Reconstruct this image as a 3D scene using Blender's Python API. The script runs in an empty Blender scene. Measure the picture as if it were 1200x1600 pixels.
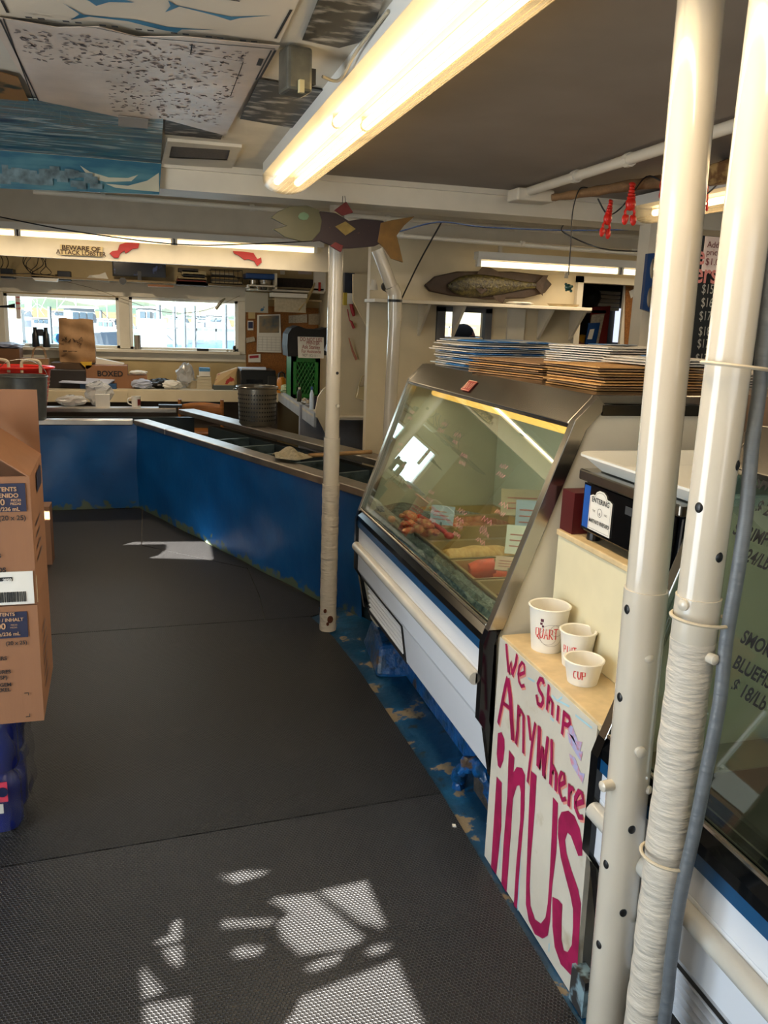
import bpy, bmesh, math, random
from mathutils import Vector, Matrix
from mathutils.geometry import tessellate_polygon
random.seed(7)
S = bpy.context.scene
C = S.collection
PI = math.pi
# ---------------------------------------------------------------- camera, world, sun, lights
yaw, pit, rol = math.radians(16.1), math.radians(13.0), math.radians(2.1)
F = Vector((math.sin(yaw)*math.cos(pit), math.cos(yaw)*math.cos(pit), -math.sin(pit)))
R0 = Vector((math.cos(yaw), -math.sin(yaw), 0)); U0 = R0.cross(F)
Rv = math.cos(rol)*R0 + math.sin(rol)*U0; Uv = -math.sin(rol)*R0 + math.cos(rol)*U0
cd = bpy.data.cameras.new('camera'); cam = bpy.data.objects.new('camera', cd); C.objects.link(cam)
cam.matrix_world = Matrix(((Rv.x, Uv.x, -F.x, 0), (Rv.y, Uv.y, -F.y, 0), (Rv.z, Uv.z, -F.z, 1.62), (0, 0, 0, 1)))
cd.sensor_fit = 'VERTICAL'; cd.sensor_height = 24; cd.lens = 24*1300/1600; cd.clip_start = .02; cd.clip_end = 900
S.camera = cam
S.view_settings.view_transform = 'Standard'; S.view_settings.look = 'None'
S.view_settings.gamma = 1; S.view_settings.exposure = 0.0
S.view_settings.use_curve_mapping = False

wd = bpy.data.worlds.new('sky'); S.world = wd; wd.use_nodes = True
nt = wd.node_tree; bg = nt.nodes['Background']
sky = nt.nodes.new('ShaderNodeTexSky'); sky.sky_type = 'NISHITA'; sky.sun_disc = False
sky.sun_elevation = math.radians(27); sky.sun_rotation = math.radians(180)
nt.links.new(sky.outputs[0], bg.inputs[0]); bg.inputs[1].default_value = 0.42

SUN = Vector((.7071, .7071, -.5)).normalized()
sl = bpy.data.lights.new('sun', 'SUN'); sl.energy = 85; sl.angle = math.radians(.25); sl.color = (1, .93, .84)
so = bpy.data.objects.new('sun', sl); C.objects.link(so); so.rotation_euler = SUN.to_track_quat('-Z', 'Y').to_euler()
so.location = (-6, -6, 4)

def area(name, loc, d, sx, sy, energy, color):
    l = bpy.data.lights.new(name, 'AREA'); l.shape = 'RECTANGLE'; l.size = sx; l.size_y = sy; l.energy = energy; l.color = color
    o = bpy.data.objects.new(name, l); C.objects.link(o); o.location = loc
    o.rotation_euler = Vector(d).to_track_quat('-Z', 'Z').to_euler()
    return o
# daylight through the openings of the room (all off frame)
area('daylight_side_door', (-2.28, .9, 1.1), (1, 0, -.05), 2.2, 1.9, 82, (.74, .87, 1))
area('daylight_front_door', (1.2, -1.98, 1.35), (0, 1, -.15), 2.2, 1.5, 24, (.86, .93, 1))
area('daylight_harbour_windows', (-.2, 9.62, 1.5), (0, -1, -.12), 2.4, .5, 22, (.78, .9, 1))

# ---------------------------------------------------------------- materials
def lin(h):
    h = h.lstrip('#'); v = [int(h[i:i+2], 16)/255 for i in (0, 2, 4)]
    return tuple([(c/12.92 if c <= .04045 else ((c+.055)/1.055)**2.4) for c in v] + [1])
MATS = {}
def mat(name, col, rough=.6, metal=0., var=.12, scale=8., bump=0., bscale=60., col2=None, thr=None, spec=.5, trans=0., emit=None, es=0., alpha=1., stretch=None, coat=0.):
    """Principled material; noise varies the colour by var, or mixes towards col2 (thr = wear threshold)."""
    if name in MATS: return MATS[name]
    m = bpy.data.materials.new(name); m.use_nodes = True; n = m.node_tree; b = n.nodes['Principled BSDF']
    b.inputs['Roughness'].default_value = rough; b.inputs['Metallic'].default_value = metal
    b.inputs['Specular IOR Level'].default_value = spec; b.inputs['Transmission Weight'].default_value = trans
    b.inputs['Alpha'].default_value = alpha; b.inputs['Coat Weight'].default_value = coat
    tc = n.nodes.new('ShaderNodeTexCoord'); src = tc.outputs['Object']
    if stretch:
        mp = n.nodes.new('ShaderNodeMapping'); mp.inputs['Scale'].default_value = stretch
        n.links.new(src, mp.inputs[0]); src = mp.outputs[0]
    nz = n.nodes.new('ShaderNodeTexNoise'); nz.inputs['Scale'].default_value = scale; nz.inputs['Detail'].default_value = 5
    n.links.new(src, nz.inputs['Vector'])
    cr = n.nodes.new('ShaderNodeValToRGB'); c = lin(col)
    if col2:
        t = thr or (.45, .6)
        cr.color_ramp.elements[0].position = t[0]; cr.color_ramp.elements[1].position = t[1]
        cr.color_ramp.elements[0].color = c; cr.color_ramp.elements[1].color = lin(col2)
    else:
        cr.color_ramp.elements[0].position = .3; cr.color_ramp.elements[1].position = .7
        cr.color_ramp.elements[0].color = tuple([max(0, x*(1-var)) for x in c[:3]]+[1])
        cr.color_ramp.elements[1].color = tuple([min(1, x*(1+var)) for x in c[:3]]+[1])
    n.links.new(nz.outputs[0], cr.inputs[0]); n.links.new(cr.outputs[0], b.inputs['Base Color'])
    if bump:
        n2 = n.nodes.new('ShaderNodeTexNoise'); n2.inputs['Scale'].default_value = bscale; n2.inputs['Detail'].default_value = 4
        n.links.new(src, n2.inputs['Vector'])
        bp = n.nodes.new('ShaderNodeBump'); bp.inputs['Strength'].default_value = bump; bp.inputs['Distance'].default_value = .01
        n.links.new(n2.outputs[0], bp.inputs['Height']); n.links.new(bp.outputs[0], b.inputs['Normal'])
    if emit:
        b.inputs['Emission Color'].default_value = lin(emit); b.inputs['Emission Strength'].default_value = es
    MATS[name] = m; return m

def wear(name, base, patches, rough=.5, bump=.15, bscale=30, bot=None, metal=0):
    """paint with layered worn patches; patches = [(colour, scale, lo, hi)], bot = (colour, z0, z1) wear creeping up from the floor"""
    m = mat(name, base, rough, metal, .1, 4, bump, bscale); n = m.node_tree; b = n.nodes['Principled BSDF']
    cur = b.inputs['Base Color'].links[0].from_socket
    tc = [x for x in n.nodes if x.type == 'TEX_COORD'][0]
    gm = n.nodes.new('ShaderNodeNewGeometry')
    for (c, sc, lo, hi) in patches:
        nz = n.nodes.new('ShaderNodeTexNoise'); nz.inputs['Scale'].default_value = sc; nz.inputs['Detail'].default_value = 8; nz.inputs['Roughness'].default_value = .62
        n.links.new(gm.outputs['Position'], nz.inputs['Vector'])
        mr = n.nodes.new('ShaderNodeMapRange'); mr.inputs[1].default_value = lo; mr.inputs[2].default_value = hi
        n.links.new(nz.outputs[0], mr.inputs[0])
        mx = n.nodes.new('ShaderNodeMix'); mx.data_type = 'RGBA'
        n.links.new(mr.outputs[0], mx.inputs[0]); n.links.new(cur, mx.inputs[6]); mx.inputs[7].default_value = lin(c); cur = mx.outputs[2]
    if bot:
        sp = n.nodes.new('ShaderNodeSeparateXYZ'); n.links.new(gm.outputs['Position'], sp.inputs[0])
        nz = n.nodes.new('ShaderNodeTexNoise'); nz.inputs['Scale'].default_value = 14; nz.inputs['Detail'].default_value = 7
        n.links.new(gm.outputs['Position'], nz.inputs['Vector'])
        ml = n.nodes.new('ShaderNodeMath'); ml.operation = 'MULTIPLY_ADD'; ml.inputs[1].default_value = -.28; n.links.new(nz.outputs[0], ml.inputs[0]); n.links.new(sp.outputs[2], ml.inputs[2])
        mr = n.nodes.new('ShaderNodeMapRange'); mr.inputs[1].default_value = bot[1]; mr.inputs[2].default_value = bot[2]; mr.inputs[3].default_value = 1; mr.inputs[4].default_value = 0
        n.links.new(ml.outputs[0], mr.inputs[0])
        mx = n.nodes.new('ShaderNodeMix'); mx.data_type = 'RGBA'
        n.links.new(mr.outputs[0], mx.inputs[0]); n.links.new(cur, mx.inputs[6]); mx.inputs[7].default_value = lin(bot[0]); cur = mx.outputs[2]
    n.links.new(cur, b.inputs['Base Color']); return m

def hexmat(name, col, cell, rough=.45, line='#2c2c2c'):
    m = mat(name, col, rough, 0, .25, 3); n = m.node_tree; b = n.nodes['Principled BSDF']
    gm = n.nodes.new('ShaderNodeNewGeometry')
    def V(op, a, bb=None):
        x = n.nodes.new('ShaderNodeVectorMath'); x.operation = op
        n.links.new(a, x.inputs[0])
        if bb is not None: x.inputs[1].default_value = bb
        return x
    p = V('MULTIPLY', gm.outputs['Position'], (1/cell, 1/(cell*1.732), 0))
    outs = []
    for off in ((0, 0, 0), (.5, .5, 0)):
        a = V('ADD', p.outputs[0], off); f = V('FRACTION', a.outputs[0]); s = V('SUBTRACT', f.outputs[0], (.5, .5, 0)); k = V('MULTIPLY', s.outputs[0], (1, 1.732, 0)); l = V('LENGTH', k.outputs[0]); outs.append(l.outputs['Value'])
    mn = n.nodes.new('ShaderNodeMath'); mn.operation = 'MINIMUM'; n.links.new(outs[0], mn.inputs[0]); n.links.new(outs[1], mn.inputs[1])
    mr = n.nodes.new('ShaderNodeMapRange'); mr.inputs[1].default_value = .34; mr.inputs[2].default_value = .5; n.links.new(mn.outputs[0], mr.inputs[0])
    bp = n.nodes.new('ShaderNodeBump'); bp.inputs['Strength'].default_value = .9; bp.inputs['Distance'].default_value = .004
    n.links.new(mr.outputs[0], bp.inputs['Height']); n.links.new(bp.outputs[0], b.inputs['Normal'])
    cur = b.inputs['Base Color'].links[0].from_socket
    mx = n.nodes.new('ShaderNodeMix'); mx.data_type = 'RGBA'; n.links.new(mr.outputs[0], mx.inputs[0]); n.links.new(cur, mx.inputs[6]); mx.inputs[7].default_value = lin(line)
    # footprint dust
    nz = n.nodes.new('ShaderNodeTexNoise'); nz.inputs['Scale'].default_value = 5; nz.inputs['Detail'].default_value = 9; n.links.new(gm.outputs['Position'], nz.inputs['Vector'])
    m2 = n.nodes.new('ShaderNodeMapRange'); m2.inputs[1].default_value = .6; m2.inputs[2].default_value = .85; m2.inputs[4].default_value = .25; n.links.new(nz.outputs[0], m2.inputs[0])
    mx2 = n.nodes.new('ShaderNodeMix'); mx2.data_type = 'RGBA'; n.links.new(m2.outputs[0], mx2.inputs[0]); n.links.new(mx.outputs[2], mx2.inputs[6]); mx2.inputs[7].default_value = lin('#4a4644')
    n.links.new(mx2.outputs[2], b.inputs['Base Color'])
    return m

# ---------------------------------------------------------------- mesh builder
class B:
    def __init__(s): s.v = []; s.f = []; s.M = Matrix()
    def add(s, vs, fs):
        o = len(s.v); s.v += [tuple(s.M @ Vector(p)) for p in vs]; s.f += [tuple(i+o for i in f) for f in fs]; return s
    def box(s, x0, x1, y0, y1, z0, z1):
        return s.hexa([(x0,y0,z0),(x1,y0,z0),(x1,y1,z0),(x0,y1,z0)], [(x0,y0,z1),(x1,y0,z1),(x1,y1,z1),(x0,y1,z1)])
    def hexa(s, bot, top):
        return s.add(list(bot)+list(top), [(3,2,1,0),(4,5,6,7),(0,1,5,4),(1,2,6,5),(2,3,7,6),(3,0,4,7)])
    def prism(s, pts, d):
        """planar polygon (3D pts) extruded by vector d"""
        n = len(pts); d = Vector(d); a = [Vector(p) for p in pts]; bb = [p+d for p in a]
        tr = tessellate_polygon([a])
        fs = [tuple(t) for t in tr] + [tuple(i+n for i in reversed(t)) for t in tr]
        fs += [(i, (i+1) % n, (i+1) % n+n, i+n) for i in range(n)]
        return s.add(a+bb, fs)
    def tube(s, path, r, n=10, cap=True, close=False):
        P = [Vector(p) for p in path]; rs = r if isinstance(r, (list, tuple)) else [r]*len(P)
        vs = []; fs = []; up = None
        for i, p in enumerate(P):
            t = (P[min(i+1, len(P)-1)] - P[max(i-1, 0)]).normalized()
            if up is None: up = Vector((0, 0, 1)) if abs(t.z) < .9 else Vector((1, 0, 0))
            a = t.cross(up).normalized(); b2 = a.cross(t).normalized(); up = b2
            vs += [p + rs[i]*(math.cos(2*PI*k/n)*a + math.sin(2*PI*k/n)*b2) for k in range(n)]
        for i in range(len(P)-1):
            fs += [(i*n+k, i*n+(k+1) % n, (i+1)*n+(k+1) % n, (i+1)*n+k) for k in range(n)]
        if cap: fs += [tuple(range(n)), tuple(range((len(P)-1)*n, len(P)*n))[::-1]]
        return s.add(vs, fs)
    def lathe(s, prof, c=(0, 0, 0), n=28, sx=1, sy=1):
        vs = []; fs = []
        for (r, z) in prof: vs += [(c[0]+sx*r*math.cos(2*PI*k/n), c[1]+sy*r*math.sin(2*PI*k/n), c[2]+z) for k in range(n)]
        for i in range(len(prof)-1): fs += [(i*n+k, i*n+(k+1) % n, (i+1)*n+(k+1) % n, (i+1)*n+k) for k in range(n)]
        if prof[0][0] > 0: fs.append(tuple(range(n))[::-1])
        if prof[-1][0] > 0: fs.append(tuple(range((len(prof)-1)*n, len(prof)*n)))
        return s.add(vs, fs)
    def ball(s, c, rx, ry=None, rz=None, n=12, m=8):
        ry = ry or rx; rz = rz or rx
        return s.lathe_e([(math.sin(PI*i/m), -math.cos(PI*i/m)) for i in range(m+1)], c, n, rx, ry, rz)
    def lathe_e(s, prof, c, n, rx, ry, rz):
        vs = []; fs = []
        for (r, z) in prof: vs += [(c[0]+rx*r*math.cos(2*PI*k/n), c[1]+ry*r*math.sin(2*PI*k/n), c[2]+rz*z) for k in range(n)]
        for i in range(len(prof)-1): fs += [(i*n+k, i*n+(k+1) % n, (i+1)*n+(k+1) % n, (i+1)*n+k) for k in range(n)]
        return s.add(vs, fs)
    def grid(s, fn, nu, nv):
        vs = [fn(i/nu, j/nv) for j in range(nv+1) for i in range(nu+1)]
        return s.add(vs, [(j*(nu+1)+i, j*(nu+1)+i+1, (j+1)*(nu+1)+i+1, (j+1)*(nu+1)+i) for j in range(nv) for i in range(nu)])
    def ribbon(s, pts, w, o, u, v, t=.0008):
        """stroke of width w along 2D pts in the plane o+u*x+v*y, raised by t along u x v"""
        o, u, v = Vector(o), Vector(u), Vector(v); nn = u.cross(v).normalized()*t
        P = [Vector(p) for p in pts]; L = []; Rr = []
        for i, p in enumerate(P):
            a = P[max(i-1, 0)]; b = P[min(i+1, len(P)-1)]; d = (b-a)
            d = d.normalized() if d.length else Vector((1, 0)); q = Vector((-d.y, d.x))*(w/2 if not isinstance(w, (list, tuple)) else w[i]/2)
            L.append(p+q); Rr.append(p-q)
        k = len(P); vs = [o+u*p.x+v*p.y+nn for p in L+Rr]
        return s.add(vs, [(i, i+1, i+1+k, i+k) for i in range(k-1)])
    def text(s, body, o, u, v, size, align='LEFT', t=.0008, bold=0, shear=0, wid=1):
        cu = bpy.data.curves.new('t', 'FONT'); cu.body = body; cu.size = size; cu.align_x = align; cu.offset = bold; cu.shear = shear
        ob = bpy.data.objects.new('t', cu); C.objects.link(ob); dg = bpy.context.evaluated_depsgraph_get()
        me = ob.evaluated_get(dg).to_mesh(); o, u, v = Vector(o), Vector(u).normalized(), Vector(v).normalized(); nn = u.cross(v)*t
        vs = [o+u*p.co.x*wid+v*p.co.y+nn for p in me.vertices]; fs = [tuple(p.vertices) for p in me.polygons]
        ob.evaluated_get(dg).to_mesh_clear(); bpy.data.objects.remove(ob); bpy.data.curves.remove(cu)
        return s.add(vs, fs)

def obj(name, b, m, parent=None, origin=None, smooth=False, bevel=0, sub=0, solid=0, label=None, cat=None, group=None, kind=None, nofix=False):
    me = bpy.data.meshes.new(name); off = Vector(origin) if origin is not None else (Vector(parent.location) if parent is not None and parent.parent is None else Vector((0, 0, 0)))
    if parent is not None and parent.parent is not None: off = Vector(parent.parent.location)
    elif parent is not None and parent.type == 'MESH': off = Vector(parent.location)
    me.from_pydata([tuple(Vector(p)-off) for p in b.v], [], b.f); me.update()
    if not nofix:
        bm = bmesh.new(); bm.from_mesh(me); bmesh.ops.recalc_face_normals(bm, faces=bm.faces[:]); bm.to_mesh(me); bm.free()
    if smooth:
        me.shade_smooth() if hasattr(me, 'shade_smooth') else None
        try: me.set_sharp_from_angle(angle=math.radians(40))
        except Exception: pass
    o = bpy.data.objects.new(name, me); C.objects.link(o); me.materials.append(m)
    if parent is not None: o.parent = parent
    else: o.location = off
    if solid: md = o.modifiers.new('solid', 'SOLIDIFY'); md.thickness = solid; md.offset = 0
    if bevel: md = o.modifiers.new('bevel', 'BEVEL'); md.width = bevel; md.segments = 2; md.limit_method = 'ANGLE'; md.angle_limit = math.radians(35)
    if sub: md = o.modifiers.new('sub', 'SUBSURF'); md.levels = sub; md.render_levels = sub
    if label: o['label'] = label
    if cat: o['category'] = cat
    if group: o['group'] = group
    if kind: o['kind'] = kind
    return o
def thing(name, loc, label, cat, group=None, rot=0):
    o = bpy.data.objects.new(name, None); C.objects.link(o); o.location = loc; o.rotation_euler = (0, 0, rot); o.empty_display_size = .05
    o['label'] = label; o['category'] = cat
    if group: o['group'] = group
    return o
def one(name, b, m, loc, label, cat, **k): return obj(name, b, m, origin=loc, label=label, cat=cat, **k)
def struct(name, b, m, **k): return obj(name, b, m, kind='structure', **k)
def dup(r, loc, rot=None, label=None, scale=None):
    c = r.copy(); C.objects.link(c); c.location = loc
    if rot is not None: c.rotation_euler = rot if hasattr(rot, '__len__') else (0, 0, rot)
    if scale is not None: c.scale = (scale,)*3 if not hasattr(scale, '__len__') else scale
    if label: c['label'] = label
    for ch in list(r.children):
        k = ch.copy(); C.objects.link(k); k.parent = c
        for g in list(ch.children):
            q = g.copy(); C.objects.link(q); q.parent = k
    return c
def T(x, y, z, rz=0, rx=0, ry=0): return Matrix.Translation((x, y, z)) @ Matrix.Rotation(rz, 4, 'Z') @ Matrix.Rotation(ry, 4, 'Y') @ Matrix.Rotation(rx, 4, 'X')
def crumple(b, amp):
    r = random.Random(len(b.v)); b.v = [tuple(c+r.uniform(-amp, amp) for c in p) for p in b.v]; return b
def rnd(a, b): return random.uniform(a, b)

# palette
cream = mat('cream_paint', '#cdbfa0', .5, var=.05, bump=.08, bscale=12)
offwhite = mat('off_white_paint', '#d2cab8', .5, var=.05, bump=.06, bscale=14)
ceilw = mat('ceiling_white_paint', '#c4bcab', .6, var=.08, bump=.12, bscale=5)
ceilg = mat('ceiling_grey_paint', '#8b8075', .7, var=.1, scale=3, bump=.08, bscale=5)
white = mat('white_enamel', '#dddbd3', .3, var=.03, scale=3)
gloss = mat('glossy_white_pipe_paint', '#c6beae', .16, var=.05, scale=6, bump=.10, bscale=18, coat=.5)
wrapm = mat('painted_cloth_wrap', '#c4bbac', .5, var=.06, scale=10, bump=.8, bscale=30, stretch=(.6, .6, 2.6))
steel = mat('stainless_steel', '#b5b1a8', .22, 1, .12, 3, bump=.04, bscale=8)
steelb = mat('brushed_steel_rail', '#a9a299', .38, 1, .2, 6, bump=.1, bscale=40)
dsteel = mat('dark_polished_steel', '#55524c', .16, 1, .2, 4)
blackp = mat('black_plastic', '#0d0d0e', .4)
blackg = mat('black_gloss_trim', '#08090b', .12)
darkm = mat('dark_grey_metal', '#2b2a28', .5, .3)
kraft = mat('kraft_paper', '#957350', .75, var=.1, scale=20, bump=.1, bscale=40)
card = mat('corrugated_cardboard', '#8a6042', .8, var=.06, scale=12, bump=.05, bscale=120, stretch=(1, 1, .1))
cork = mat('cork_board', '#8a5a2c', .9, var=.3, scale=120)
paper = mat('white_paper', '#d9d6cd', .7, var=.05)
paperd = mat('grey_printed_paper', '#a9a08f', .7, var=.25, scale=60)
news = mat('newsprint', '#bab5ab', .8, var=.25, scale=70)
ink = mat('black_ink', '#1a1918', .6)
inkbl = mat('navy_print', '#20233c', .6)
redp = mat('magenta_sign_paint', '#a01a4e', .45, var=.15, scale=20, col2='#8d1543')
marker = mat('red_marker', '#d0302c', .6)
blackmk = mat('black_marker', '#15171a', .4)
pinkmk = mat('pink_glass_marker', '#d58c92', .6)
chalk = mat('pale_chalk', '#a9a9a4', .9)
pinkc = mat('pink_chalk', '#c27c78', .9)
redpl = mat('red_plastic', '#d4281c', .3)
lobred = mat('lobster_red_paint', '#a01c1e', .5)
bluepl = mat('blue_plastic', '#16407c', .35)
wood = mat('varnished_wood', '#8f5a2a', .45, var=.3, scale=8, stretch=(1, 1, 6))
darkw = mat('dark_carved_wood', '#33210f', .55, var=.3, scale=12, bump=.3, bscale=40)
tan = mat('beige_shelf_laminate', '#cbb48a', .5, var=.12, scale=25)
concr = mat('concrete', '#5b5852', .8, var=.3, scale=9, bump=.3)
tube_em2 = mat('rear_fluorescent_tube', '#fff2d8', .5, emit='#ffe3b2', es=2.6)
tube_em = mat('lit_fluorescent_tube', '#fff2d8', .5, emit='#ffe3b2', es=6)
glass = mat('window_glass', '#ffffff', .02, trans=1., var=0); glass.node_tree.nodes['Principled BSDF'].inputs['IOR'].default_value = 1.05
bagp = mat('clear_plastic_film', '#e6e8ea', .18, trans=.75, var=.05, bump=.6, bscale=25)
bagp.node_tree.nodes['Principled BSDF'].inputs['IOR'].default_value = 1.15
def thin(name, tint, ior, gain, rough=0., diff=0., dif='ShaderNodeBsdfDiffuse', dcol='#c9ccd0'):
    m = bpy.data.materials.new(name); m.use_nodes = True; n = m.node_tree; n.nodes.clear()
    out = n.nodes.new('ShaderNodeOutputMaterial'); tr = n.nodes.new('ShaderNodeBsdfTransparent'); gl = n.nodes.new('ShaderNodeBsdfGlossy')
    tr.inputs[0].default_value = lin(tint); gl.inputs['Roughness'].default_value = rough
    fr = n.nodes.new('ShaderNodeFresnel'); gq = n.nodes.new('ShaderNodeNewGeometry'); mi = n.nodes.new('ShaderNodeMix'); mi.inputs[2].default_value = ior; mi.inputs[3].default_value = 1/ior
    n.links.new(gq.outputs['Backfacing'], mi.inputs[0]); n.links.new(mi.outputs[0], fr.inputs[0])
    ml = n.nodes.new('ShaderNodeMath'); ml.operation = 'MULTIPLY'; ml.use_clamp = True; ml.inputs[1].default_value = gain; n.links.new(fr.outputs[0], ml.inputs[0])
    mx = n.nodes.new('ShaderNodeMixShader'); n.links.new(ml.outputs[0], mx.inputs[0]); n.links.new(tr.outputs[0], mx.inputs[1]); n.links.new(gl.outputs[0], mx.inputs[2])
    last = mx
    if diff:
        nz = n.nodes.new('ShaderNodeTexNoise'); nz.inputs['Scale'].default_value = 30; bp = n.nodes.new('ShaderNodeBump'); bp.inputs['Strength'].default_value = .8; n.links.new(nz.outputs[0], bp.inputs['Height']); n.links.new(bp.outputs[0], gl.inputs['Normal'])
        df = n.nodes.new(dif); df.inputs[0].default_value = lin(dcol); m2 = n.nodes.new('ShaderNodeMixShader'); m2.inputs[0].default_value = diff
        n.links.new(mx.outputs[0], m2.inputs[1]); n.links.new(df.outputs[0], m2.inputs[2]); last = m2
    n.links.new(last.outputs[0], out.inputs[0]); return m
pane = thin('display_glass', '#e6f0ea', 1.5, 1.7)
winglass = thin('window_pane_glass', '#eef4f4', 1.5, 1.2)
film = thin('plastic_film', '#f2f2f2', 1.5, 1.6, .15, .38)
film2 = thin('shrink_film', '#f4f4f4', 1.5, .9, .12, .03)
lens = thin('fixture_lens', '#fff6e4', 1.5, 1.0, .2, .2, 'ShaderNodeBsdfTranslucent', '#fff4e0')

# ================================================================ room shell
ZC = 2.25
struct('floor', B().box(-2.6, 5, -2.6, 10, -.06, -.012), concr)
# left wall: holes shaped to throw the sun patches on the floor, and an open side door
def back(p):                                        # along the sun to the left wall
    t = (p[0]+2.3)/SUN.x
    return (p[1]-SUN.y*t, -SUN.z*t)
holes = [
 [(.157,2.206),(.19,2.19),(.235,2.20),(.321,2.177),(.26,2.16),(.214,2.149)],
 [(.295,2.059),(.423,2.052),(.526,1.845),(.47,1.825),(.347,1.832),(.31,1.90),(.305,1.965),(.345,1.985),(.33,2.02)],
 [(.438,2.06),(.587,2.072),(.593,1.871),(.53,1.91)],
 [(.155,2.004),(.299,1.975),(.295,1.955),(.16,1.975)],
 [(.17,1.886),(.21,1.893),(.26,1.875),(.25,1.855),(.19,1.855)],
 [(.346,1.785),(.40,1.80),(.458,1.805),(.44,1.78),(.37,1.765)],
 [(.511,1.805),(.55,1.815),(.59,1.805),(.57,1.79),(.53,1.785)],
 [(.32,1.69),(.585,1.753),(.594,1.4),(.22,1.4),(.25,1.52),(.29,1.58),(.267,1.62),(.30,1.65)],
 [(-.055,1.893),(.003,1.784),(-.047,1.775)], [(-.047,1.755),(.061,1.75),(.06,1.5),(-.04,1.5)],
 [(.028,2.03),(.051,2.03),(.051,1.95),(.0,1.95),(-.023,1.965),(.02,1.975)], [(0,1.935),(.05,1.93),(.05,1.85),(.02,1.88)],
 [(-.45,6.15),(-.36,6.07),(.41,5.98),(.40,5.50),(-.02,5.61),(.05,5.68),(.10,5.82),(.10,5.95),(-.3,5.98)],
]
hp = [[back(p) for p in h] for h in holes]
def wall_with_holes(pts, hs, mk, th):
    b = B(); loops = [[Vector((p[0], p[1], 0)) for p in l] for l in [pts]+hs]
    flat = [p for l in loops for p in l]; tr = tessellate_polygon(loops)
    n = len(flat); a = [mk(p.x, p.y, 0) for p in flat]; c = [mk(p.x, p.y, th) for p in flat]
    fs = [tuple(t) for t in tr] + [tuple(i+n for i in reversed(t)) for t in tr]; k = 0
    for l in loops:
        m = len(l); fs += [(k+i, k+(i+1) % m, k+(i+1) % m+n, k+i+n) for i in range(m)]; k += m
    return b.add(a+c, fs)
struct('wall_front', wall_with_holes([(-2.4, -.02), (4.6, -.02), (4.6, 2.6), (-2.4, 2.6)], [[(.75, .62), (2.3, .62), (2.3, 2.1), (.75, 2.1)]], lambda x, z, t: (x, -2.0-t, z), .05), offwhite)
rect = lambda a, b, c, d: [(a, c), (b, c), (b, d), (a, d)]
struct('wall_left', wall_with_holes([(-2.1, -.02), (9.6, -.02), (9.6, 2.6), (-2.1, 2.6)], [rect(-.10, 2.05, .12, 2.1)]+hp, lambda y, z, t: (-2.3-t, y, z), .004), offwhite)
struct('sun_blocker_front', B().box(-3.6, 9, -7, -6, -.1, 5.4), offwhite)  # added unseen block, keeps the sun out of the front door opening
struct('sun_blocker_side', B().box(-4.2, -4.0, -1.86, .45, -.1, 3.5), offwhite)  # added unseen block, stops direct sun entering by the side door
struct('outside_ground', B().box(-30, 30, -30, 9.7, -.16, -.07), concr)
# harbour wall with two windows
WY = 9.5
w1 = (-1.385, -.262, 1.222, 1.748); w2 = (-.158, .985, 1.216, 1.76)
struct('wall_back', wall_with_holes([(-2.4, -.02), (2.0, -.02), (2.0, 2.6), (-2.4, 2.6)], [rect(*w1), rect(*w2)], lambda x, z, t: (x, WY+t, z), .1), mat('yellowed_wall', '#b8a377', .6, var=.1, scale=4))
struct('wall_side', B().box(1.9, 1.96, 5.64, 9.6, -.02, 2.6), cream)
# right back wall, with pass-through window and store-room opening
RY = 5.6
struct('wall_right_back', wall_with_holes([(1.46, -.02), (4.6, -.02), (4.6, 2.6), (1.46, 2.6)], [rect(1.995, 2.30, 1.52, 1.695), rect(3.03, 3.62, .4, 1.93)], lambda x, z, t: (x, RY+t, z), .07), cream)
struct('wall_right', B().box(4.55, 4.6, -2.1, 6.8, -.02, 2.6), offwhite)
struct('ceiling', B().add([(-2.4,-2.1,ZC),(.6,-2.1,ZC),(.6,4.0,ZC),(-2.4,4.0,ZC),(-2.4,-2.1,ZC+.05),(.6,-2.1,ZC+.05),(.6,4.0,ZC+.05),(-2.4,4.0,ZC+.05)], [(3,2,1,0),(4,5,6,7),(0,1,5,4),(1,2,6,5),(2,3,7,6),(3,0,4,7)]), ceilw)
struct('ceiling_panel_grey', B().box(.6, 4.6, -2.1, 4.0, ZC, ZC+.05), ceilg)
struct('ceiling_rear', B().box(-2.4, 1.96, 4.0, 9.6, 2.46, 2.5).box(1.96, 4.6, 4.0, 5.67, 2.46, 2.5).box(2.9, 4.6, 5.67, 6.8, 2.3, 2.34), ceilw)
struct('trim_1', B().box(-2.4, 4.6, 3.96, 4.2, 2.14, 2.34).box(-2.4, 4.6, 3.94, 3.97, 2.225, 2.25), offwhite)           # main beam
struct('trim_2', B().box(-2.4, 1.88, 6.98, 7.04, 1.985, 2.46), offwhite)                                               # lamp valance
struct('trim_3', B().box(-2.4, 4.6, 4.6, 4.7, 2.27, 2.46).box(1.2, 4.6, 5.2, 5.3, 2.14, 2.46), offwhite)
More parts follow.
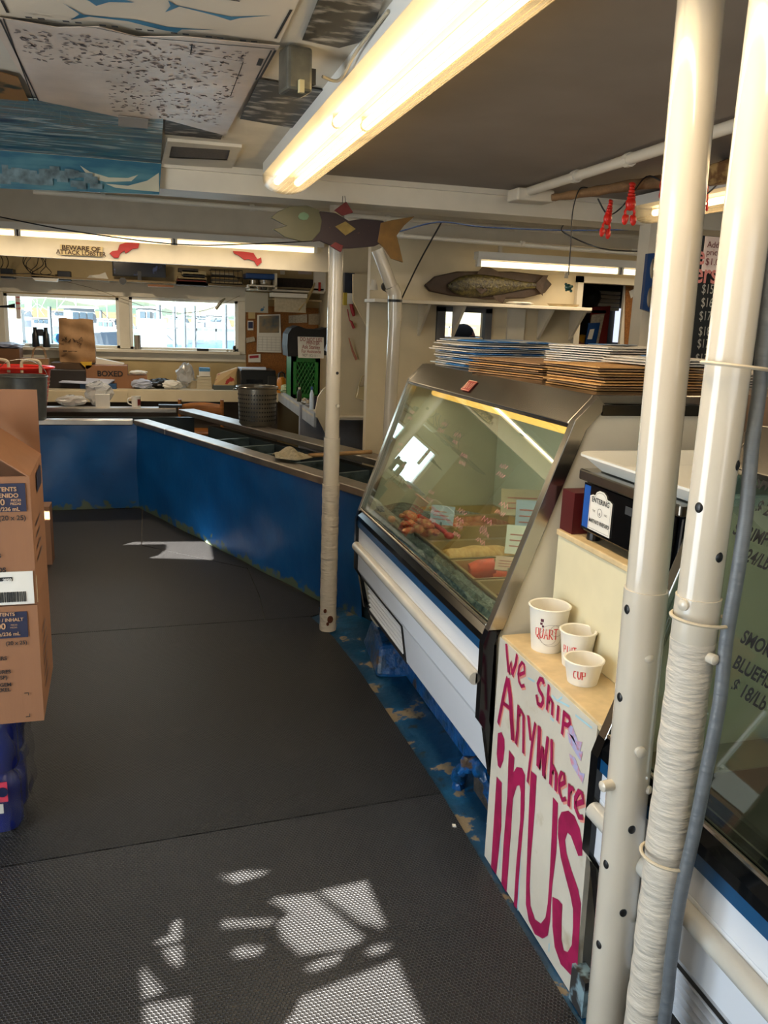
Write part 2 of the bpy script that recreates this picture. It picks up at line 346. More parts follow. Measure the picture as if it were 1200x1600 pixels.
# window trim
for i, (a, b_, c, d) in enumerate((w1, w2)):
    w = B()
    t = .045
    w.box(a, a+t*.7, WY-.0, WY+.06, c, d); w.box(b_-t*.7, b_, WY, WY+.06, c, d); w.box(a, b_, WY, WY+.06, c, c+t*.6); w.box(a, b_, WY, WY+.06, d-t*.6, d)
    wf = obj('window_%d' % (i+1), w, white, kind='structure', origin=(a, WY, c))
    obj('glass_pane', B().box(a, b_, WY+.03, WY+.034, c, d), winglass, wf)
struct('trim_4', B().box(-1.6, 1.07, WY-.025, WY, 1.762, 1.905).box(-.262, -.158, WY-.02, WY-.001, 1.222, 1.76).box(.985, 1.065, WY-.022, WY-.001, 1.19, 1.761).box(-1.6, -1.385, WY-.022, WY-.001, 1.19, 1.761)
       .box(-1.6, 1.07, WY-.024, WY-.002, 1.105, 1.183), offwhite, bevel=.003)
struct('window_sill', B().box(-1.6, 1.0, WY-.09, WY+.03, 1.185, 1.218), offwhite, bevel=.004)
# top shelf over the windows
struct('trim_5', B().box(-1.9, 1.88, WY-.30, WY, 1.905, 1.925), mat('shelf_edge', '#7c6a4a', .6))

# partition and bracket on the right of the desk
struct('trim_6', B().box(1.40, 1.87, 6.5, 6.56, .86, 2.4).box(1.84, 1.9, 5.68, 6.56, -.02, 2.46), cream)
struct('trim_7', B().prism([(1.511, 6.3, 1.946), (1.75, 6.3, 1.958), (1.773, 6.3, 1.329), (1.517, 6.3, 1.751)], (0, .03, 0)), cream)
struct('trim_8', B().box(1.30, 1.9, 7.3, 7.36, -.02, .86), mat('blue_white_wall', '#8a8e9a', .6))
struct('trim_9', B().box(-2.3, 1.4, 9.30, 9.33, -.02, .80), mat('kick_wall_grey', '#6b6158', .7))

# ================================================================ rubber mats
rub = hexmat('rubber_mat_hex', '#19191a', .0105, .40, '#404040')
rub2 = hexmat('rubber_mat_ribbed', '#0d0d0e', .0105, .5)
G = 'black rubber mats covering the floor'
one('rubber_floor_mat', B().prism([(-2.2,-1.2,-.012),(1.0,-1.2,-.012),(.952,1.47,-.012),(.962,2.47,-.012),(-.28,2.385,-.012),(-2.2,2.25,-.012)], (0,0,.012)), rub, (0,1,-.012), 'black honeycomb rubber mat in the foreground with the patches of sunlight', 'floor mat', group=G)
one('rubber_floor_mat', B().prism([(-2.2,2.262,-.012),(-.28,2.392,-.012),(.962,2.478,-.012),(.945,3.1,-.012),(.93,3.6,-.012),(.90,4.0,-.012),(.84,4.31,-.012),(-.53,4.275,-.012),(-2.2,4.23,-.012)], (0,0,.011)), rub2, (0,3.3,-.012), 'black ribbed rubber mat in the middle, from the carton stack to the far pipe', 'floor mat', group=G)
one('rubber_floor_mat', B().prism([(-2.2,4.24,-.012),(-.53,4.283,-.012),(.585,4.31,-.012),(.605,4.72,-.012),(.60,5.27,-.012),(-.07,5.94,-.012),(-.072,7.12,-.012),(-2.2,7.12,-.012)], (0,0,.011)), rub2, (-.3,5.5,-.012), 'far black rubber mat below the blue counter with the thin strip of sunlight', 'floor mat', group=G)
one('rubber_floor_mat', B().prism([(.59,4.31,-.012),(.84,4.32,-.012),(1.0,4.38,-.012),(-.06,7.08,-.012),(-.064,5.95,-.012),(.606,5.28,-.012),(.611,4.72,-.012)], (0,0,.01)), rub2, (.4,5,-.012), 'narrow black rubber mat running along the foot of the blue counter', 'floor mat', group=G)
one('paper_scrap', B().prism([(.93,2.27,.0012),(.941,2.265,.0012),(.944,2.28,.0012),(.933,2.284,.0012)], (0,0,.003)), paper, (.94,2.27,.0012), 'tiny white paper scrap on the black mat near the curb', 'scrap')

# worn blue concrete curb under the display case
bw = wear('worn_blue_floor_paint', '#0a3a5a', [('#0f5580', 3.0, .5, .62), ('#7d7059', 6.0, .565, .59), ('#1c262c', 10, .6, .66)], .4, .5, 22)
def curb(u, v):
    y = 1.2+3.25*v; xe = .93 if y < 3.6 else .93-.07*(y-3.6)/.6
    x = xe + u*(2.0-xe)
    return (x, y, -.0118 + .026*min(1, u*5) + .004*math.sin(9*y+5*u)*min(1, u*6))
one('concrete_curb', B().grid(curb, 40, 90), bw, (1.3, 2.8, 0), 'worn blue painted concrete ledge between the black mats and the display case', 'ledge', smooth=True, nofix=False)
bw2 = wear('bright_blue_chipped_paint', '#0a4d88', [('#4a3c32', 9, .56, .6), ('#073658', 14, .5, .6)], .3, .9, 26)
fb = B().hexa([(.985,3.45,.0),(1.16,3.40,.0),(1.2,3.86,.0),(1.03,3.88,.0)], [(1.01,3.50,.14),(1.17,3.46,.16),(1.19,3.84,.16),(1.06,3.84,.14)])
one('concrete_block', fb, bw2, (1.08, 3.6, 0), 'chipped bright blue block under the louvred end of the display case', 'block', bevel=.02)
b = B(); arc = [(1.035,2.50,-.012),(1.03,2.48,.06),(1.035,2.43,.125),(1.04,2.37,.16),(1.045,2.30,.17),(1.05,2.245,.13),(1.055,2.21,.06),(1.06,2.19,-.01)]
def sm_(P, n):
    P = [Vector(p) for p in P]; return [P[i].lerp(P[i+1], k/n) for i in range(len(P)-1) for k in range(n)]+[P[-1]]
b.tube(sm_(arc, 4), [.024+.006*math.sin(i*2.3)+.004*math.sin(i*5.1) for i in range(29)], 12); crumple(b, .003)
one('drain_pipe', b, bw2, (1.04, 2.35, 0), 'lumpy blue painted pipe arch on the ledge beside the shipping sign', 'pipe', smooth=True)
one('rough_stone', crumple(B().box(1.08, 1.2, 2.24, 2.46, 0, .13), .012), mat('dark_stone', '#3a332c', .9, var=.4, scale=20, bump=1), (1.1, 2.35, 0), 'dark rough lump inside the blue pipe arch', 'stone')

# ================================================================ blue lobster tank counter
bluep = wear('blue_tank_paint', '#084a84', [('#0b5694', 2.2, .45, .65), ('#0a3a5c', 18, .68, .74)], .33, .35, 9, bot=('#54604c', -.125, -.10))
A0 = Vector((-.09, 7.16, 0)); A1 = Vector((1.10, 4.18, 0)); dd = (A1-A0).normalized(); nn = Vector((-dd.y, dd.x, 0)); nn = nn if nn.x > 0 else -nn
tk = thing('lobster_tank', (.3, 6.2, 0), 'blue painted L-shaped holding tank counter with stainless steel rails', 'tank')
def slab(b, p, q, w0, w1, z0, z1, n_=None):
    n_ = n_ or nn
    b.hexa([p+n_*w0+Vector((0,0,z0)), q+n_*w0+Vector((0,0,z0)), q+n_*w1+Vector((0,0,z0)), p+n_*w1+Vector((0,0,z0))],
           [p+n_*w0+Vector((0,0,z1)), q+n_*w0+Vector((0,0,z1)), q+n_*w1+Vector((0,0,z1)), p+n_*w1+Vector((0,0,z1))])
b = B(); N = 40
def wallfn(u, v):
    p = A0+(A1-A0)*u; w = .012*math.sin(7*u+3*v)*math.sin(3*v)+.006*math.sin(31*u)*math.cos(9*v)
    p = p - nn*w; return (p.x, p.y, -.005+.715*v)
b.grid(wallfn, 60, 16)
obj('front_wall', b, bluep, tk, smooth=True)
obj('side_wall', B().grid(lambda u, v: (-2.29+2.2*u, 7.16-.01*math.sin(11*u+4*v)-.007*math.sin(29*u)*math.sin(6*v), -.005+.715*v), 60, 16), bluep, tk, smooth=True)
b = B(); slab(b, A0+dd*.0, A1, .02, .10, 0, .70); slab(b, A0, A1, .64, .72, 0, .66); b.box(-2.29, -.09, 7.18, 7.26, 0, .70).box(-2.29, .42, 8.0, 8.08, 0, .66); slab(b, A1-dd*.02, A1+dd*.06, .02, .72, 0, .66)
obj('inner_wall', b, mat('tank_wall_dark', '#1d2a2e', .5), tk)
b = B(); slab(b, A0+dd*.02, A1, .06, .68, .30, .34); b.box(-2.29, .3, 7.2, 8.04, .3, .34)
obj('tank_bed', b, mat('dark_water', '#0a1011', .08), tk)
def rail(b, p, q, w0, w1): slab(b, p, q, w0, w1, .698, .742)
b = B(); rail(b, A0-dd*.02, A0+dd*.62, -.02, .105); obj('front_rail', b, steelb, tk, bevel=.006)
b = B(); rail(b, A0+dd*.625, A1+dd*.02, -.02, .105); obj('front_rail', b, steelb, tk, bevel=.006)
obj('side_rail', B().box(-2.29, -.12, 7.14, 7.26, .698, .742), steelb, tk, bevel=.006)
b = B(); rail(b, A0+dd*-.62+nn*.02, A1+dd*.05, .62, .78); obj('back_rail', b, steelb, tk, bevel=.006)
obj('back_rail', B().box(-2.29, .26, 8.02, 8.16, .70, .745), steelb, tk, bevel=.006)
fr = mat('tank_divider', '#4f6064', .6, var=.3, scale=14, col2='#1d2c20', thr=(.45, .7))
for t in (.72, 1.12, 1.5, 1.9, 2.35, 2.8):
    b = B(); p = A0+dd*t; b.hexa([p+nn*.08+Vector((0,0,.33)), p+nn*.66+Vector((0,0,.33)), p+nn*.66+dd*.03+Vector((0,0,.33)), p+nn*.08+dd*.03+Vector((0,0,.33))],
        [p+nn*.08+Vector((0,0,.655)), p+nn*.66+Vector((0,0,.655)), p+nn*.66+dd*.03+Vector((0,0,.655)), p+nn*.08+dd*.03+Vector((0,0,.655))])
    obj('divider', b, fr, tk)
# net lying on the rail
nt_ = thing('dip_net', (0.923, 5.136, 0.75), 'dip net with a wooden handle lying across the steel tank rail', 'net')
h0 = Vector((0.977, 5.142, 0.765)); h1 = Vector((1.424, 5.292, 0.762))
obj('handle', B().tube([h0, h0.lerp(h1,.5), h1], .014, 10), mat('net_handle_wood', '#a98455', .6), nt_, smooth=True)
hb = B()
q0 = Vector((0.755, 5.146, 0.75)); q1 = Vector((0.988, 5.132, 0.75))
hb.grid(lambda u, v: tuple(q0.lerp(q1, u) + Vector((0, (v-.5)*(.10+.17*math.sin(PI*min(u*.9+.08, 1)))+.01*math.sin(9*u), .012+.045*math.sin(PI*v)*(1+.4*math.sin(13*u+4*v))*math.sin(PI*min(1, .1+u))))), 24, 14)
obj('net_bag', hb, mat('net_cloth', '#b7aa8c', .9, var=.2, scale=60, bump=.8, bscale=70), nt_, smooth=True, solid=.004)
# ================================================================ poles
def pole(loc_, r, label, segs, lean=0):
    t = thing('support_pole', loc_, label, 'pole', 'white painted pipe columns')
    for nm, z0, z1, rr, m in segs:
        b = B(); n = 24; x, y = loc_[0], loc_[1]
        if m is wrapm:
            k = int((z1-z0)/.02)+1
            b.tube([(x, y, z0+(z1-z0)*i/k) for i in range(k+1)], [rr*(1+.02*math.sin(i*1.9)+.015*math.sin(i*.7)) for i in range(k+1)], n)
        else: b.lathe([(0, z0), (rr, z0), (rr, z1), (0, z1)], (x, y, 0), n)
        b.v = [(q[0]+lean*(ZC-q[2]), q[1], q[2]) for q in b.v]
        obj(nm, b, m, t, smooth=True)
    return t
p0 = pole((.895, 4.10, 0), .036, 'far white pipe column with cloth wrapped foot, beside the steel tank rail end', [('pipe', 1.02, 2.14, .036, gloss), ('sleeve', .78, 1.03, .041, gloss), ('cloth_wrap', 0, .79, .044, wrapm)])
b = B()
for (px_, r_) in (((0.897, 4.055, 0.071), .016), ((0.869, 4.056, 0.119), .009), ((0.884, 4.056, 0.046), .008)):
    b.ball(px_, r_, .006, r_*1.3)
obj('rust_stain', b, mat('rust', '#5a2c17', .9, var=.4, scale=90), p0)
obj('bolt_hole', B().ball((0.907, 4.066, 1.355), .008, .004, .008), blackp, p0)
b = B(); c0 = Vector((0.91, 4.06, 1.195)); b.tube([c0, c0+Vector((0,-.014,0))], .009, 6); obj('bolt', b, gloss, p0)

P1 = (.872, 1.30); P2 = (.868, 1.115)
LEAN = .020
def sidept(P, r, ang, z): return Vector((P[0]+r*math.sin(ang)+(LEAN*(ZC-z) if P is P1 else 0), P[1]-r*math.cos(ang), z))
p1 = pole((P1[0], P1[1], 0), .044, 'near white pipe column with round holes, directly right of the shipping sign', [('pipe', 1.14, ZC, .0375, gloss), ('sleeve', 0, 1.145, .041, gloss)], LEAN)
p2 = pole((P2[0], P2[1], 0), .045, 'near white pipe column with cloth wrapping, strapped to a grey conduit', [('pipe', 1.19, ZC, .0345, gloss), ('sleeve', 1.11, 1.195, .0372, gloss), ('cloth_wrap', .0, 1.12, .0365, wrapm)])
def hole(P, r, ang, z, par, s=.0085, nm='bolt_hole'):
    c = sidept(P, r-.001, ang, z); b = B(); b.M = Matrix.Translation(c) @ Matrix.Rotation(ang, 4, 'Z'); b.ball((0, 0, 0), s, .0035, s*1.25); obj(nm, b, blackp, par)
def bolt(P, r, ang, z, par, s=.011, L=.018):
    c = sidept(P, r-.004, ang, z); d = Vector((math.sin(ang), -math.cos(ang), 0)); b = B(); b.tube([c, c+d*L, c+d*(L+.003)], [s, s*.95, s*.5], 12); obj('bolt', b, gloss, par, smooth=True)
SPH1 = ((-84,1.108),(-82,.93),(-12,.66),(-78,.565),(-14,.47),(-78,.375))
SPB1 = ((-8,1.02,.010,.003),(-10,.83,.0115,.010),(-84,.742,.0115,.026),(35,.74,.009,.008))
SPH2 = ((32,1.418),(-67,1.348),(5,1.27))
SPB2 = ((-72,1.185,.010,.008),(12,1.10,.0095,.016))
for a_, z_ in SPH1: hole(P1, .041, math.radians(a_), z_, p1, .0078)
for a_, z_, s_, l_ in SPB1: bolt(P1, .041, math.radians(a_), z_, p1, s_, l_)
for a_, z_ in SPH2: hole(P2, .0345, math.radians(a_), z_, p2, .0072)
for a_, z_, s_, l_ in SPB2: bolt(P2, .037, math.radians(a_), z_, p2, s_, l_)
# conduit strapped to the second pole
def smoothpath(P, n=6):
    P = [Vector(p) for p in P]; out = []
    for i in range(len(P)-1):
        a, b, c, d = P[max(i-1,0)], P[i], P[i+1], P[min(i+2,len(P)-1)]
        for k in range(n):
            t = k/n; out.append(.5*((2*b)+(-a+c)*t+(2*a-5*b+4*c-d)*t*t+(-a+3*b-3*c+d)*t**3))
    return out+[P[-1]]
CP = [(0.892, 1.1, 2.07), (0.914, 1.1, 1.641), (0.919, 1.1, 1.544), (0.911, 1.09, 1.445), (0.909, 1.08, 1.344), (0.9, 1.07, 1.241), (0.896, 1.07, 1.133), (0.891, 1.06, 1.025), (0.884, 1.06, 0.91), (0.876, 1.06, 0.79), (0.865, 1.06, 0.667), (0.863, 1.06, 0.537), (0.866, 1.06, 0.401)]
CP = [(CP[0][0], 1.10, ZC)]+list(CP[1:])+[(CP[-1][0]-.012, 1.06, -.001)]
cond = thing('electrical_conduit', (CP[-1][0], 1.06, 0), 'flexible grey electrical conduit running down the right side of the wrapped pole', 'conduit')
obj('conduit_tube', B().tube(smoothpath(CP, 6), .0112, 16), mat('grey_pvc', '#5f6468', .45, var=.12, scale=5, bump=.3, bscale=14, stretch=(.1, .1, 6)), cond, smooth=True)
for q, rw in (((0.867, 1.11, 1.57), .050), ((0.866, 1.1, 1.159), .050), ((0.857, 1.09, 0.716), .044)):
    b = B(); ring = [(q[0]+.004+rw*math.cos(t), 1.105+.043*math.sin(t), q[2]-.004*math.cos(t)) for t in [2*PI*i/28 for i in range(29)]]
    b.tube(ring, .0032, 6, cap=False); obj('cable_tie', b, mat('tie_plastic', '#b8ad97', .5), cond, smooth=True)

# ================================================================ display cases
PR = [(.98, .27), (.962, .42), (.942, .45), (.940, .70), (.955, .745), (1.17, 1.345), (1.245, 1.42), (1.70, 1.42), (1.70, .27)]
casew = mat('case_white_panel', '#d8dbe0', .25, var=.03, scale=2)
casei = mat('case_interior_white', '#c9cbbd', .4, var=.06)
sidep = mat('case_side_cream', '#c5bfad', .45, var=.05)
bluest = mat('blue_trim_stripe', '#14466e', .25, var=.1)
def case(y0, y1, name, label, louvre=False, lamp=True, watts=3.2):
    """front faces -x; y0 near end, y1 far end"""
    t = thing(name, (1.2, (y0+y1)/2, .25), label, 'display case')
    def pr(b, pts, a, c): return b.prism([(p[0], a, p[1]) for p in pts], (0, c-a, 0))
    # lower body panels
    yl = y1-.72 if louvre else y1
    b = B(); pr(b, [(.965,.42),(.945,.455),(.945,.60),(.96,.60)], y0+.03, y1-.03); pr(b, [(.958,.60),(.945,.60),(.945,.665),(.958,.665)], y0+.03, y1-.03)
    obj('front_panel', b, casew, t, bevel=.002)
    b = B(); pr(b, [(1.0,.262),(.985,.27),(.962,.425),(.98,.43)], y0+.03, yl)
    obj('lower_panel', b, casew, t)
    b = B(); b.tube([(.934, y0+.05, .572), (.934, y1-.03, .572)], .021, 14); b.box(.934, .95, y0+.05, y1-.03, .556, .588)
    obj('bump_rail', b, mat('clear_bumper', '#b9b6ac', .25, var=.06), t, smooth=True)
    b = B(); pr(b, [(.958,.665),(.938,.668),(.938,.70),(.955,.712)], y0+.03, y1-.02); obj('blue_stripe', b, bluest, t)
    b = B(); pr(b, [(.958,.712),(.936,.70),(.938,.722),(.955,.745),(.975,.745)], y0+.03, y1-.02); obj('glass_sill', b, blackg, t)
    b = B(); b.tube([(.952, y0+.03, .75), (.952, y1-.03, .75)], .0065, 8); obj('sill_trim', b, steel, t, smooth=True)
    if louvre:
        b = B(); pr(b, [(.985,.268),(.962,.425),(.972,.425),(.995,.268)], yl, yl+.035); pr(b, [(.985,.262),(.98,.285),(1.0,.285),(1.0,.262)], yl, y1-.1); pr(b, [(.965,.41),(.96,.43),(.98,.43),(.98,.41)], yl, y1)
        obj('louvre_frame', b, darkm, t)
        b = B()
        for i in range(6):
            z = .290+i*.0225; x = .990-.0026*i
            b.hexa([(x-.012,yl+.035,z),(x+.01,yl+.035,z+.008),(x+.01,y1-.14,z+.008),(x-.012,y1-.14,z)], [(x-.012,yl+.035,z+.004),(x+.01,yl+.035,z+.017),(x+.01,y1-.14,z+.017),(x-.012,y1-.14,z+.004)])
        obj('louvre', b, casew, t)
        b = B(); pr(b, [(1.02,.20),(.972,.42),(1.0,.42),(1.04,.2)], y1-.14, y1-.02); obj('corner_panel', b, sidep, t)
    # end frames and side panels
    for nm, yy, s in (('near', y0, 1), ('far', y1, -1)):
        ya, yb = (yy, yy+.03) if s == 1 else (yy-.03, yy)
        b = B()
        pr(b, [(.985,.26),(.955,.42),(.932,.455),(.930,.70),(.945,.745),(.985,.745),(.965,.70),(.965,.455),(.975,.42),(1.01,.26)], ya, yb)
        obj('end_trim', b, blackg, t)
        b = B(); pr(b, [(.943,.74),(1.165,1.36),(1.235,1.43),(1.262,1.40),(1.205,1.335),(.99,.74)], ya, yb); obj('end_frame', b, steel, t, bevel=.002)
        b = B(); pr(b, [(1.205,1.335),(1.25,1.405),(1.70,1.405),(1.70,.27),(1.0,.27),(.98,.74)], ya+.008, yb-.008); obj('side_panel', b, sidep, t)
        b = B(); b.box(1.25, 1.70, ya-.002, yb+.002, 1.375, 1.405); obj('side_strip', b, dsteel, t)
    # hood
    b = B(); pr(b, [(1.165,1.335),(1.158,1.35),(1.235,1.432),(1.71,1.432),(1.71,1.40),(1.25,1.405),(1.19,1.34)], y0+.0305, y1-.0305); obj('hood', b, steel, t, bevel=.003)
    # glass
    b = B(); pr(b, [(.962,.755),(1.172,1.343),(1.176,1.342),(.966,.754)], y0+.03, y1-.03); obj('front_glass', b, pane, t)
    # interior
    b = B(); b.box(.972, 1.64, y0+.03, y1-.03, .685, .70); b.hexa([(.97,y0+.03,.70),(.975,y0+.03,.70),(.975,y1-.03,.70),(.97,y1-.03,.70)],[(.955,y0+.03,.745),(.97,y0+.03,.745),(.97,y1-.03,.745),(.955,y1-.03,.745)]); obj('deck', b, steel, t)
    b = B(); b.box(1.62, 1.66, y0+.03, y1-.03, .28, 1.40); obj('back_panel', b, casei, t)
    b = B(); b.box(1.0, 1.66, y0+.035, y1-.03, .27, .30); obj('base_panel', b, darkm, t)
    if lamp:
        lm = obj('inner_lamp', B().box(1.24, 1.30, y0+.06, y1-.06, 1.318, 1.345), steel, t)
        obj('lamp_tube', B().tube([(1.27, y0+.08, 1.302), (1.27, y1-.08, 1.302)], .014, 10), mat('case_lamp_tube', '#ffcf7a', .5, emit='#ffb85a', es=2.2), lm, smooth=True)
    l = bpy.data.lights.new('case_light', 'AREA'); l.shape = 'RECTANGLE'; l.size = .04; l.size_y = (y1-y0)*.9; l.energy = watts; l.color = (1, .86, .62)
    o = bpy.data.objects.new('case_light', l); C.objects.link(o); o.parent = t; o.location = (.07, 0, 1.034)
    return t
dc = case(2.12, 3.72, 'display_case', 'glass fronted refrigerated display case of fish with a stainless hood, paper bags on top', louvre=True)
b = B(); q = (1.2, 2.976, 1.385); b.M = Matrix()
c_ = Vector((1.190, 3.0, 1.382)); u_ = Vector((0,-1,0)); v_ = Vector((.69,0,.72)).normalized()
lg = B(); 
for P_ in ([(-.042,-.026),(.042,-.026),(.042,.026),(-.042,.026)],): lg.add([tuple(c_+u_*x+v_*y+Vector((-.004,0,.004))) for x, y in P_], [(0,1,2,3)])
sg = obj('maker_badge', lg, mat('badge_red', '#8c1f1c', .4), dc)
k = B(); k.ribbon([(-.033,.014),(-.028,-.015),(-.018,-.015),(-.016,.014),(.0,-.015),(.01,.014),(.021,-.015),(.032,.016)], .006, c_+Vector((-.005,0,.005)), u_, v_, .001)
k.ribbon([(-.039,-.023),(.039,-.023),(.039,.023),(-.039,.023),(-.039,-.023)], .003, c_+Vector((-.005,0,.005)), u_, v_, .001)
obj('badge_lettering', k, mat('badge_gold', '#e0b9a0', .4), sg)
# pink marker scribbles on the glass (illegible in the photo)
GP = Vector((.9595, 0, .756)); gv = Vector((.21, 0, .588)).normalized()
def scrib(b, y, s, n, amp, seed, ln=.06):
    r = random.Random(seed); pts = []
    for i in range(n): pts.append((-ln/2+ln*i/(n-1)+r.uniform(-.003,.003), amp*(1 if i % 2 else -1)*r.uniform(.5, 1)))
    b.ribbon(pts, .0022, GP+Vector((0, y, 0))+gv*s, (0,-1,0), gv, .0015)
b = B(); sd = 0
for (y, s) in ((3.52,.50),(3.5,.35),(3.1,.50),(2.92,.48),(2.78,.42),(2.45,.44),(2.35,.33),(3.2,.24),(2.95,.24),(2.85,.18),(2.62,.24),(2.6,.19),(2.42,.26),(2.4,.22),(3.35,.3)):
    for k in range(2): scrib(b, y+rnd(-.01,.01), s-.028*k, random.randint(7, 11), .009, sd, rnd(.05,.08)); sd += 1
obj('marker_writing', b, pinkmk, dc)

# trays and fish in the display case
brass = mat('warm_steel_pan', '#b79b6a', .3, .6, var=.1)
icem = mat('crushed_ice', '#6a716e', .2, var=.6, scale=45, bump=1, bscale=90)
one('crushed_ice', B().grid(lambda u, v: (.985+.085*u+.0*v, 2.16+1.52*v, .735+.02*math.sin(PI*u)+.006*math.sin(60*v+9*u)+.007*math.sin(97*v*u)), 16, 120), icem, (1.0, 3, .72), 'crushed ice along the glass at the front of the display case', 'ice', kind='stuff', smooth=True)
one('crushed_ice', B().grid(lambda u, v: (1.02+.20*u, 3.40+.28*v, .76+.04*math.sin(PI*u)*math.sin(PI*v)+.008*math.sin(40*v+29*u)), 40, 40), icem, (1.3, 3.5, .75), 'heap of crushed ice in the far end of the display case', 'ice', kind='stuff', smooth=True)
def pan(y, w, label):
    t = thing('fish_pan', (1.37, y, .735), label, 'pan', 'metal fish pans in the display case')
    x0, x1, z0, z1 = 1.075, 1.60, .703, .762
    def R_(a, z): return [(x0+a, y-w/2+a, z), (x1-a, y-w/2+a, z), (x1-a, y+w/2-a, z), (x0+a, y+w/2-a, z)]
    L = [R_(.02, z0), R_(.0, z1), R_(-.012, z1+.002), R_(-.012, z1-.004), R_(.004, z1-.004)] 
    inner = [R_(.003, z1), R_(.022, z0+.004)]
    b = B(); b.hexa(R_(.02, z0), R_(.02, z0+.003))
    def ringf(A, Bq): b.add(A+Bq, [(i, (i+1) % 4, (i+1) % 4+4, i+4) for i in range(4)])
    ringf(R_(.02, z0), R_(0, z1)); ringf(R_(0, z1), R_(-.012, z1+.001)); ringf(R_(-.012, z1+.001), R_(-.012, z1-.006)); 
    obj('tray', b, brass, t, nofix=True); return t
def fillet(x0, x1, y, w, h, col, col2, label, z=.742, bow=0, cat='fish fillet', name='fish_fillet'):
    b = B(); n = 26
    def f(u, v):
        x = x0+(x1-x0)*u; k = math.sin(PI*min(1, u*.9+.1))**.5*(1-.45*u); a = (v-.5)*2
        return (x, y+a*w/2*k+bow*math.sin(PI*u), z+h*(1-a*a)**.5*k*(1+.06*math.sin(30*u)+.05*math.sin(17*u+5*a)) + .006)
    b.grid(f, n, 10)
    return one(name, b, mat('flesh_'+col[1:], col, .35, col2=col2, thr=(.35, .65), scale=30, stretch=(3, 1, 1), bump=.3, bscale=60), ((x0+x1)/2, y, z), label, cat, smooth=True, solid=.004)
spots = [(2.245,.15),(2.435,.165),(2.66,.21),(2.92,.23),(3.155,.19),(3.36,.18),(3.56,.17)]
labs = ['nearest metal fish pan in the display case, mostly hidden by the end frame','metal fish pan in the display case holding a pale peach fillet, before the salmon','metal fish pan in the display case holding the bright orange salmon','metal fish pan in the display case just beyond the salmon pan','fifth metal fish pan from the scale end, left empty in the middle of the case','metal fish pan in the display case with the reddish pink fillets','farthest metal fish pan in the display case, with the silvery fish']
for (y, w), l in zip(spots, labs): pan(y, w, l)
fillet(1.11,1.57,2.43,.12,.045,'#b87e58','#d6a87e','pale peach fillet in the pan just before the salmon',z=.71)
fillet(1.17,1.59,2.66,.17,.07,'#f04400','#ff6a14','large bright orange salmon side with striped flesh',z=.715)
b = B(); b.tube([(1.10,2.67,.75),(1.13,2.665,.757),(1.185,2.66,.76)], [.028,.036,.038], 16)
one('salmon_roll', b, mat('dark_salmon', '#d8400c', .35, var=.3, scale=30), (1.18,2.62,.715), 'rolled dark orange salmon piece in front of the salmon side', 'fish fillet', smooth=True)
fillet(1.10,1.58,2.95,.15,.05,'#c4904c','#e4b878','pale golden fillet in the pan beyond the salmon',z=.71)
fillet(1.22,1.58,3.32,.14,.055,'#a8583e','#c98c6c','reddish pink fillet in the pan before the silvery fish',z=.71)
fillet(1.30,1.59,3.40,.07,.06,'#a45638','#c08866','narrow dark pink fillet with ridged flesh leaning on the reddish one',z=.715)
fillet(1.15,1.55,3.53,.08,.05,'#7d8078','#aab0ad','silvery whole fish in the farthest pan',z=.712,cat='fish',name='whole_fish')
fillet(1.22,1.55,3.60,.05,.045,'#6d7068','#9aa09d','thin silvery fish lying behind the other silvery fish',z=.712,cat='fish',name='whole_fish')
b = B(); random.seed(3)
for i in range(26):
    x, y = rnd(1.0, 1.14), rnd(3.08, 3.40); b.ball((x, y, .775+rnd(0,.03)), rnd(.014,.03), rnd(.012,.024), rnd(.01,.02), 8, 6)
one('lobster_meat', b, mat('pink_shellfish', '#b5553c', .5, col2='#d39a6a', scale=60, bump=.5, bscale=90), (1.08,3.25,.74), 'heap of orange pink shellfish meat on the ice behind the glass', 'shellfish', smooth=True, kind='stuff')
b = B(); b.tube(smoothpath([(1.10,3.28,.81),(1.13,3.20,.80),(1.15,3.12,.79),(1.15,3.04,.785)]), [.010]*19, 8); b.ball((1.15,3.03,.787), .02, .028, .014)
one('tongs', b, mat('tongs_red', '#b8342a', .3), (1.2,2.9,.79), 'red handled tongs lying across the pans beside the shellfish', 'tongs', smooth=True)
def pcard(x, y, z, rz, tilt, sx, sy, label, writing, m=None):
    t = thing('price_card', (x, y, z), label, 'price card', 'price cards in the display case')
    b = B(); b.M = T(x, y, z, rz, tilt); b.box(-sx/2, sx/2, -.002, .002, 0, sy)
    obj('card', b, m or paper, t)
    b = B(); b.M = T(x, y, z, rz, tilt)
    for k in range(3): b.box(-sx*.38, sx*(.38-.1*k), -.0035, -.0022, sy*(.25+.2*k), sy*(.29+.2*k))
    obj('printed_line', b, mat('card_red', '#b7605c', .6), t)
    b = B(); b.M = T(x, y, z-.0, rz, tilt); b.box(-.004, .004, -.004, .004, -.03, .01); obj('clip', b, steel, t)
lb = mat('card_pale_blue', '#a3b4c8', .6)
pcard(1.30, 2.68, .80, -.5, -.5, .12, .11, 'bright white price card with red lines leaning over the salmon', 1)
pcard(1.20, 2.56, .78, -.5, -.9, .10, .06, 'small translucent price card lying at the front of the salmon', 1, mat('card_tan', '#c9a48e', .5))
pcard(1.42, 2.86, .84, -.4, -.35, .12, .12, 'tall pale price card standing behind the white card', 1, lb)
pcard(1.16, 3.16, .80, -.6, -.4, .10, .08, 'small blue grey price card by the tongs', 1, lb)
pcard(1.50, 3.06, .85, -.3, -.3, .22, .11, 'wide cream price card at the back of the display case', 1, mat('card_cream', '#bfae94', .6))
one('plastic_tub', B().lathe([(.0,0),(.055,0),(.065,.07),(.068,.072),(.063,.072),(.053,.004),(0,.004)], (1.55,2.72,.80), 24), film, (1.55,2.72,.80), 'clear plastic tub standing at the back of the display case', 'tub', smooth=True)

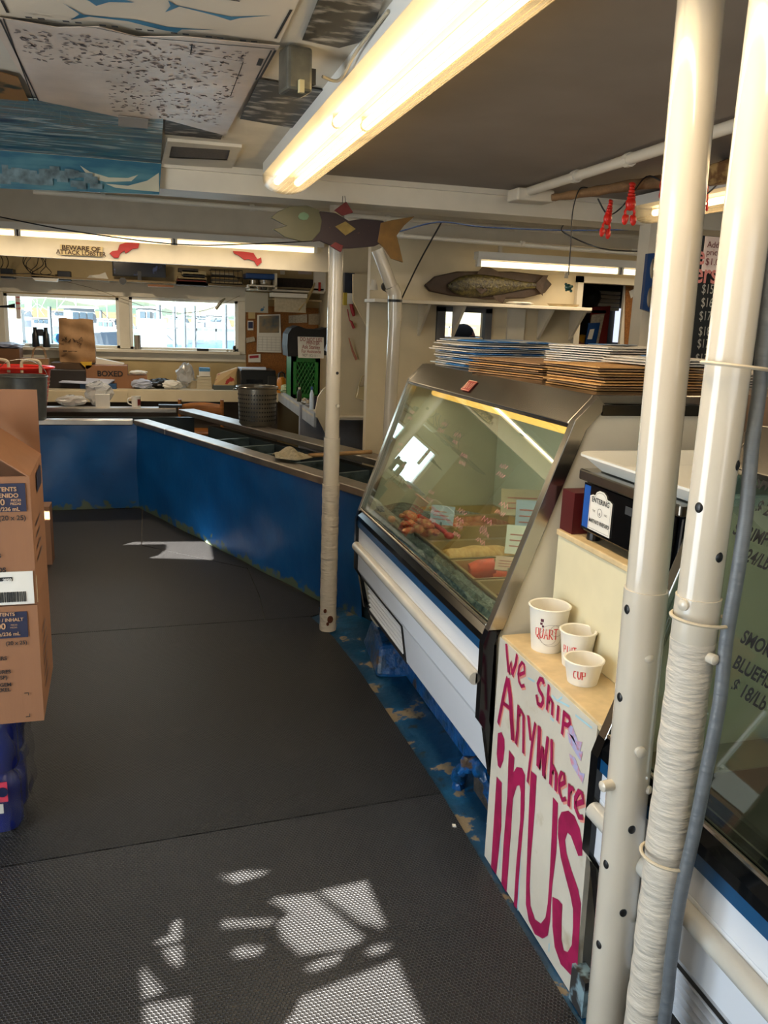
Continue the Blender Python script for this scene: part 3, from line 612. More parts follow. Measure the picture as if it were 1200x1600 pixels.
# second display case (right edge)
dc2 = case(-.35, 1.49, 'display_case', 'second glass fronted display case with black marker prices, cut off by the right edge', louvre=True, lamp=False, watts=.7)
one('fish_tray', B().box(1.04, 1.60, -.25, 1.30, .702, .74), mat('dark_tray', '#23211e', .3), (1.3, .5, .70), 'dark tray covering the bottom of the second display case', 'tray', bevel=.01)
b = B(); yy = (1.1, 1.345, 1.328)
def gl(y, s): return Vector((.9595, y, .756))+gv*s+Vector((-.003,0,.001))
WR = [('SMOKED',1150,1000),('BLUEFISH',1140,1045),('$18/Lb',1146,1085),('SMOKED',1178,755),('$20/Lb',1180,795),('SHRIMP',1140,838),('24/Lb',1162,872)]
WR = [('SMOKED', (1.232, 0.315)), ('BLUEFISH', (1.224, 0.266)), ('$ 18/Lb', (1.205, 0.227)), ('SMOKED', (1.364, 0.6)), ('$ 20/Lb', (1.335, 0.554)), ('SHRIMP', (1.337, 0.499)), ('24/Lb', (1.308, 0.458))]
for t_, (y_, s_) in WR:
    b = B(); b.text(t_, gl(y_+(.03 if t_ == 'SHRIMP' else 0), s_), (0, -1, .0), gv, .036, bold=.0009, t=.001, wid=.8, shear=.1); obj('marker_writing', b, blackmk, dc2)
mesh = obj('wire_screen', B().box(1.0, 1.02, -.3, 1.4, .09, .25), darkm, dc2)
one('smoked_fish', B().grid(lambda u, v: (1.12+.42*u, .92+.2*v, .75+.05*math.sin(PI*u)*math.sin(PI*v)), 12, 8), mat('grey_fish', '#6e6a5c', .4, var=.3, scale=30), (1.2, 1, .72), 'greyish smoked fish lying in the second display case behind the price writing', 'fish', smooth=True)
one('case_plinth', B().box(1.12, 1.66, -.3, 1.45, .017, .262), bw2, (1.4, .6, 0), 'recessed blue base block under the second display case at the right edge', 'plinth')
one('case_plinth', B().box(1.12, 1.66, 2.5, 3.7, .017, .262), bw2, (1.4, 3.1, 0), 'recessed blue base block under the display case with the fish', 'plinth')

# ================================================================ shipping sign cabinet
sc = thing('shelf_cabinet', (1.2, 1.83, 0), 'cream stepped cabinet with the hand painted shipping sign between the two display cases', 'cabinet')
signp = wear('sign_panel_paint', '#c9c3b4', [('#b3a88f', 5, .6, .7)], .45, .1, 20)
obj('lower_box', B().box(.990, 1.60, 1.555, 2.085, .05, .718), sidep, sc)
obj('shelf_top', B().box(.978, 1.13, 1.535, 2.10, .718, .737), tan, sc, bevel=.003)
obj('upper_box', B().box(1.13, 1.60, 1.50, 2.095, .737, 1.035), mat('cream_cabinet', '#d8cfae', .4, var=.05), sc)
obj('upper_top', B().box(1.125, 1.62, 1.49, 2.10, 1.035, 1.052), tan, sc, bevel=.003)
sp_ = obj('sign_panel', B().prism([(.976,2.108,.0),(.976,1.528,.0),(.976,1.548,.728),(.976,2.108,.728)], (.014,0,0)), signp, sc, label='off white sign board with magenta hand lettering')
SO, SU, SV = (.976, 0, 0), (0, -1, 0), (0, 0, 1)
def fill(b, pts, t=.001):
    P = [Vector((x, y, 0)) for x, y in pts]; tr = tessellate_polygon([P])
    b.add([(.976-t, -p.x, p.y) for p in P], [tuple(q) for q in tr])
halo = mat('salmon_halo_paint', '#dd8f80', .5); teal = mat('pale_blue_brush', '#9fc4cf', .5)
L = B(); 
fill(L, [(-2.06, 0.302),(-2.022, 0.304),(-2.003, 0.171),(-2.006, 0.112),(-2.013, 0.001),(-2.053, -0.001),(-2.056, 0.137),(-2.059, 0.251)])
fill(L, [(-2.073, 0.437),(-2.049, 0.453),(-2.026, 0.442),(-2.02, 0.415),(-2.023, 0.374),(-2.039, 0.34),(-2.057, 0.34),(-2.071, 0.371)])
fill(L, [(-1.991, 0.427),(-1.952, 0.424),(-1.952, 0.378),(-1.934, 0.405),(-1.902, 0.42),(-1.88, 0.411),(-1.867, 0.314),(-1.867, 0.151),(-1.864, -0.003),(-1.884, -0.008),(-1.889, 0.108),(-1.887, 0.268),(-1.897, 0.348),(-1.909, 0.363),(-1.924, 0.351),(-1.942, 0.299),(-1.938, 0.191),(-1.936, -0.004),(-1.974, -0.0),(-1.98, 0.129),(-1.979, 0.288),(-1.988, 0.377)])
fill(L, [(-1.848, 0.443),(-1.814, 0.447),(-1.808, 0.351),(-1.807, 0.193),(-1.8, 0.118),(-1.786, 0.068),(-1.755, 0.049),(-1.721, 0.063),(-1.7, 0.098),(-1.695, 0.144),(-1.698, 0.219),(-1.709, 0.363),(-1.718, 0.442),(-1.69, 0.442),(-1.676, 0.31),(-1.681, 0.206),(-1.675, 0.107),(-1.68, 0.059),(-1.705, 0.029),(-1.748, 0.008),(-1.788, 0.018),(-1.813, 0.053),(-1.823, 0.127),(-1.837, 0.28),(-1.845, 0.38)])
fill(L, [(-1.555, 0.384),(-1.572, 0.372),(-1.594, 0.386),(-1.614, 0.399),(-1.631, 0.397),(-1.64, 0.369),(-1.625, 0.34),(-1.594, 0.314),(-1.559, 0.291),(-1.539, 0.263),(-1.534, 0.196),(-1.524, 0.071),(-1.551, 0.05),(-1.603, 0.037),(-1.64, 0.057),(-1.661, 0.103),(-1.675, 0.18),(-1.646, 0.194),(-1.623, 0.197),(-1.619, 0.152),(-1.611, 0.103),(-1.595, 0.085),(-1.577, 0.095),(-1.561, 0.129),(-1.564, 0.181),(-1.572, 0.224),(-1.592, 0.252),(-1.619, 0.277),(-1.652, 0.312),(-1.676, 0.36),(-1.681, 0.401),(-1.669, 0.43),(-1.637, 0.454),(-1.607, 0.458),(-1.578, 0.443),(-1.56, 0.414)])
small = [
 ([(-2.061, 0.725),(-2.031, 0.649)], .009), ([(-2.031, 0.649),(-2.019, 0.687),(-2.007, 0.652)], .008), ([(-2.007, 0.652),(-1.989, 0.694),(-1.986, 0.724)], .009),
 ([(-1.962, 0.672),(-1.932, 0.692),(-1.937, 0.713),(-1.951, 0.714),(-1.966, 0.695),(-1.969, 0.67),(-1.961, 0.653),(-1.944, 0.646),(-1.925, 0.657)], .007),
 ([(-1.817, 0.71),(-1.825, 0.719),(-1.839, 0.715),(-1.85, 0.695),(-1.839, 0.683),(-1.817, 0.676),(-1.813, 0.661),(-1.822, 0.647),(-1.841, 0.644),(-1.852, 0.664)], .009),
 ([(-1.79, 0.721),(-1.788, 0.65)], .008), ([(-1.788, 0.677),(-1.778, 0.69),(-1.762, 0.684),(-1.759, 0.65)], .008),
 ([(-1.731, 0.691),(-1.73, 0.649)], .008),
 ([(-1.7, 0.692),(-1.7, 0.627)], .008), ([(-1.696, 0.686),(-1.673, 0.687),(-1.667, 0.675),(-1.676, 0.664),(-1.696, 0.659)], .008),
 ([(-2.034, 0.632),(-2.044, 0.6),(-2.074, 0.467)], .011), ([(-2.032, 0.631),(-2.008, 0.587),(-1.97, 0.468)], .016), ([(-2.052, 0.545),(-1.995, 0.552)], .008),
 ([(-1.951, 0.586),(-1.945, 0.514),(-1.948, 0.468)], .010), ([(-1.949, 0.564),(-1.934, 0.578),(-1.916, 0.573),(-1.899, 0.466)], .009),
 ([(-1.889, 0.586),(-1.874, 0.551),(-1.862, 0.525)], .009), ([(-1.844, 0.587),(-1.852, 0.527),(-1.86, 0.4)], .008),
 ([(-1.82, 0.589),(-1.809, 0.476)], .012), ([(-1.809, 0.476),(-1.794, 0.544)], .007), ([(-1.794, 0.544),(-1.775, 0.468)], .009), ([(-1.775, 0.468),(-1.77, 0.584)], .009),
 ([(-1.748, 0.589),(-1.739, 0.526),(-1.735, 0.467)], .009), ([(-1.739, 0.506),(-1.727, 0.523),(-1.711, 0.515),(-1.705, 0.467)], .009),
 ([(-1.687, 0.495),(-1.665, 0.515),(-1.672, 0.534),(-1.685, 0.531),(-1.694, 0.505),(-1.686, 0.476),(-1.669, 0.464),(-1.652, 0.478)], .008),
 ([(-1.642, 0.525),(-1.635, 0.467)], .008), ([(-1.638, 0.508),(-1.627, 0.524),(-1.617, 0.521)], .007),
 ([(-1.603, 0.493),(-1.572, 0.519),(-1.581, 0.536),(-1.595, 0.533),(-1.608, 0.506),(-1.604, 0.483),(-1.584, 0.47),(-1.566, 0.481)], .009)]
Hb = B()
for k_, (pts, w) in enumerate(small):
    L.ribbon(pts, w*1.5, SO, (0,-1,0), SV, .0014+.00006*k_); Hb.ribbon([(x+.006, y-.004) for x, y in pts], w*1.5, SO, (0,-1,0), SV, .0008)
L.v = [(min(x, .976-.0011), y, z) if x < .976 else (.976-(x-.976), y, z) for x, y, z in L.v]
Hb.v = [(.976-abs(x-.976), y, z) for x, y, z in Hb.v]
obj('halo', Hb, halo, sp_, label='salmon pink outline of the lettering'); obj('lettering', L, redp, sp_, label='magenta words We Ship AnyWhere in US')
tb = B()
for pts in ([(-1.91, 0.686),(-1.87, 0.693)], [(-1.77, 0.7),(-1.74, 0.699),(-1.718, 0.72)], [(-1.734, 0.702),(-1.679, 0.713)], [(-1.647, 0.706),(-1.568, 0.712)], [(-1.769, 0.639),(-1.749, 0.639)], [(-1.669, 0.044),(-1.668, 0.019)], [(-1.858, -0.004),(-1.874, 0.256),(-1.875, 0.309)], [(-2.025, 0.3),(-1.993, 0.033)]): tb.ribbon(pts, .0055, SO, (0,-1,0), SV, .0006)
tb.v = [(.976-abs(x-.976), y, z) for x, y, z in tb.v]; obj('brush_mark', tb, teal, sp_, label='pale blue brush strokes')
fb_ = B()
for c_ in ((-1.637, 0.632), (-1.619, 0.584), (-1.644, 0.654)):
    cx, cz = c_; fill(fb_, [(cx-.04, cz+.014), (cx-.01, cz+.018), (cx+.02, cz-.004), (cx+.04, cz+.004), (cx+.034, cz-.024), (cx+.012, cz-.018), (cx-.026, cz-.006)], .0013)
obj('fish_drawing', fb_, mat('lilac_fish_paint', '#a9a8cc', .5, col2='#c98a9a', scale=60), sp_, label='small lilac and pink fish drawings')
obj('chipped_corner', B().box(.965, 1.0, 1.47, 1.535, .0, .10), mat('pale_blue_chipped', '#7f98a0', .7, col2='#2c2a28', thr=(.45,.55), scale=20), sc)

# cups
papc = mat('paper_cup_white', '#e6e0d2', .45, var=.02)
def cup(x, y, r0, r1, h, word, sz, wang, label, deco=False, hh=.36, tall=1.25):
    t = thing('paper_cup', (x, y, .737), label, 'paper cup', 'paper size cups on the cabinet shelf')
    b = B(); b.lathe([(0, .004), (r0-.004, .0), (r0, .0), (r1, h-.004), (r1+.003, h-.003), (r1+.0035, h), (r1+.001, h+.002), (r1-.003, h), (r0-.004, .006), (0, .006)], (x, y, .737), 36)
    obj('cup_body', b, papc, t, smooth=True)
    def wrap(b, pts, w, m=None, e=.0008):
        """2D (arc length, height) on the cup wall"""
        P = [Vector(p) for p in pts]; vs = []
        for i, p in enumerate(P):
            a = P[max(i-1, 0)]; c = P[min(i+1, len(P)-1)]; d = c-a; d = d.normalized() if d.length else Vector((1, 0)); q = Vector((-d.y, d.x))*w/2
            for s in (1, -1):
                g = p+q*s; r = r0+(r1-r0)*g.y/h+e; an = wang+g.x/r
                vs.append((x+r*math.sin(an), y-r*math.cos(an), .737+g.y))
        b.add(vs, [(2*i, 2*i+1, 2*i+3, 2*i+2) for i in range(len(P)-1)])
    b = B(); ox = -sz*.38*len(word)
    GL = {'Q': [[(.1,.3),(.1,.9),(.6,.95),(.7,.4),(.4,.05),(.1,.3)],[(.4,.3),(.8,-.1)]], 'U': [[(.1,1),(.1,.35),(.28,.02),(.5,.08),(.62,.4),(.66,1)]], 'A': [[(.05,0),(.35,1),(.65,0)],[(.15,.4),(.6,.4)]],
          'R': [[(.1,0),(.1,1),(.6,.9),(.55,.5),(.12,.5),(.7,0)]], 'T': [[(0,1),(.75,1)],[(.38,1),(.38,0)]], 'P': [[(.1,0),(.1,1),(.6,.95),(.6,.5),(.12,.45)]], 'I': [[(.3,0),(.3,1)]], 'N': [[(.1,0),(.1,1),(.6,0),(.62,1)]], 'C': [[(.6,.9),(.2,.9),(.08,.4),(.25,.05),(.6,.1)]]}
    for k, ch in enumerate(word):
        for st in GL[ch]: wrap(b, [(ox+sz*(.8*k+p[0]), h*hh+sz*tall*p[1]-.0*k) for p in st], .0028)
    obj('handwriting', b, marker, t, label='red handwritten size word')
    if deco:
        b = B()
        for (cx, cy, rr) in ((.016, .055, .034), (.006, .05, .024), (.03, .07, .018)):
            wrap(b, [(cx+rr*math.cos(2*PI*i/30), cy+rr*.95*math.sin(2*PI*i/30)) for i in range(31)], .0009)
        obj('swirl_print', b, mat('taupe_print', '#8f857c', .6), t)
        b = B()
        for (cx, cy, rr) in ((-.012,.098,.0045),(-.014,.088,.0035),(-.009,.081,.003)): 
            wrap(b, [(cx-rr, cy), (cx, cy), (cx+rr, cy)], rr*2)
        obj('dot_print', b, mat('plum_print', '#5b2333', .6), t)
    return t
cup(1.062, 1.982, .043, .056, .128, 'QUART', .0165, math.radians(-34), 'tallest white paper cup, marked QUART in red', True, .34, 1.9)
cup(1.088, 1.862, .036, .047, .098, 'PINT', .0125, math.radians(-58), 'middle sized white paper cup, marked PINT in red', False, .42, 1.7)
cup(1.052, 1.760, .038, .049, .062, 'CUP', .014, math.radians(-42), 'shortest white paper cup, marked CUP in red', False, .34, 1.6)

# scale with tray
ws = thing('weighing_scale', (1.3, 1.78, 1.052), 'black and steel shop weighing scale standing on the cream cabinet', 'scale')
b = B(); b.hexa([(1.145,1.56,1.075),(1.50,1.56,1.075),(1.50,2.005,1.075),(1.145,2.005,1.075)], [(1.15,1.56,1.213),(1.50,1.56,1.213),(1.50,2.0,1.213),(1.15,2.0,1.213)]); obj('housing', b, blackg, ws, bevel=.006)
b = B(); b.box(1.130, 1.50, 1.55, 2.01, 1.215, 1.245); obj('platform', b, steel, ws, bevel=.005)
b = B(); b.hexa([(1.14,1.575,1.085),(1.145,1.575,1.085),(1.145,1.99,1.085),(1.14,1.99,1.085)], [(1.14,1.575,1.21),(1.145,1.575,1.21),(1.145,1.99,1.21),(1.14,1.99,1.21)]); obj('display_panel', b, blackg, ws)
b = B(); b.box(1.1385, 1.1398, 1.955, 1.985, 1.09, 1.205); obj('blue_strip', b, mat('scale_blue', '#1a4fa0', .4), ws)
b = B(); b.box(1.1385, 1.1398, 1.62, 1.78, 1.17, 1.19); obj('readout', b, mat('readout_grey', '#3a3d40', .3), ws)
for yy_ in (1.60, 1.97): b = B(); b.lathe([(0,0),(.018,0),(.018,.024),(0,.024)], (1.17, yy_, 1.052), 14); obj('foot', b, blackp, ws)
b = B(); cy, cz = 1.895, 1.146; sh = [(-.056,-.055),(.056,-.055),(.056,.035),(.043,.04),(.031,.04),(.024,.05),(.01,.056),(-.01,.056),(-.024,.05),(-.031,.04),(-.043,.04),(-.056,.035)]
b.prism([(1.1384, cy-p[0], cz+p[1]) for p in sh], (-.0012, 0, 0)); st = obj('sticker', b, paper, ws, label='white shaped sticker reading ENTERING MARTHA\'S VINEYARD')
b = B(); o_ = lambda dx, dz: (1.1370, cy-dx, cz+dz)
b.text('ENTERING', o_(0, .022), (0,-1,0), SV, .019, 'CENTER', -.0006, .0004); b.text("MARTHA'S VINEYARD", o_(0, -.034), (0,-1,0), SV, .0145, 'CENTER', -.0006, .0004, wid=.72)
b.text('THE', o_(-.03, -.004), (0,-1,0), SV, .008, 'CENTER', -.0006); b.text('1642', o_(.03, -.004), (0,-1,0), SV, .008, 'CENTER', -.0006)
b.text('e', o_(0, -.008), (0,-1,0), SV, .016, 'CENTER', -.0006)
loop = [(.011*math.cos(2*PI*i/20), .011*math.sin(2*PI*i/20)-.001) for i in range(21)]
b.ribbon([(-cy+x, cz+y) for x, y in loop], .0012, (1.1370, 0, 0), (0,-1,0), SV, .0004)
b.v = [(1.1365, y, z) for x, y, z in b.v]
obj('sticker_lettering', b, ink, st)
ot = sh+[sh[0]]; b = B(); b.ribbon([(-cy+x*.92, cz+y*.92) for x, y in ot], .001, (1.1368, 0, 0), (0,-1,0), SV, .0); obj('sticker_border', b, ink, st)
tr_ = B()
def rr(x0, x1, y0, y1, r, z, n=6):
    P = []
    for (cx, cy_, a0) in ((x1-r, y1-r, 0), (x0+r, y1-r, 90), (x0+r, y0+r, 180), (x1-r, y0+r, 270)):
        for i in range(n+1): a = math.radians(a0+90*i/n); P.append((cx+r*math.cos(a), cy_+r*math.sin(a), z))
    return P
def rings(b, Rr):
    n = len(Rr[0]); 
    for A_, B_ in zip(Rr, Rr[1:]): b.add(A_+B_, [(i, (i+1) % n, (i+1) % n+n, i+n) for i in range(n)])
    return b
rings(tr_, [rr(1.16,1.56,1.48,1.985,.05,1.248), rr(1.125,1.60,1.44,2.02,.06,1.28), rr(1.117,1.61,1.43,2.03,.06,1.283), rr(1.117,1.61,1.43,2.03,.06,1.289), rr(1.13,1.595,1.445,2.015,.055,1.289), rr(1.165,1.555,1.485,1.98,.05,1.253)])
tr_.add(rr(1.165,1.555,1.485,1.98,.05,1.253), [tuple(range(28))]); tr_.add(rr(1.16,1.56,1.48,1.985,.05,1.248), [tuple(range(28))])
one('scale_tray', tr_, mat('tray_white_plastic', '#d6d6cf', .3, var=.03), (1.35,1.76,1.255), 'white plastic tray resting on top of the weighing scale', 'tray', smooth=True)
one('red_reflection_block', B().box(1.135, 1.28, 2.03, 2.10, 1.053, 1.17), mat('reflection_dark_red', '#4c0d10', .5), (1.22,2.07,1.055), 'dark red block standing in for a reflection on the display case end frame, beside the scale', 'carton')  # block coloured to stand in for a red reflection on the end frame

# ================================================================ paper bags on the hood
def stack(x, y, z, w, d, n, th, rz, mA, label, mB=None, name='bag', G_=None, frayed=1.0, cat='paper bag'):
    """individual flat bags, each its own object"""
    for i in range(n):
        b = B(); r = random.Random(i*7+int(x*100)); jx, jy, jr = r.uniform(-.012, .012)*frayed, r.uniform(-.012, .012)*frayed, r.uniform(-.05, .05)*frayed
        zz = z+i*th; b.M = T(x+jx, y+jy, zz, rz+jr)
        k = 10
        def top(u, v): return ((u-.5)*w, (v-.5)*d, th*.8*(1 if .06 < v < .94 and .03 < u < .97 else .45)+.0012*math.sin(9*u+i))
        b.grid(top, k, 6); b.grid(lambda u, v: ((u-.5)*w, (v-.5)*d, .0004), k, 6)
        edge = [(-w/2,-d/2),(w/2,-d/2),(w/2,d/2),(-w/2,d/2)]
        for q in range(4):
            a, c = edge[q], edge[(q+1) % 4]; b.add([(a[0],a[1],.0004),(c[0],c[1],.0004),(c[0],c[1],th*.5),(a[0],a[1],th*.5)], [(0,1,2,3)])
        m = mB if (mB and i % 3 == 1) else mA
        last = one(name, b, m, (x+jx, y+jy, zz), label, cat, group=G_)
    return last
kr2 = mat('kraft_light', '#b98d55', .7, var=.1, scale=20)
wb = mat('white_bag_paper', '#cfcbc2', .7, var=.08, scale=20); bb = mat('blue_bag_print', '#2f6fb0', .6, col2='#b9bfc4', thr=(.5, .56), scale=6)
hz = 1.434
stack(1.44, 2.95, hz, .33, .42, 7, .0085, .25, kraft, 'flat brown paper bag in the left brown stack on the display case hood', kr2, G_='left stack of brown paper bags', name='paper_bag')
stack(1.50, 2.42, hz, .42, .30, 9, .0085, .1, kr2, 'flat brown paper bag in the front right brown stack on the display case hood', kraft, G_='right stack of brown paper bags', name='paper_bag')
stack(1.47, 3.45, hz, .40, .36, 14, .0085, .1, wb, 'white and blue printed flat bag in the big far stack on the display case hood', bb, G_='far stack of white and blue bags', name='paper_bag', frayed=2.2)
topA = stack(1.62, 2.72, hz+.0625, .34, .30, 8, .008, .3, wb, 'white bag in the stack with the blue print, lying on the brown bags', wb, G_='upper right stack of white bags', name='paper_bag')
topB = stack(1.60, 2.38, hz+.079, .26, .26, 3, .008, .2, wb, 'white bag with a blue oval print on the front right brown stack', wb, G_='three white bags on the brown stack', name='paper_bag')
stack(2.0, 2.5, 1.44, .3, .3, 6, .009, .2, news, 'folded printed paper in the stack seen between the two near poles', None, G_='folded papers between the poles', name='folded_paper', cat='paper')
one('back_counter', B().box(1.74, 2.4, 1.9, 3.6, -.01, 1.44), mat('counter_brown', '#57422f', .6), (2.0,2.7,0), 'brown topped back counter behind the display cases', 'counter')
b = B(); b.M = T(1.62, 2.72, hz+.0625+.0655, .3); b.lathe([(0,.0),(.09,.0),(.09,.0012),(0,.0012)], (0,0,0), 24, 1.2, .7); obj('blue_print', b, bb, topA, label='bright blue oval print')
b = B(); b.M = T(1.58, 2.36, hz+.079+.0245, .2); b.lathe([(0,.0),(.06,.0),(.06,.0012),(0,.0012)], (0,0,0), 24, 1.2, .8); obj('blue_print', b, bb, topB, label='bright blue oval print')

# ================================================================ ceiling fixture and ceiling things
def fixture(x0, x1, y0, y1, zt, label, wrap_=True, tubes=2, axis='Y', em=tube_em, watts=30, drop=.085):
    t = thing('fluorescent_light', ((x0+x1)/2, (y0+y1)/2, zt), label, 'fluorescent light')
    w = x1-x0; b = B()
    b.prism([(x0,y0,zt),(x0+.0,y0,zt-.045),(x0+w*.2,y0,zt-.055),(x1-w*.2,y0,zt-.055),(x1,y0,zt-.045),(x1,y0,zt)], (0,y1-y0,0)); obj('housing', b, white, t)
    for k in range(tubes):
        cx = x0+w*(k+1)/(tubes+1)+(.0 if tubes == 1 else (k-.5)*w*.12); L_ = y1-y0; nseg = max(1, round(L_/1.22))
        for s in range(nseg):
            a = y0+.03+s*(L_-.06)/nseg; c = a+(L_-.06)/nseg-.035
            obj('tube', B().tube([(cx, a, zt-.078), (cx, c, zt-.078)], .015, 12), em, t, smooth=True)
            obj('tube_cap', B().tube([(cx, c, zt-.078), (cx, c+.02, zt-.078)], .0155, 12).box(cx-.012, cx+.012, c+.004, c+.016, zt-.075, zt-.05), mat('tube_cap_grey', '#9a958c', .4), t)
    if wrap_:
        pts = []; n = 14
        for i in range(n+1):
            a = PI*i/n; pts.append((x0+w/2-w/2*math.cos(a)*1.02, zt-.045-.075*math.sin(a)**.6*(1)))
        b = B(); vs = [(p[0], yy, p[1]) for yy in (y0, y1) for p in pts]; b.add(vs, [(i, i+1, i+n+2, i+n+1) for i in range(n)]); b.add([(p[0], y0, p[1]) for p in pts], [tuple(range(n+1))]); b.add([(p[0], y1, p[1]) for p in pts], [tuple(range(n+1))])
        for i in range(3, n-2):   # prismatic ribs along the lens
            b.tube([(pts[i][0], y0, pts[i][1]), (pts[i][0], y1, pts[i][1])], .0012, 4)
        obj('lens', b, lens, t, smooth=True)
    if watts:
        l = bpy.data.lights.new('lamp_light', 'AREA'); l.shape = 'RECTANGLE'; l.size = .12; l.size_y = (y1-y0)*.9; l.energy = watts; l.color = (1, .80, .55)
        o = bpy.data.objects.new('lamp_light', l); C.objects.link(o); o.parent = t; o.location = (0, 0, -.125)
    return t
fixture(.50, .69, .2, 3.78, ZC, 'long ceiling fluorescent light with a ribbed clear lens, nearest above the aisle', watts=26)
def rot_fix(x0, x1, y, z, label, watts, nseg, tall=.05):
    """bare tube strip light running along X"""
    t = thing('fluorescent_light', ((x0+x1)/2, y, z), label, 'fluorescent light')
    obj('housing', B().box(x0, x1, y-.03, y+.05, z-.0, z+tall), white, t)
    L_ = (x1-x0)
    for s in range(nseg):
        a = x0+.03+s*(L_-.06)/nseg; c = a+(L_-.06)/nseg-.05
        obj('tube', B().tube([(a, y, z-.025), (c, y, z-.025)], .019, 12), tube_em2, t, smooth=True)
        obj('tube_holder', B().box(a-.03, a-.003, y-.018, y+.018, z-.045, z).box(c+.003, c+.03, y-.018, y+.018, z-.045, z), white, t)
    if z < 2.1:
        for xx in (x0+.15, x1-.3): obj('hanger', B().box(xx, xx+.02, y-.02, y, z+tall-.005, 2.46), offwhite, t)
    l = bpy.data.lights.new('lamp_light', 'AREA'); l.shape = 'RECTANGLE'; l.size = L_*.9; l.size_y = .1; l.energy = watts; l.color = (1, .80, .55)
    o = bpy.data.objects.new('lamp_light', l); C.objects.link(o); o.parent = t; o.location = (0, -.16, -.05)
    return t
fl = rot_fix(-2.0, 1.40, 6.90, 2.168, 'row of bare fluorescent tubes along the beam with the attack lobster sign', 15, 3)
rot_fix((2.116, 5.35, 2.051)[0], 4.3, 5.35, 2.03, 'fluorescent strip light on the wall above the mounted fish', 9, 2)
fixture(-1.6, .9, 8.0, 8.12, 2.455, 'added unseen fluorescent light brightening the work desk, behind the beam with the attack lobster sign', watts=22, tubes=1)  # extra lamp out of view, added to brighten the desk area
fixture(2.26, 2.40, 1.2, 3.72, 2.235, 'fluorescent light behind the two near pipes, above the price blackboard', watts=6, tubes=1)
fixture(.62, .80, 4.6, 4.75, 2.44, 'short end of an unlit white light housing behind the main beam', watts=0, tubes=1, em=white) if False else None
# unlit housing and duct behind the beam (left)
one('light_housing', B().box(-.52, .95, 4.95, 5.15, 2.265, 2.34).box(-.52, .95, 4.93, 5.17, 2.33, 2.35), offwhite, (.2,5.05,2.30), 'long unlit off white light housing under the rear ceiling, behind the main beam', 'light housing', bevel=.004)
one('air_duct', B().tube([(-2.2, 4.95, 2.30), (-.53, 4.95, 2.30)], .055, 20), mat('pale_duct', '#b9b4ae', .4, var=.06), (-1.3,4.95,2.30), 'round pale air duct at the left edge behind the main beam', 'duct', smooth=True)
for y_, z_, x0_, x1_, l_ in ((5.0, 2.215, -.55, 4.3, 'thin white conduit pipe running across behind the main beam'), (5.05, 2.12, 1.15, 3.2, 'second white conduit pipe lower down, right of the painted wooden fish')):
    t = thing('conduit_pipe', (0, y_, z_), l_, 'pipe'); obj('pipe', B().tube([(x0_, y_, z_), (x1_, y_, z_-.02)], .014, 10), offwhite, t, smooth=True)
    for k in range(4): xx = x0_+.35+k*.8; obj('clamp', B().tube([(xx-.012, y_, z_-.004*k), (xx+.012, y_, z_-.004*k)], .02, 10), offwhite, t)
def cable(name, pts, r, label, m=blackp, cat='cable'): return one(name, B().tube(smoothpath(pts, 6), r, 6), m, pts[0], label, cat, smooth=True)
cable('black_cable', [(-0.826, 5.5, 2.126), (-0.376, 5.5, 2.065), (0.215, 5.5, 2.026), (0.685, 5.5, 2.057), (1.094, 5.5, 2.1)], .004, 'thin black cable sagging in front of the long tube lights on the left')
cable('blue_cable', [(1.309, 4.59, 2.13), (1.342, 4.6, 2.093), (1.577, 4.59, 2.157), (1.867, 4.6, 2.149), (2.386, 4.6, 2.164), (2.846, 4.6, 2.199)], .004, 'dark blue cable stretched right from the painted fish tail', bluepl)
cable('guy_wire', [(1.703, 4.9, 2.195), (1.639, 5.1, 1.973), (1.597, 5.3, 1.759)], .005, 'thin diagonal rod beside the bent white pipe', darkm, 'rod')
cable('black_cable', [(2.337, 4.59, 2.188), (2.303, 4.5, 2.136), (2.49, 4.4, 2.056), (2.565, 4.05, 2.024), (2.557, 4.01, 2.059)], .004, 'black cable drooping behind the plastic lobsters')
# bent pipe
bp_ = thing('bent_pipe', (1.15, 5.2, 0), 'white pipe with an elbow, passing behind the wooden fish tail', 'pipe')
pp = [(1.371, 5.1, 2.034), (1.468, 5.1, 1.82), (1.492, 5.1, 1.752), (1.497, 5.1, 1.621), (1.486, 5.1, 0.817)]
obj('pipe', B().tube([pp[0], pp[1]], .038, 18), gloss, bp_, smooth=True); obj('elbow', B().tube(smoothpath([pp[1], Vector(pp[1])*.5+Vector(pp[2])*.5+Vector((.006,0,0)), pp[2], pp[3]], 5), .044, 18), gloss, bp_, smooth=True)
obj('pipe', B().tube([pp[3], pp[4]], .040, 18), gloss, bp_, smooth=True); obj('band', B().lathe([(.046,-.008),(.046,.008)], (1.492, 5.1, 1.737), 18), blackp, bp_)
# ceiling conduit right
cc_ = thing('conduit_pipe', (1.71, 3.0, 2.22), 'white conduit under the grey ceiling panel, pointing to the near pipes', 'pipe')
obj('pipe', B().tube([(1.725, 3.78, 2.222), (1.69, .5, 2.222)], .02, 12), offwhite, cc_, smooth=True); obj('junction_fitting', B().box(1.66, 1.85, 3.74, 3.86, 2.18, 2.235), offwhite, cc_, bevel=.01)
for y_ in (3.3, 2.9): obj('strap', B().tube([(1.72, y_-.015, 2.222), (1.72, y_+.015, 2.222)], .026, 10), offwhite, cc_)
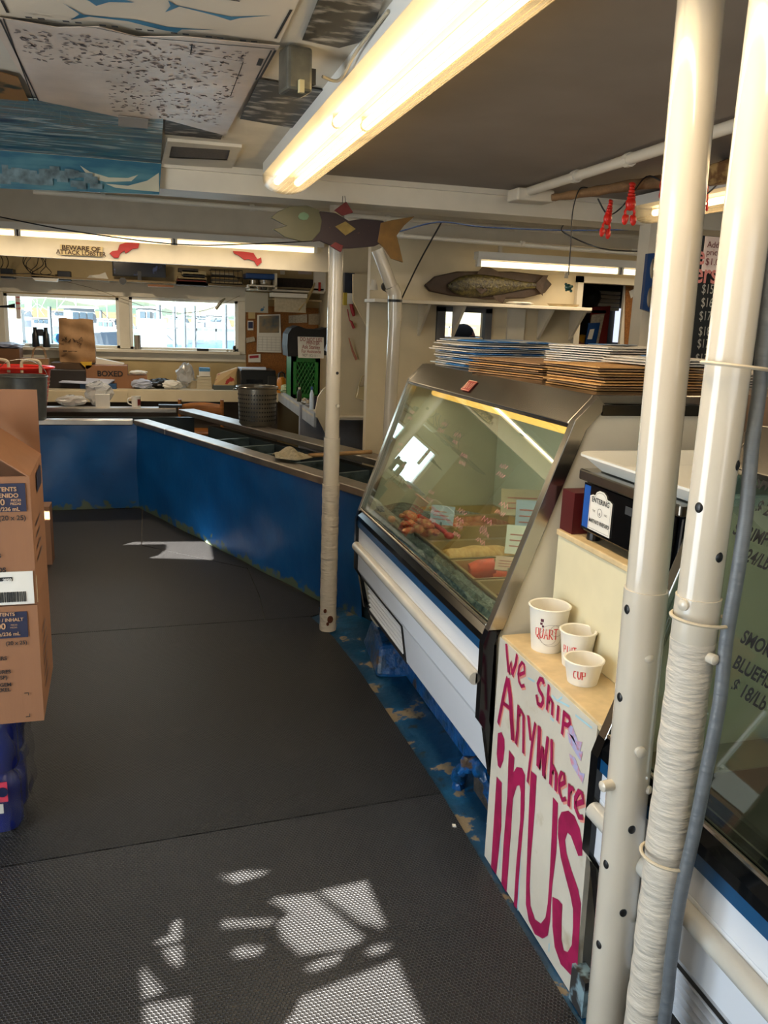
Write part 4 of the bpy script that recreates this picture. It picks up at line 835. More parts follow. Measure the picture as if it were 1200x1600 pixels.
# ---- posters on the ceiling
def sheet(name, pts, m, label, cat='poster', z=ZC-.006, sag=0., **k):
    return one(name, B().prism([(p[0], p[1], z-.0) for p in pts], (0, 0, .0015)), m, pts[0][:2]+(z,), label, cat, **k)
posp = mat('poster_paper_cream', '#cdbfa9', .6, var=.08, scale=3, bump=.3, bscale=5)
chart = mat('poster_paper_chart', '#bca893', .35, var=.2, scale=4, bump=.5, bscale=4)
pz = ZC-.006
ps1 = sheet('ceiling_poster', [(-0.306, 1.87, 2.244), (0.315, 1.631, 2.244), (0.321, 2.138, 2.244), (0.164, 2.136, 2.244), (-0.06, 2.145, 2.244), (-0.292, 2.209, 2.244), (-0.37, 2.21, 2.244)], posp, 'cream ceiling poster of long blue swordfish and sharks at the top left')
b = B()
def zfill(b, pts, z): 
    P = [Vector((p[0], p[1], 0)) for p in pts]; b.add([(p.x, p.y, z) for p in P], [tuple(q) for q in tessellate_polygon([P])])
zfill(b, [(-0.149, 2.055, 2.243), (-0.111, 2.116, 2.243), (0.002, 2.104, 2.243), (0.067, 2.126, 2.243), (0.099, 2.122, 2.243), (0.175, 2.104, 2.243), (0.098, 2.131, 2.243), (0.088, 2.159, 2.243), (0.051, 2.151, 2.243), (-0.018, 2.121, 2.243), (-0.099, 2.123, 2.243), (-0.141, 2.162, 2.243), (-0.119, 2.115, 2.243)], pz-.0012)
zfill(b, [(0.063, 1.955, 2.243), (0.08, 1.979, 2.243), (0.153, 1.997, 2.243), (0.197, 2.004, 2.243), (0.278, 1.963, 2.243), (0.215, 2.005, 2.243), (0.197, 2.029, 2.243), (0.161, 2.01, 2.243), (0.087, 1.984, 2.243), (0.059, 2.031, 2.243), (0.069, 1.987, 2.243)], pz-.0012)
zfill(b, [(-0.116, 1.996, 2.243), (-0.041, 1.981, 2.243), (-0.003, 1.996, 2.243), (-0.054, 2.013, 2.243), (-0.081, 2.047, 2.243), (-0.093, 2.024, 2.243)], pz-.0012)
obj('fish_print', b, mat('fish_blue_print', '#2f6f8c', .5, var=.3, scale=12), ps1)
b = B(); 
for p, q in (((-0.271, 2.088, 2.243), (-0.27, 2.167, 2.243)), ((0.311, 1.913, 2.243), (0.307, 2.111, 2.243)), ((0.146, 1.9, 2.243), (0.204, 1.906, 2.243))): 
    d = (Vector(q)-Vector(p)).normalized(); n_ = Vector((-d.y, d.x, 0))*.003; b = B(); b.add([tuple(Vector(p)+n_)[:2]+(pz-.0012,), tuple(Vector(q)+n_)[:2]+(pz-.0012,), tuple(Vector(q)-n_)[:2]+(pz-.0012,), tuple(Vector(p)-n_)[:2]+(pz-.0012,)], [(0,1,2,3)]); obj('border_line', b, ink, ps1)
cz_ = ZC-.014
PC = [(-0.341, 2.189, 2.236), (-0.289, 2.185, 2.236), (-0.172, 2.204, 2.236), (-0.081, 2.162, 2.236), (0.001, 2.202, 2.236), (0.1, 2.157, 2.236), (0.321, 2.139, 2.236), (0.317, 2.414, 2.236), (0.303, 2.433, 2.236), (0.292, 3.217, 2.236), (0.075, 3.045, 2.236), (-0.056, 3.086, 2.236), (-0.296, 2.954, 2.236), (-0.307, 2.684, 2.236), (-0.312, 2.341, 2.236), (-0.346, 2.217, 2.236)]
ch = sheet('ceiling_poster', PC, chart, 'large pinkish ceiling chart crowded with small grey drawings', z=cz_)
b = B(); rg = random.Random(5)
q00, q10, q01 = Vector((-0.272, 2.254, 2.236)), Vector((0.274, 2.2, 2.236)), Vector((-0.27, 2.968, 2.236)); q11 = Vector((0.252, 3.052, 2.236))
def cpt(u, v): return q00*(1-u)*(1-v)+q10*u*(1-v)+q01*(1-u)*v+q11*u*v
for i in range(760):
    u, v = rg.random(), rg.random()**1.2
    if u < .35 and v > .35: continue
    c = cpt(u, v); s = rg.uniform(.005, .014); a = rg.uniform(0, PI); dx, dy = math.cos(a), math.sin(a); w = s*rg.uniform(.25, .6)
    b.add([(c.x+dx*s, c.y+dy*s, cz_-.0008), (c.x-dy*w, c.y+dx*w, cz_-.0008), (c.x-dx*s, c.y-dy*s, cz_-.0008), (c.x+dy*w, c.y-dx*w, cz_-.0008)], [(0,1,2,3)])
obj('small_drawing', b, mat('chart_ink', '#7a6e68', .7, var=.4, scale=30), ch, kind='stuff')
b = B()
def zline(b, p, q, w, z):
    p, q = Vector(p), Vector(q); d = (q-p).normalized(); n_ = Vector((-d.y, d.x, 0))*w/2
    b.add([(p+n_)[:][:2]+(z,), (q+n_)[:][:2]+(z,), (q-n_)[:][:2]+(z,), (p-n_)[:][:2]+(z,)], [(0,1,2,3)])
for p, q, w in (((-0.29, 2.194, 2.236), (-0.296, 2.954, 2.236), .004), ((-0.282, 2.182, 2.236), (-0.309, 2.96, 2.236), .003), ((-0.262, 2.178, 2.236), (-0.088, 2.169, 2.236), .003), ((-0.088, 2.169, 2.236), (0.001, 2.198, 2.236), .003), ((0.001, 2.198, 2.236), (0.314, 2.162, 2.236), .004), ((0.316, 2.172, 2.236), (0.312, 2.442, 2.236), .006), ((0.307, 2.175, 2.236), (0.304, 2.445, 2.236), .004), ((0.254, 2.295, 2.236), (0.256, 2.651, 2.236), .002), ((0.125, 2.273, 2.236), (0.254, 2.295, 2.236), .0015), ((0.124, 2.201, 2.236), (0.125, 2.283, 2.236), .003), ((0.293, 2.251, 2.236), (0.294, 2.313, 2.236), .012)): zline(b, p, q, w, cz_-.0009)
for k in range(22):
    u = k/21; p = Vector((-0.259, 2.156, 2.236))*(1-u)+Vector((0.279, 2.126, 2.236))*u; zline(b, p, p+Vector((.014,-.002,0)), .010, cz_-.0009) if k % 3 else None
obj('printed_border', b, ink, ch)
# sea mural
mm = bpy.data.materials.new('sea_mural'); mm.use_nodes = True; n = mm.node_tree; bs = n.nodes['Principled BSDF']; bs.inputs['Roughness'].default_value = .35
tc = n.nodes.new('ShaderNodeTexCoord'); mp = n.nodes.new('ShaderNodeMapping'); mp.inputs['Scale'].default_value = (1.1, 6.5, 1); nz = n.nodes.new('ShaderNodeTexNoise'); nz.inputs['Scale'].default_value = 2.6; nz.inputs['Detail'].default_value = 8; nz.inputs['Distortion'].default_value = 1.2
cr = n.nodes.new('ShaderNodeValToRGB'); els = [(.3,'#143c58'),(.40,'#2a6478'),(.46,'#4f7c80'),(.50,'#7a6a5a'),(.54,'#3a8094'),(.60,'#c0c6be'),(.68,'#245a7a')]
cr.color_ramp.elements[0].position = els[0][0]; cr.color_ramp.elements[0].color = lin(els[0][1]); cr.color_ramp.elements[1].position = els[-1][0]; cr.color_ramp.elements[1].color = lin(els[-1][1])
for p_, c_ in els[1:-1]: e = cr.color_ramp.elements.new(p_); e.color = lin(c_)
n.links.new(tc.outputs['Object'], mp.inputs[0]); n.links.new(mp.outputs[0], nz.inputs['Vector']); n.links.new(nz.outputs[0], cr.inputs[0]); n.links.new(cr.outputs[0], bs.inputs['Base Color'])
mu = sheet('ceiling_mural', [(-0.482, 2.999, 2.24), (-0.296, 2.956, 2.24), (0.076, 3.064, 2.24), (0.091, 4.987, 2.24), (-0.867, 5.2, 2.24)], mm, 'blue and teal painted seascape sheet on the ceiling at the left', 'painting', z=ZC-.010)
zm = ZC-.0112
b = B()
for (x_, y_) in ((18,158),(55,160),(40,156)):
    base = Vector((-0.327, 3.145, 2.24)); 
for i in range(9): 
    p = Vector((-0.318, 2.991, 2.24)); q = Vector((-.42+.06*i, 4.0+.05*abs(i-4), 0)); zline(b, p+Vector((.02*i-.08,0,0)), Vector((p.x+.05*i-.2, p.y+.22, 0)), .005, zm-.0003)
    p2_ = Vector((-0.222, 3.07, 2.24)); zline(b, p2_+Vector((.02*i-.08,0,0)), Vector((p2_.x+.045*i-.18, p2_.y+.25, 0)), .005, zm-.0003)
obj('white_branch', b, mat('branch_paint', '#9fb4b4', .6), mu)
ml2 = one('hanging_mural', B().prism([(-1.0,3.925,2.236), (.086,3.925,2.236), (0.074, 3.925, 2.111), (-0.935, 3.925, 2.077)], (0, .004, 0)), mat('mural_lower', '#1f5a70', .4, col2='#4f7f86', thr=(.4, .65), scale=4, stretch=(1, 1, 5)), (-0.555, 3.925, 2.15), 'teal painted sheet with white waves and grey town, hanging over the main beam', 'painting')
b = B()
def xf(b, pts, y_=3.9235):
    P = [Vector((p[0], p[2], 0)) for p in pts]; b.add([(p.x, y_, p.y) for p in P], [tuple(q) for q in tessellate_polygon([P])])
xf(b, [(-0.244, 3.92, 2.203), (-0.207, 3.92, 2.181), (-0.131, 3.92, 2.164), (-0.053, 3.92, 2.168), (-0.011, 3.92, 2.184), (-0.04, 3.92, 2.156), (-0.144, 3.92, 2.145), (-0.208, 3.92, 2.156)])
xf(b, [(-0.145, 3.92, 2.138), (-0.054, 3.92, 2.137), (0.025, 3.92, 2.163), (0.074, 3.92, 2.198), (0.074, 3.92, 2.121), (-0.015, 3.92, 2.122), (-0.106, 3.92, 2.125)])
obj('white_wave', b, mat('wave_cream', '#b9b49c', .5, var=.1), ml2)
b = B(); rg = random.Random(2)
for i in range(26):
    p = Vector((-0.549, 3.92, 2.154))*(1-i/25)+Vector((-0.183, 3.92, 2.143))*(i/25); w_, h_ = rg.uniform(.01,.035), rg.uniform(.006,.02); z_ = p.z+rg.uniform(-.03,.025); yy_ = 3.9232-.0004*i; b.add([(p.x-w_,yy_,z_-h_),(p.x+w_,yy_,z_-h_),(p.x+w_,yy_,z_+h_),(p.x-w_,yy_,z_+h_)], [(0,1,2,3)])
obj('painted_town', b, mat('grey_town_paint', '#5d7074', .6, var=.6, scale=25), ml2, kind='stuff')
sheet('ceiling_paper', [(-0.065, 3.042, 2.23), (0.029, 3.056, 2.23), (0.027, 3.2, 2.23), (-0.07, 3.204, 2.23)], mat('grey_note', '#9b958d', .7), 'small blank grey paper taped between the chart and the seascape', 'paper', z=ZC-.018)
sheet('ceiling_poster', [(-0.425, 2.673, 2.24), (-0.361, 2.671, 2.24), (-0.321, 2.707, 2.24), (-0.328, 2.995, 2.24), (-0.482, 2.999, 2.24)], mat('brown_green_print', '#8a6230', .5, col2='#1d2a1c', thr=(.5,.56), scale=7), 'small brown and dark green print at the left edge of the ceiling', z=ZC-.011)
bwp = mat('bw_photo_print', '#24221f', .5, col2='#a39d92', thr=(.5,.66), scale=11, stretch=(1,2.2,1))
sheet('ceiling_photo', [(0.354, 1.844, 2.24), (0.442, 1.795, 2.24), (0.473, 1.775, 2.24), (0.501, 1.951, 2.24), (0.495, 2.071, 2.24), (0.461, 2.126, 2.24), (0.368, 2.104, 2.24)], bwp, 'torn black and white photo print beside the long ceiling light, nearest the top edge', 'photo print')
sheet('ceiling_photo', [(0.316, 2.47, 2.24), (0.55, 2.523, 2.24), (0.558, 2.859, 2.24), (0.554, 3.046, 2.24), (0.318, 2.971, 2.24)], bwp, 'black and white landscape photo print beside the long ceiling light, behind the grey box', 'photo print')
sheet('ceiling_photo', [(0.083, 3.032, 2.24), (0.285, 3.026, 2.24), (0.286, 3.337, 2.24), (0.086, 3.338, 2.24)], bwp, 'small black and white photo print just above the ceiling vent frame', 'photo print')
vf = thing('ceiling_vent', (0.232, 3.69, 2.24), 'white framed vent with grey screen in the ceiling next to the seascape', 'vent')
b = B(); vo = [(0.099, 3.425, 2.235), (0.372, 3.42, 2.235), (0.381, 3.903, 2.235), (0.086, 3.955, 2.235)]; vi = [(0.116, 3.521, 2.235), (0.336, 3.492, 2.235), (0.345, 3.723, 2.235), (0.113, 3.78, 2.235)]
b.add([p[:2]+(ZC-.012,) for p in vo]+[p[:2]+(ZC-.012,) for p in vi]+[p[:2]+(ZC-.0005,) for p in vo], [(0,1,5,4),(1,2,6,5),(2,3,7,6),(3,0,4,7),(0,1,9,8),(1,2,10,9),(2,3,11,10),(3,0,8,11)]); obj('frame', b, ceilw, vf, nofix=True)
obj('screen', B().add([p[:2]+(ZC-.008,) for p in vi], [(0,1,2,3)]), mat('screen_grey', '#5b554f', .7, var=.2, scale=90), vf)
jb = thing('junction_box', (0.357, 2.123, 2.17), 'grey metal junction box with a beige plug hanging from the ceiling', 'junction box')
jc = Vector((0.366, 2.172, 2.18)); b = B(); b.M = T(jc.x, jc.y, 2.19, .2); b.box(-.032, .032, -.03, .04, -.045, .055); obj('box', b, mat('box_grey_metal', '#6c6a60', .35, .6, var=.3, scale=20), jb, bevel=.008)
b = B(); b.M = T(jc.x, jc.y, 2.19, .2); b.box(.032, .048, -.01, .02, -.02, .015); obj('black_plug', b, blackp, jb)
b = B(); b.M = T(jc.x, jc.y, 2.19, .2); b.box(-.006, .006, -.042, -.03, -.05, -.022); obj('beige_plug', b, mat('beige_plug', '#c8b98a', .5), jb)
cable('power_cord', [(jc.x+.065, jc.y, 2.19), (jc.x+.11, jc.y+.01, 2.19), (jc.x+.12, jc.y-.12, 2.22), (jc.x+.13,jc.y-.35,2.235)], .004, 'beige cord curving from the grey junction box along the ceiling', mat('beige_cord', '#b3a68b', .5), 'cord')

# ---- painted wooden fish sign
FY = 3.90
pf = thing('wooden_fish', (0.864, 3.9, 2.01), 'painted wooden fish with green head, dark red body and ochre tail, hanging on the beam', 'wooden fish')
def yfill(b, pts, th): 
    P = [Vector((p[0], p[2], 0)) for p in pts]; y = pts[0][1]; return b.prism([(p.x, y, p.y) for p in P], (0, th, 0))
obj('body', yfill(B(), [(0.773, 3.9, 2.087), (0.847, 3.9, 2.084), (0.908, 3.9, 2.054), (0.968, 3.9, 2.067), (1.068, 3.9, 2.065), (1.09, 3.9, 2.052), (1.078, 3.9, 1.972), (1.032, 3.9, 1.95), (0.92, 3.9, 1.935), (0.86, 3.9, 1.931), (0.776, 3.9, 1.96), (0.741, 3.9, 1.953)], .022), mat('fish_dark_red', '#1e0a0e', .5, col2='#4a2c1e', thr=(.66,.7), scale=60), pf, bevel=.002)
obj('head', yfill(B(), [(0.551, 3.898, 2.045), (0.585, 3.898, 2.074), (0.642, 3.898, 2.1), (0.714, 3.898, 2.107), (0.767, 3.898, 2.092), (0.783, 3.898, 2.046), (0.775, 3.898, 1.999), (0.74, 3.898, 1.958), (0.687, 3.898, 1.952), (0.614, 3.898, 1.967), (0.562, 3.898, 1.997), (0.623, 3.898, 2.014)], .02), mat('fish_olive', '#47452b', .5, var=.15), pf, bevel=.002)
obj('eye', yfill(B(), [(0.673, 3.893, 2.058), (0.682, 3.893, 2.072), (0.699, 3.893, 2.078), (0.717, 3.893, 2.071), (0.723, 3.893, 2.061), (0.714, 3.893, 2.047), (0.697, 3.893, 2.043), (0.679, 3.893, 2.047)], .006), mat('eye_teal', '#4d6b50', .5), pf)
obj('tail_fin', yfill(B(), [(1.059, 3.898, 2.055), (1.111, 3.898, 2.07), (1.221, 3.898, 2.094), (1.173, 3.898, 2.051), (1.138, 3.898, 2.004), (1.156, 3.898, 1.948), (1.174, 3.898, 1.886), (1.117, 3.898, 1.9), (1.078, 3.898, 1.949), (1.047, 3.898, 1.97)], .02), mat('fish_ochre', '#6a4b18', .5, var=.2, scale=25), pf, bevel=.002)
obj('top_fin', yfill(B(), [(0.84, 3.895, 2.096), (0.893, 3.895, 2.136), (0.927, 3.895, 2.091), (0.879, 3.895, 2.074)], .02), mat('fin_red', '#5a1412', .5), pf, bevel=.002)
obj('bottom_fin', yfill(B(), [(0.823, 3.895, 1.94), (0.846, 3.895, 1.958), (0.886, 3.895, 1.944), (0.874, 3.895, 1.915)], .02), mat('fin_red', '#5a1412', .5), pf, bevel=.002)
obj('diamond', yfill(B(), [(0.844, 3.893, 2.025), (0.891, 3.893, 2.05), (0.94, 3.893, 2.02), (0.893, 3.893, 1.989)], .006), mat('diamond_ochre', '#6c5a28', .5, var=.3, scale=30), pf)
w_ = B()
for x_ in (535, 541): pass
w_.tube([(0.878, 3.91, 2.128), (0.88, 3.91, 2.161)], .0015, 5); w_.tube([(0.893, 3.91, 2.129), (0.889, 3.91, 2.162)], .0015, 5); obj('hanging_wire', w_, darkm, pf)

# ---- mounted fish trophy
tr = thing('mounted_fish', (2.302, 5.55, 1.882), 'taxidermy carp mounted on an oval brown bark plaque above the shelf', 'mounted fish')
pq = [(1.822, 5.52, 1.855), (1.892, 5.52, 1.917), (2.05, 5.52, 1.958), (2.45, 5.52, 1.977), (2.694, 5.52, 1.964), (2.763, 5.52, 1.906), (2.714, 5.52, 1.843), (2.56, 5.52, 1.802), (2.273, 5.52, 1.782), (2.014, 5.52, 1.796), (1.86, 5.52, 1.819)]
obj('plaque', yfill(B(), pq, .035), darkw, tr, bevel=.008)
sc_ = mat('fish_scales', '#524a22', .3, col2='#1e170a', thr=(.35,.65), scale=55, bump=.6, bscale=80)
fc = Vector((1.98, 5.5, 1.858)); fe = Vector((2.666, 5.5, 1.893)); b = B(); n_ = 22; rs = [.012,.04,.062,.075,.083,.087,.088,.087,.085,.082,.078,.074,.069,.063,.056,.05,.043,.037,.031,.027,.024,.022,.021]
def fishf(u, v):
    i = min(int(u*n_), n_-1); f = u*n_-i; r = rs[i]*(1-f)+rs[i+1]*f; c = fc.lerp(fe, u); a = 2*PI*v
    return (c.x, c.y+.0+math.sin(a)*r*.38, c.z+math.cos(a)*r*.85)
b.grid(fishf, 44, 18); obj('body', b, sc_, tr, smooth=True)
obj('dorsal_fin', yfill(B(), [(2.179, 5.49, 1.946), (2.231, 5.49, 2.011), (2.332, 5.49, 1.97), (2.354, 5.49, 1.938)], .006), darkw, tr)
obj('tail_fin', yfill(B(), [(2.625, 5.49, 1.908), (2.679, 5.49, 1.962), (2.713, 5.49, 1.963), (2.685, 5.49, 1.897), (2.681, 5.49, 1.824), (2.628, 5.49, 1.873)], .006), darkw, tr)
obj('pelvic_fin', yfill(B(), [(2.298, 5.47, 1.807), (2.401, 5.47, 1.82), (2.377, 5.47, 1.759), (2.328, 5.47, 1.775)], .006), darkw, tr)
obj('pectoral_fin', yfill(B(), [(2.157, 5.455, 1.852), (2.251, 5.455, 1.847), (2.206, 5.455, 1.812)], .006), darkw, tr)
obj('eye', B().ball((1.994, 5.465, 1.87), .006), blackg, tr)
# shelf under the trophy
sh_ = thing('wall_shelf', (2.173, 5.5, 1.735), 'long white wall shelf under the mounted fish', 'shelf')
obj('board', B().box((1.425, 5.45, 1.722)[0], (2.986, 5.45, 1.748)[0], 5.33, 5.6, 1.73, 1.752), offwhite, sh_, bevel=.003)
for x_ in (1.80, 2.05, 2.70, 2.95): obj('bracket', B().prism([(x_,5.58,1.73),(x_,5.36,1.73),(x_,5.575,1.52)], (.02,0,0)), offwhite, sh_)
struct('window_frame_interior', B().box(1.94,2.0,5.57,5.62,1.49,1.72).box(2.295,2.345,5.57,5.62,1.49,1.72).box(1.94,2.345,5.57,5.62,1.69,1.725), mat('weathered_grey_frame', '#5d5e60', .6))
struct('wall_batten', B().box(2.47,2.60,5.575,5.6,1.40,1.73), offwhite)
b = B(); c_ = (2.47, 5.4, 1.758); b.lathe([(0,0),(.08,.0),(.10,.012),(.075,.02),(0,.02)], (c_[0], c_[1], 1.752), 24, 1, .8); one('white_platter', b, white, (c_[0], c_[1], 1.752), 'white platter on the wall shelf under the mounted fish tail', 'platter', smooth=True)
b = B(); c_ = (2.799, 5.4, 1.758); b.lathe([(0,0),(.09,.0),(.11,.018),(0,.022)], (c_[0], c_[1], 1.752), 20, 1.1, .6); one('scallop_shell', b, mat('shell_cream', '#b5a27c', .6, bump=.5), (c_[0], c_[1], 1.752), 'flat cream shell at the right end of the wall shelf', 'shell', smooth=True)
b = B(); c_ = (1.517, 5.42, 1.831); b.M = Matrix.Translation(c_) @ Matrix.Rotation(PI/2, 4, 'X'); b.lathe([(0,0),(.03,0),(.034,.03),(.028,.05),(0,.05)], (0,0,0), 18); one('wall_speaker', b, blackp, c_, 'small round black device on the left end of the wall shelf, by the bent pipe', 'speaker', smooth=True)
b = B(); c_ = (1.447, 5.45, 1.828); b.lathe([(.028,-.02),(.016,.045),(0,.045)], c_, 16); one('small_lamp_shade', b, offwhite, c_, 'tiny off white cone on the wall left of the round black device', 'lamp shade', smooth=True)

# ---- person beyond the pass-through window and person in the store room
def person(name, base, label, facing, skinc, hairc, shirt, cap=None, hood=False, H=1.72):
    t = thing(name, base, label, 'person', rot=facing); loc0 = Vector(base); k = H/1.72
    me = bpy.data.meshes.new('body'); V_ = [(0,0,.95),(0,0,1.12),(0,0,1.30),(0,.0,1.42),(0,.005,1.50),(0,-.01,1.60),(0,-.012,1.66),
        (.10,0,.90),(.11,-.01,.50),(.11,.02,.09),(.115,-.10,.04), (-.10,0,.90),(-.11,-.01,.50),(-.11,.02,.09),(-.115,-.10,.04),
        (.17,0,1.39),(.23,.01,1.14),(.22,-.10,.92),(.215,-.14,.86),(-.17,0,1.39),(-.23,.01,1.14),(-.22,-.10,.92),(-.215,-.14,.86)]
    E_ = [(0,1),(1,2),(2,3),(3,4),(4,5),(5,6),(0,7),(7,8),(8,9),(9,10),(0,11),(11,12),(12,13),(13,14),(3,15),(15,16),(16,17),(17,18),(3,19),(19,20),(20,21),(21,22)]
    Rr = [.145,.13,.15,.10,.055,.085,.08,.085,.06,.045,.04,.085,.06,.045,.04,.065,.045,.033,.035,.065,.045,.033,.035]
    me.from_pydata([(x*k,y*k,z*k) for x,y,z in V_], E_, []); o = bpy.data.objects.new('body', me); C.objects.link(o); o.parent = t; me.materials.append(shirt)
    md = o.modifiers.new('skin', 'SKIN'); md.use_smooth_shade = True
    for i, r in enumerate(Rr): me.skin_vertices[0].data[i].radius = (r*k, r*k*.8)
    me.skin_vertices[0].data[0].use_root = True
    s_ = o.modifiers.new('s', 'SUBSURF'); s_.levels = 2; s_.render_levels = 2
    hb = B(); hb.ball((0,-.01*k,1.62*k), .078*k, .095*k, .118*k, 18, 12); hb.ball((0,-.105*k,1.61*k), .014*k,.02*k,.02*k,8,6); hb.ball((.08*k,0,1.61*k), .012*k,.02*k,.03*k,8,6); hb.ball((-.08*k,0,1.61*k), .012*k,.02*k,.03*k,8,6); hb.ball((0,-.095*k,1.565*k), .025*k,.01*k,.006*k,8,4); hb.ball((.032*k,-.094*k,1.63*k), .011*k,.006*k,.006*k,8,4); hb.ball((-.032*k,-.094*k,1.63*k), .011*k,.006*k,.006*k,8,4)
    me2 = B(); me2.v = hb.v; me2.f = hb.f
    h = obj('head', me2, skinc, None, smooth=True); h.location = (0,0,0); h.parent = t
    cb = B(); cb.ball((0,.012*k,1.655*k), .092*k,.105*k,.10*k,18,10); c = obj('cap' if cap else 'hair', cb, cap or hairc, None, smooth=True); c.parent = t
    if cap: vb = B(); vb.lathe([(0,0),(.075*k,0),(.075*k,.008),(0,.01)], (0,-.10*k,1.64*k), 16, 1, .9); c = obj('cap_brim', vb, cap, None); c.parent = t
    for s in (1,-1):
        for f in range(5):
            fb2 = B(); x0 = s*(.205+.009*f)*k; fb2.tube([(x0,-.145*k,.87*k),(x0,-.165*k,.82*k),(x0-s*.004,-.16*k,.785*k+abs(f-2)*.006)], [.010*k,.009*k,.007*k], 8); c = obj('finger', fb2, skinc, None, smooth=True); c.parent = t
    return t
dark_cloth = mat('dark_jacket', '#15151a', .9); skin = mat('skin_tone', '#8c5438', .5); hair = mat('dark_hair', '#0b0a0a', .9)
pA = Vector((2.578, 6.7, 1.58)); person('person', (pA.x, 6.7, -.02), 'person in dark hat and jacket, silhouetted in the small window under the shelf', math.radians(60), skin, hair, dark_cloth, cap=hair, H=1.60)
pB = Vector((3.458, 6.3, 1.471)); person('person', (pB.x, 6.3, -.02), 'person with a yellow cap standing in the store room doorway', math.radians(-40), mat('ruddy_skin', '#9a5230', .5), hair, mat('white_shirt', '#8c8c88', .9), cap=mat('yellow_cap', '#d09a1c', .7), H=1.55)

# ---- store room
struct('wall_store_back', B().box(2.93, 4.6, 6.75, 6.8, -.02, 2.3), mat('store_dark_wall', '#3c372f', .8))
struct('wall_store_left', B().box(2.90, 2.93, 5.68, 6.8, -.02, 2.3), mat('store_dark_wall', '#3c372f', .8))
struct('trim_10', B().box(2.985,3.03,5.56,5.6,.4,1.975).box(3.62,3.66,5.56,5.6,.4,1.975).box(2.985,3.66,5.56,5.6,1.93,1.975), offwhite)
stf = [('red_board', [(3.465, 6.2, 1.778), (3.637, 6.2, 1.795), (3.63, 6.2, 1.427), (3.478, 6.2, 1.424)], mat('board_red', '#7a1f1c', .6), 'dark red board leaning in the store room', 'board'),
 ('white_board', [(3.449, 6.15, 1.718), (3.562, 6.15, 1.732), (3.519, 6.15, 1.427), (3.421, 6.15, 1.425)], paperd, 'pale grey board leaning in front of the red board in the store room', 'board'),
 ('blue_sign', [(3.399, 6.1, 1.652), (3.501, 6.1, 1.66), (3.468, 6.1, 1.418), (3.377, 6.1, 1.416)], bluepl, 'blue sign board with a white mark leaning in the store room', 'sign')]
made = {}
for nm_, pts, m_, l_, c_ in stf: made[nm_] = one(nm_, yfill(B(), pts, .015), m_, pts[0], l_, c_)
sdr = thing('store_room_door', ((3.592, 5.75, 1.687)[0], 5.77, -.012), 'white door with a brown cork panel and notes, standing open at the right of the store room', 'door')
obj('door_leaf', B().box((3.488, 5.76, 1.683)[0], (3.709, 5.76, 1.691)[0], 5.76, 5.79, -.012, 1.96), offwhite, sdr)
obj('cork_face', yfill(B(), [(3.486, 5.75, 1.936), (3.639, 5.75, 1.943), (3.67, 5.75, 1.497), (3.525, 5.75, 1.503)], .008), cork, sdr, label='brown cork face')
obj('oval_mark', yfill(B(), [(3.41, 6.09, 1.603), (3.449, 6.09, 1.609), (3.434, 6.09, 1.528), (3.394, 6.09, 1.527)], .004), paper, made['blue_sign'], label='white oval mark')
for i_, (x_, y_) in enumerate(((985,456),(991,462),(996,455))): one('hung_note', yfill(B(), [(3.512, 5.74, 1.895), (3.548, 5.74, 1.911), (3.565, 5.74, 1.865), (3.534, 5.74, 1.845)], .003) if i_ == 0 else yfill(B(), [(3.556, 5.74, 1.888), (3.593, 5.74, 1.903), (3.609, 5.74, 1.857), (3.579, 5.74, 1.837)], .003), paper, (3.3,5.74,1.85+.01*i_), ['left','right',''][i_]+' small white note pinned on the store room cork panel', 'note') if i_ < 2 else None
b = B()
for k in range(5): c = Vector((3.659, 6.3, 1.914)); b.box(c.x-.10, c.x+.12, 6.3, 6.5, 1.76+.032*k, 1.786+.032*k)
one('foam_container_stack', b, white, (3.665, 6.3, 1.863), 'stack of white containers in plastic on the store room upper shelf', 'container', bevel=.004)
one('store_shelf', B().box(2.94, 3.6, 6.2, 6.55, 1.735, 1.757), offwhite, (3.1,6.3,1.735), 'upper shelf inside the store room', 'shelf')
b = B(); c = Vector((3.534, 6.3, 1.873)); b.ball((c.x,6.35,1.86), .085,.09,.10,12,8); crumple(b,.006); one('filled_bag', b, mat('dark_plastic_bag','#2e2b28',.35,bump=.6,bscale=30), (c.x,6.35,1.757), 'dark lumpy plastic bag on the store room upper shelf', 'bag', smooth=True)
struct('window_3', B().box((4.012, 6.74, 1.747)[0], (4.082, 6.74, 1.749)[0], 6.72, 6.75, (4.059, 6.74, 1.498)[2], (4.026, 6.74, 1.791)[2]), mat('bright_slit_window', '#dfe6f4', .5, emit='#dfe8ff', es=1.2))
# ---- corner post, level, blackboard
struct('corner_post', B().box((2.473, 3.9, 1.984)[0], (2.599, 3.9, 1.991)[0], 3.9, 4.0, -.02, 2.2), offwhite)
lv = thing('spirit_level', (2.467, 3.85, 1.825), 'blue spirit level with oval cutouts hanging on the post behind the near pipe', 'level')
x0_, x1_ = (2.433, 3.86, 1.824)[0], (2.514, 3.86, 1.828)[0]
outer = [(x0_, 1.72), (x1_, 1.70), (x1_+.0, 2.0), (x0_, 1.99)]
def oval(cz, rz): return [((x0_+x1_)/2+.021*math.cos(2*PI*i/14), cz+rz*math.sin(2*PI*i/14)) for i in range(14)]
obj('frame', wall_with_holes(outer, [oval(1.92, .055), oval(1.78, .055)], lambda x, z, t_: (x, 3.86-t_, z), .025), mat('level_blue', '#1d3a68', .4), lv)
bk = thing('blackboard', (2.768, 3.6, 1.741), 'black price chalkboard behind the two near pipes', 'chalkboard')
X0_, X1_ = (2.478, 3.6, 2.054)[0], (2.992, 3.6, 2.085)[0]
obj('board', B().box(X0_, X1_, 3.6, 3.63, 1.30, 2.065), mat('chalkboard', '#1b2024', .8, var=.2, scale=4), bk)
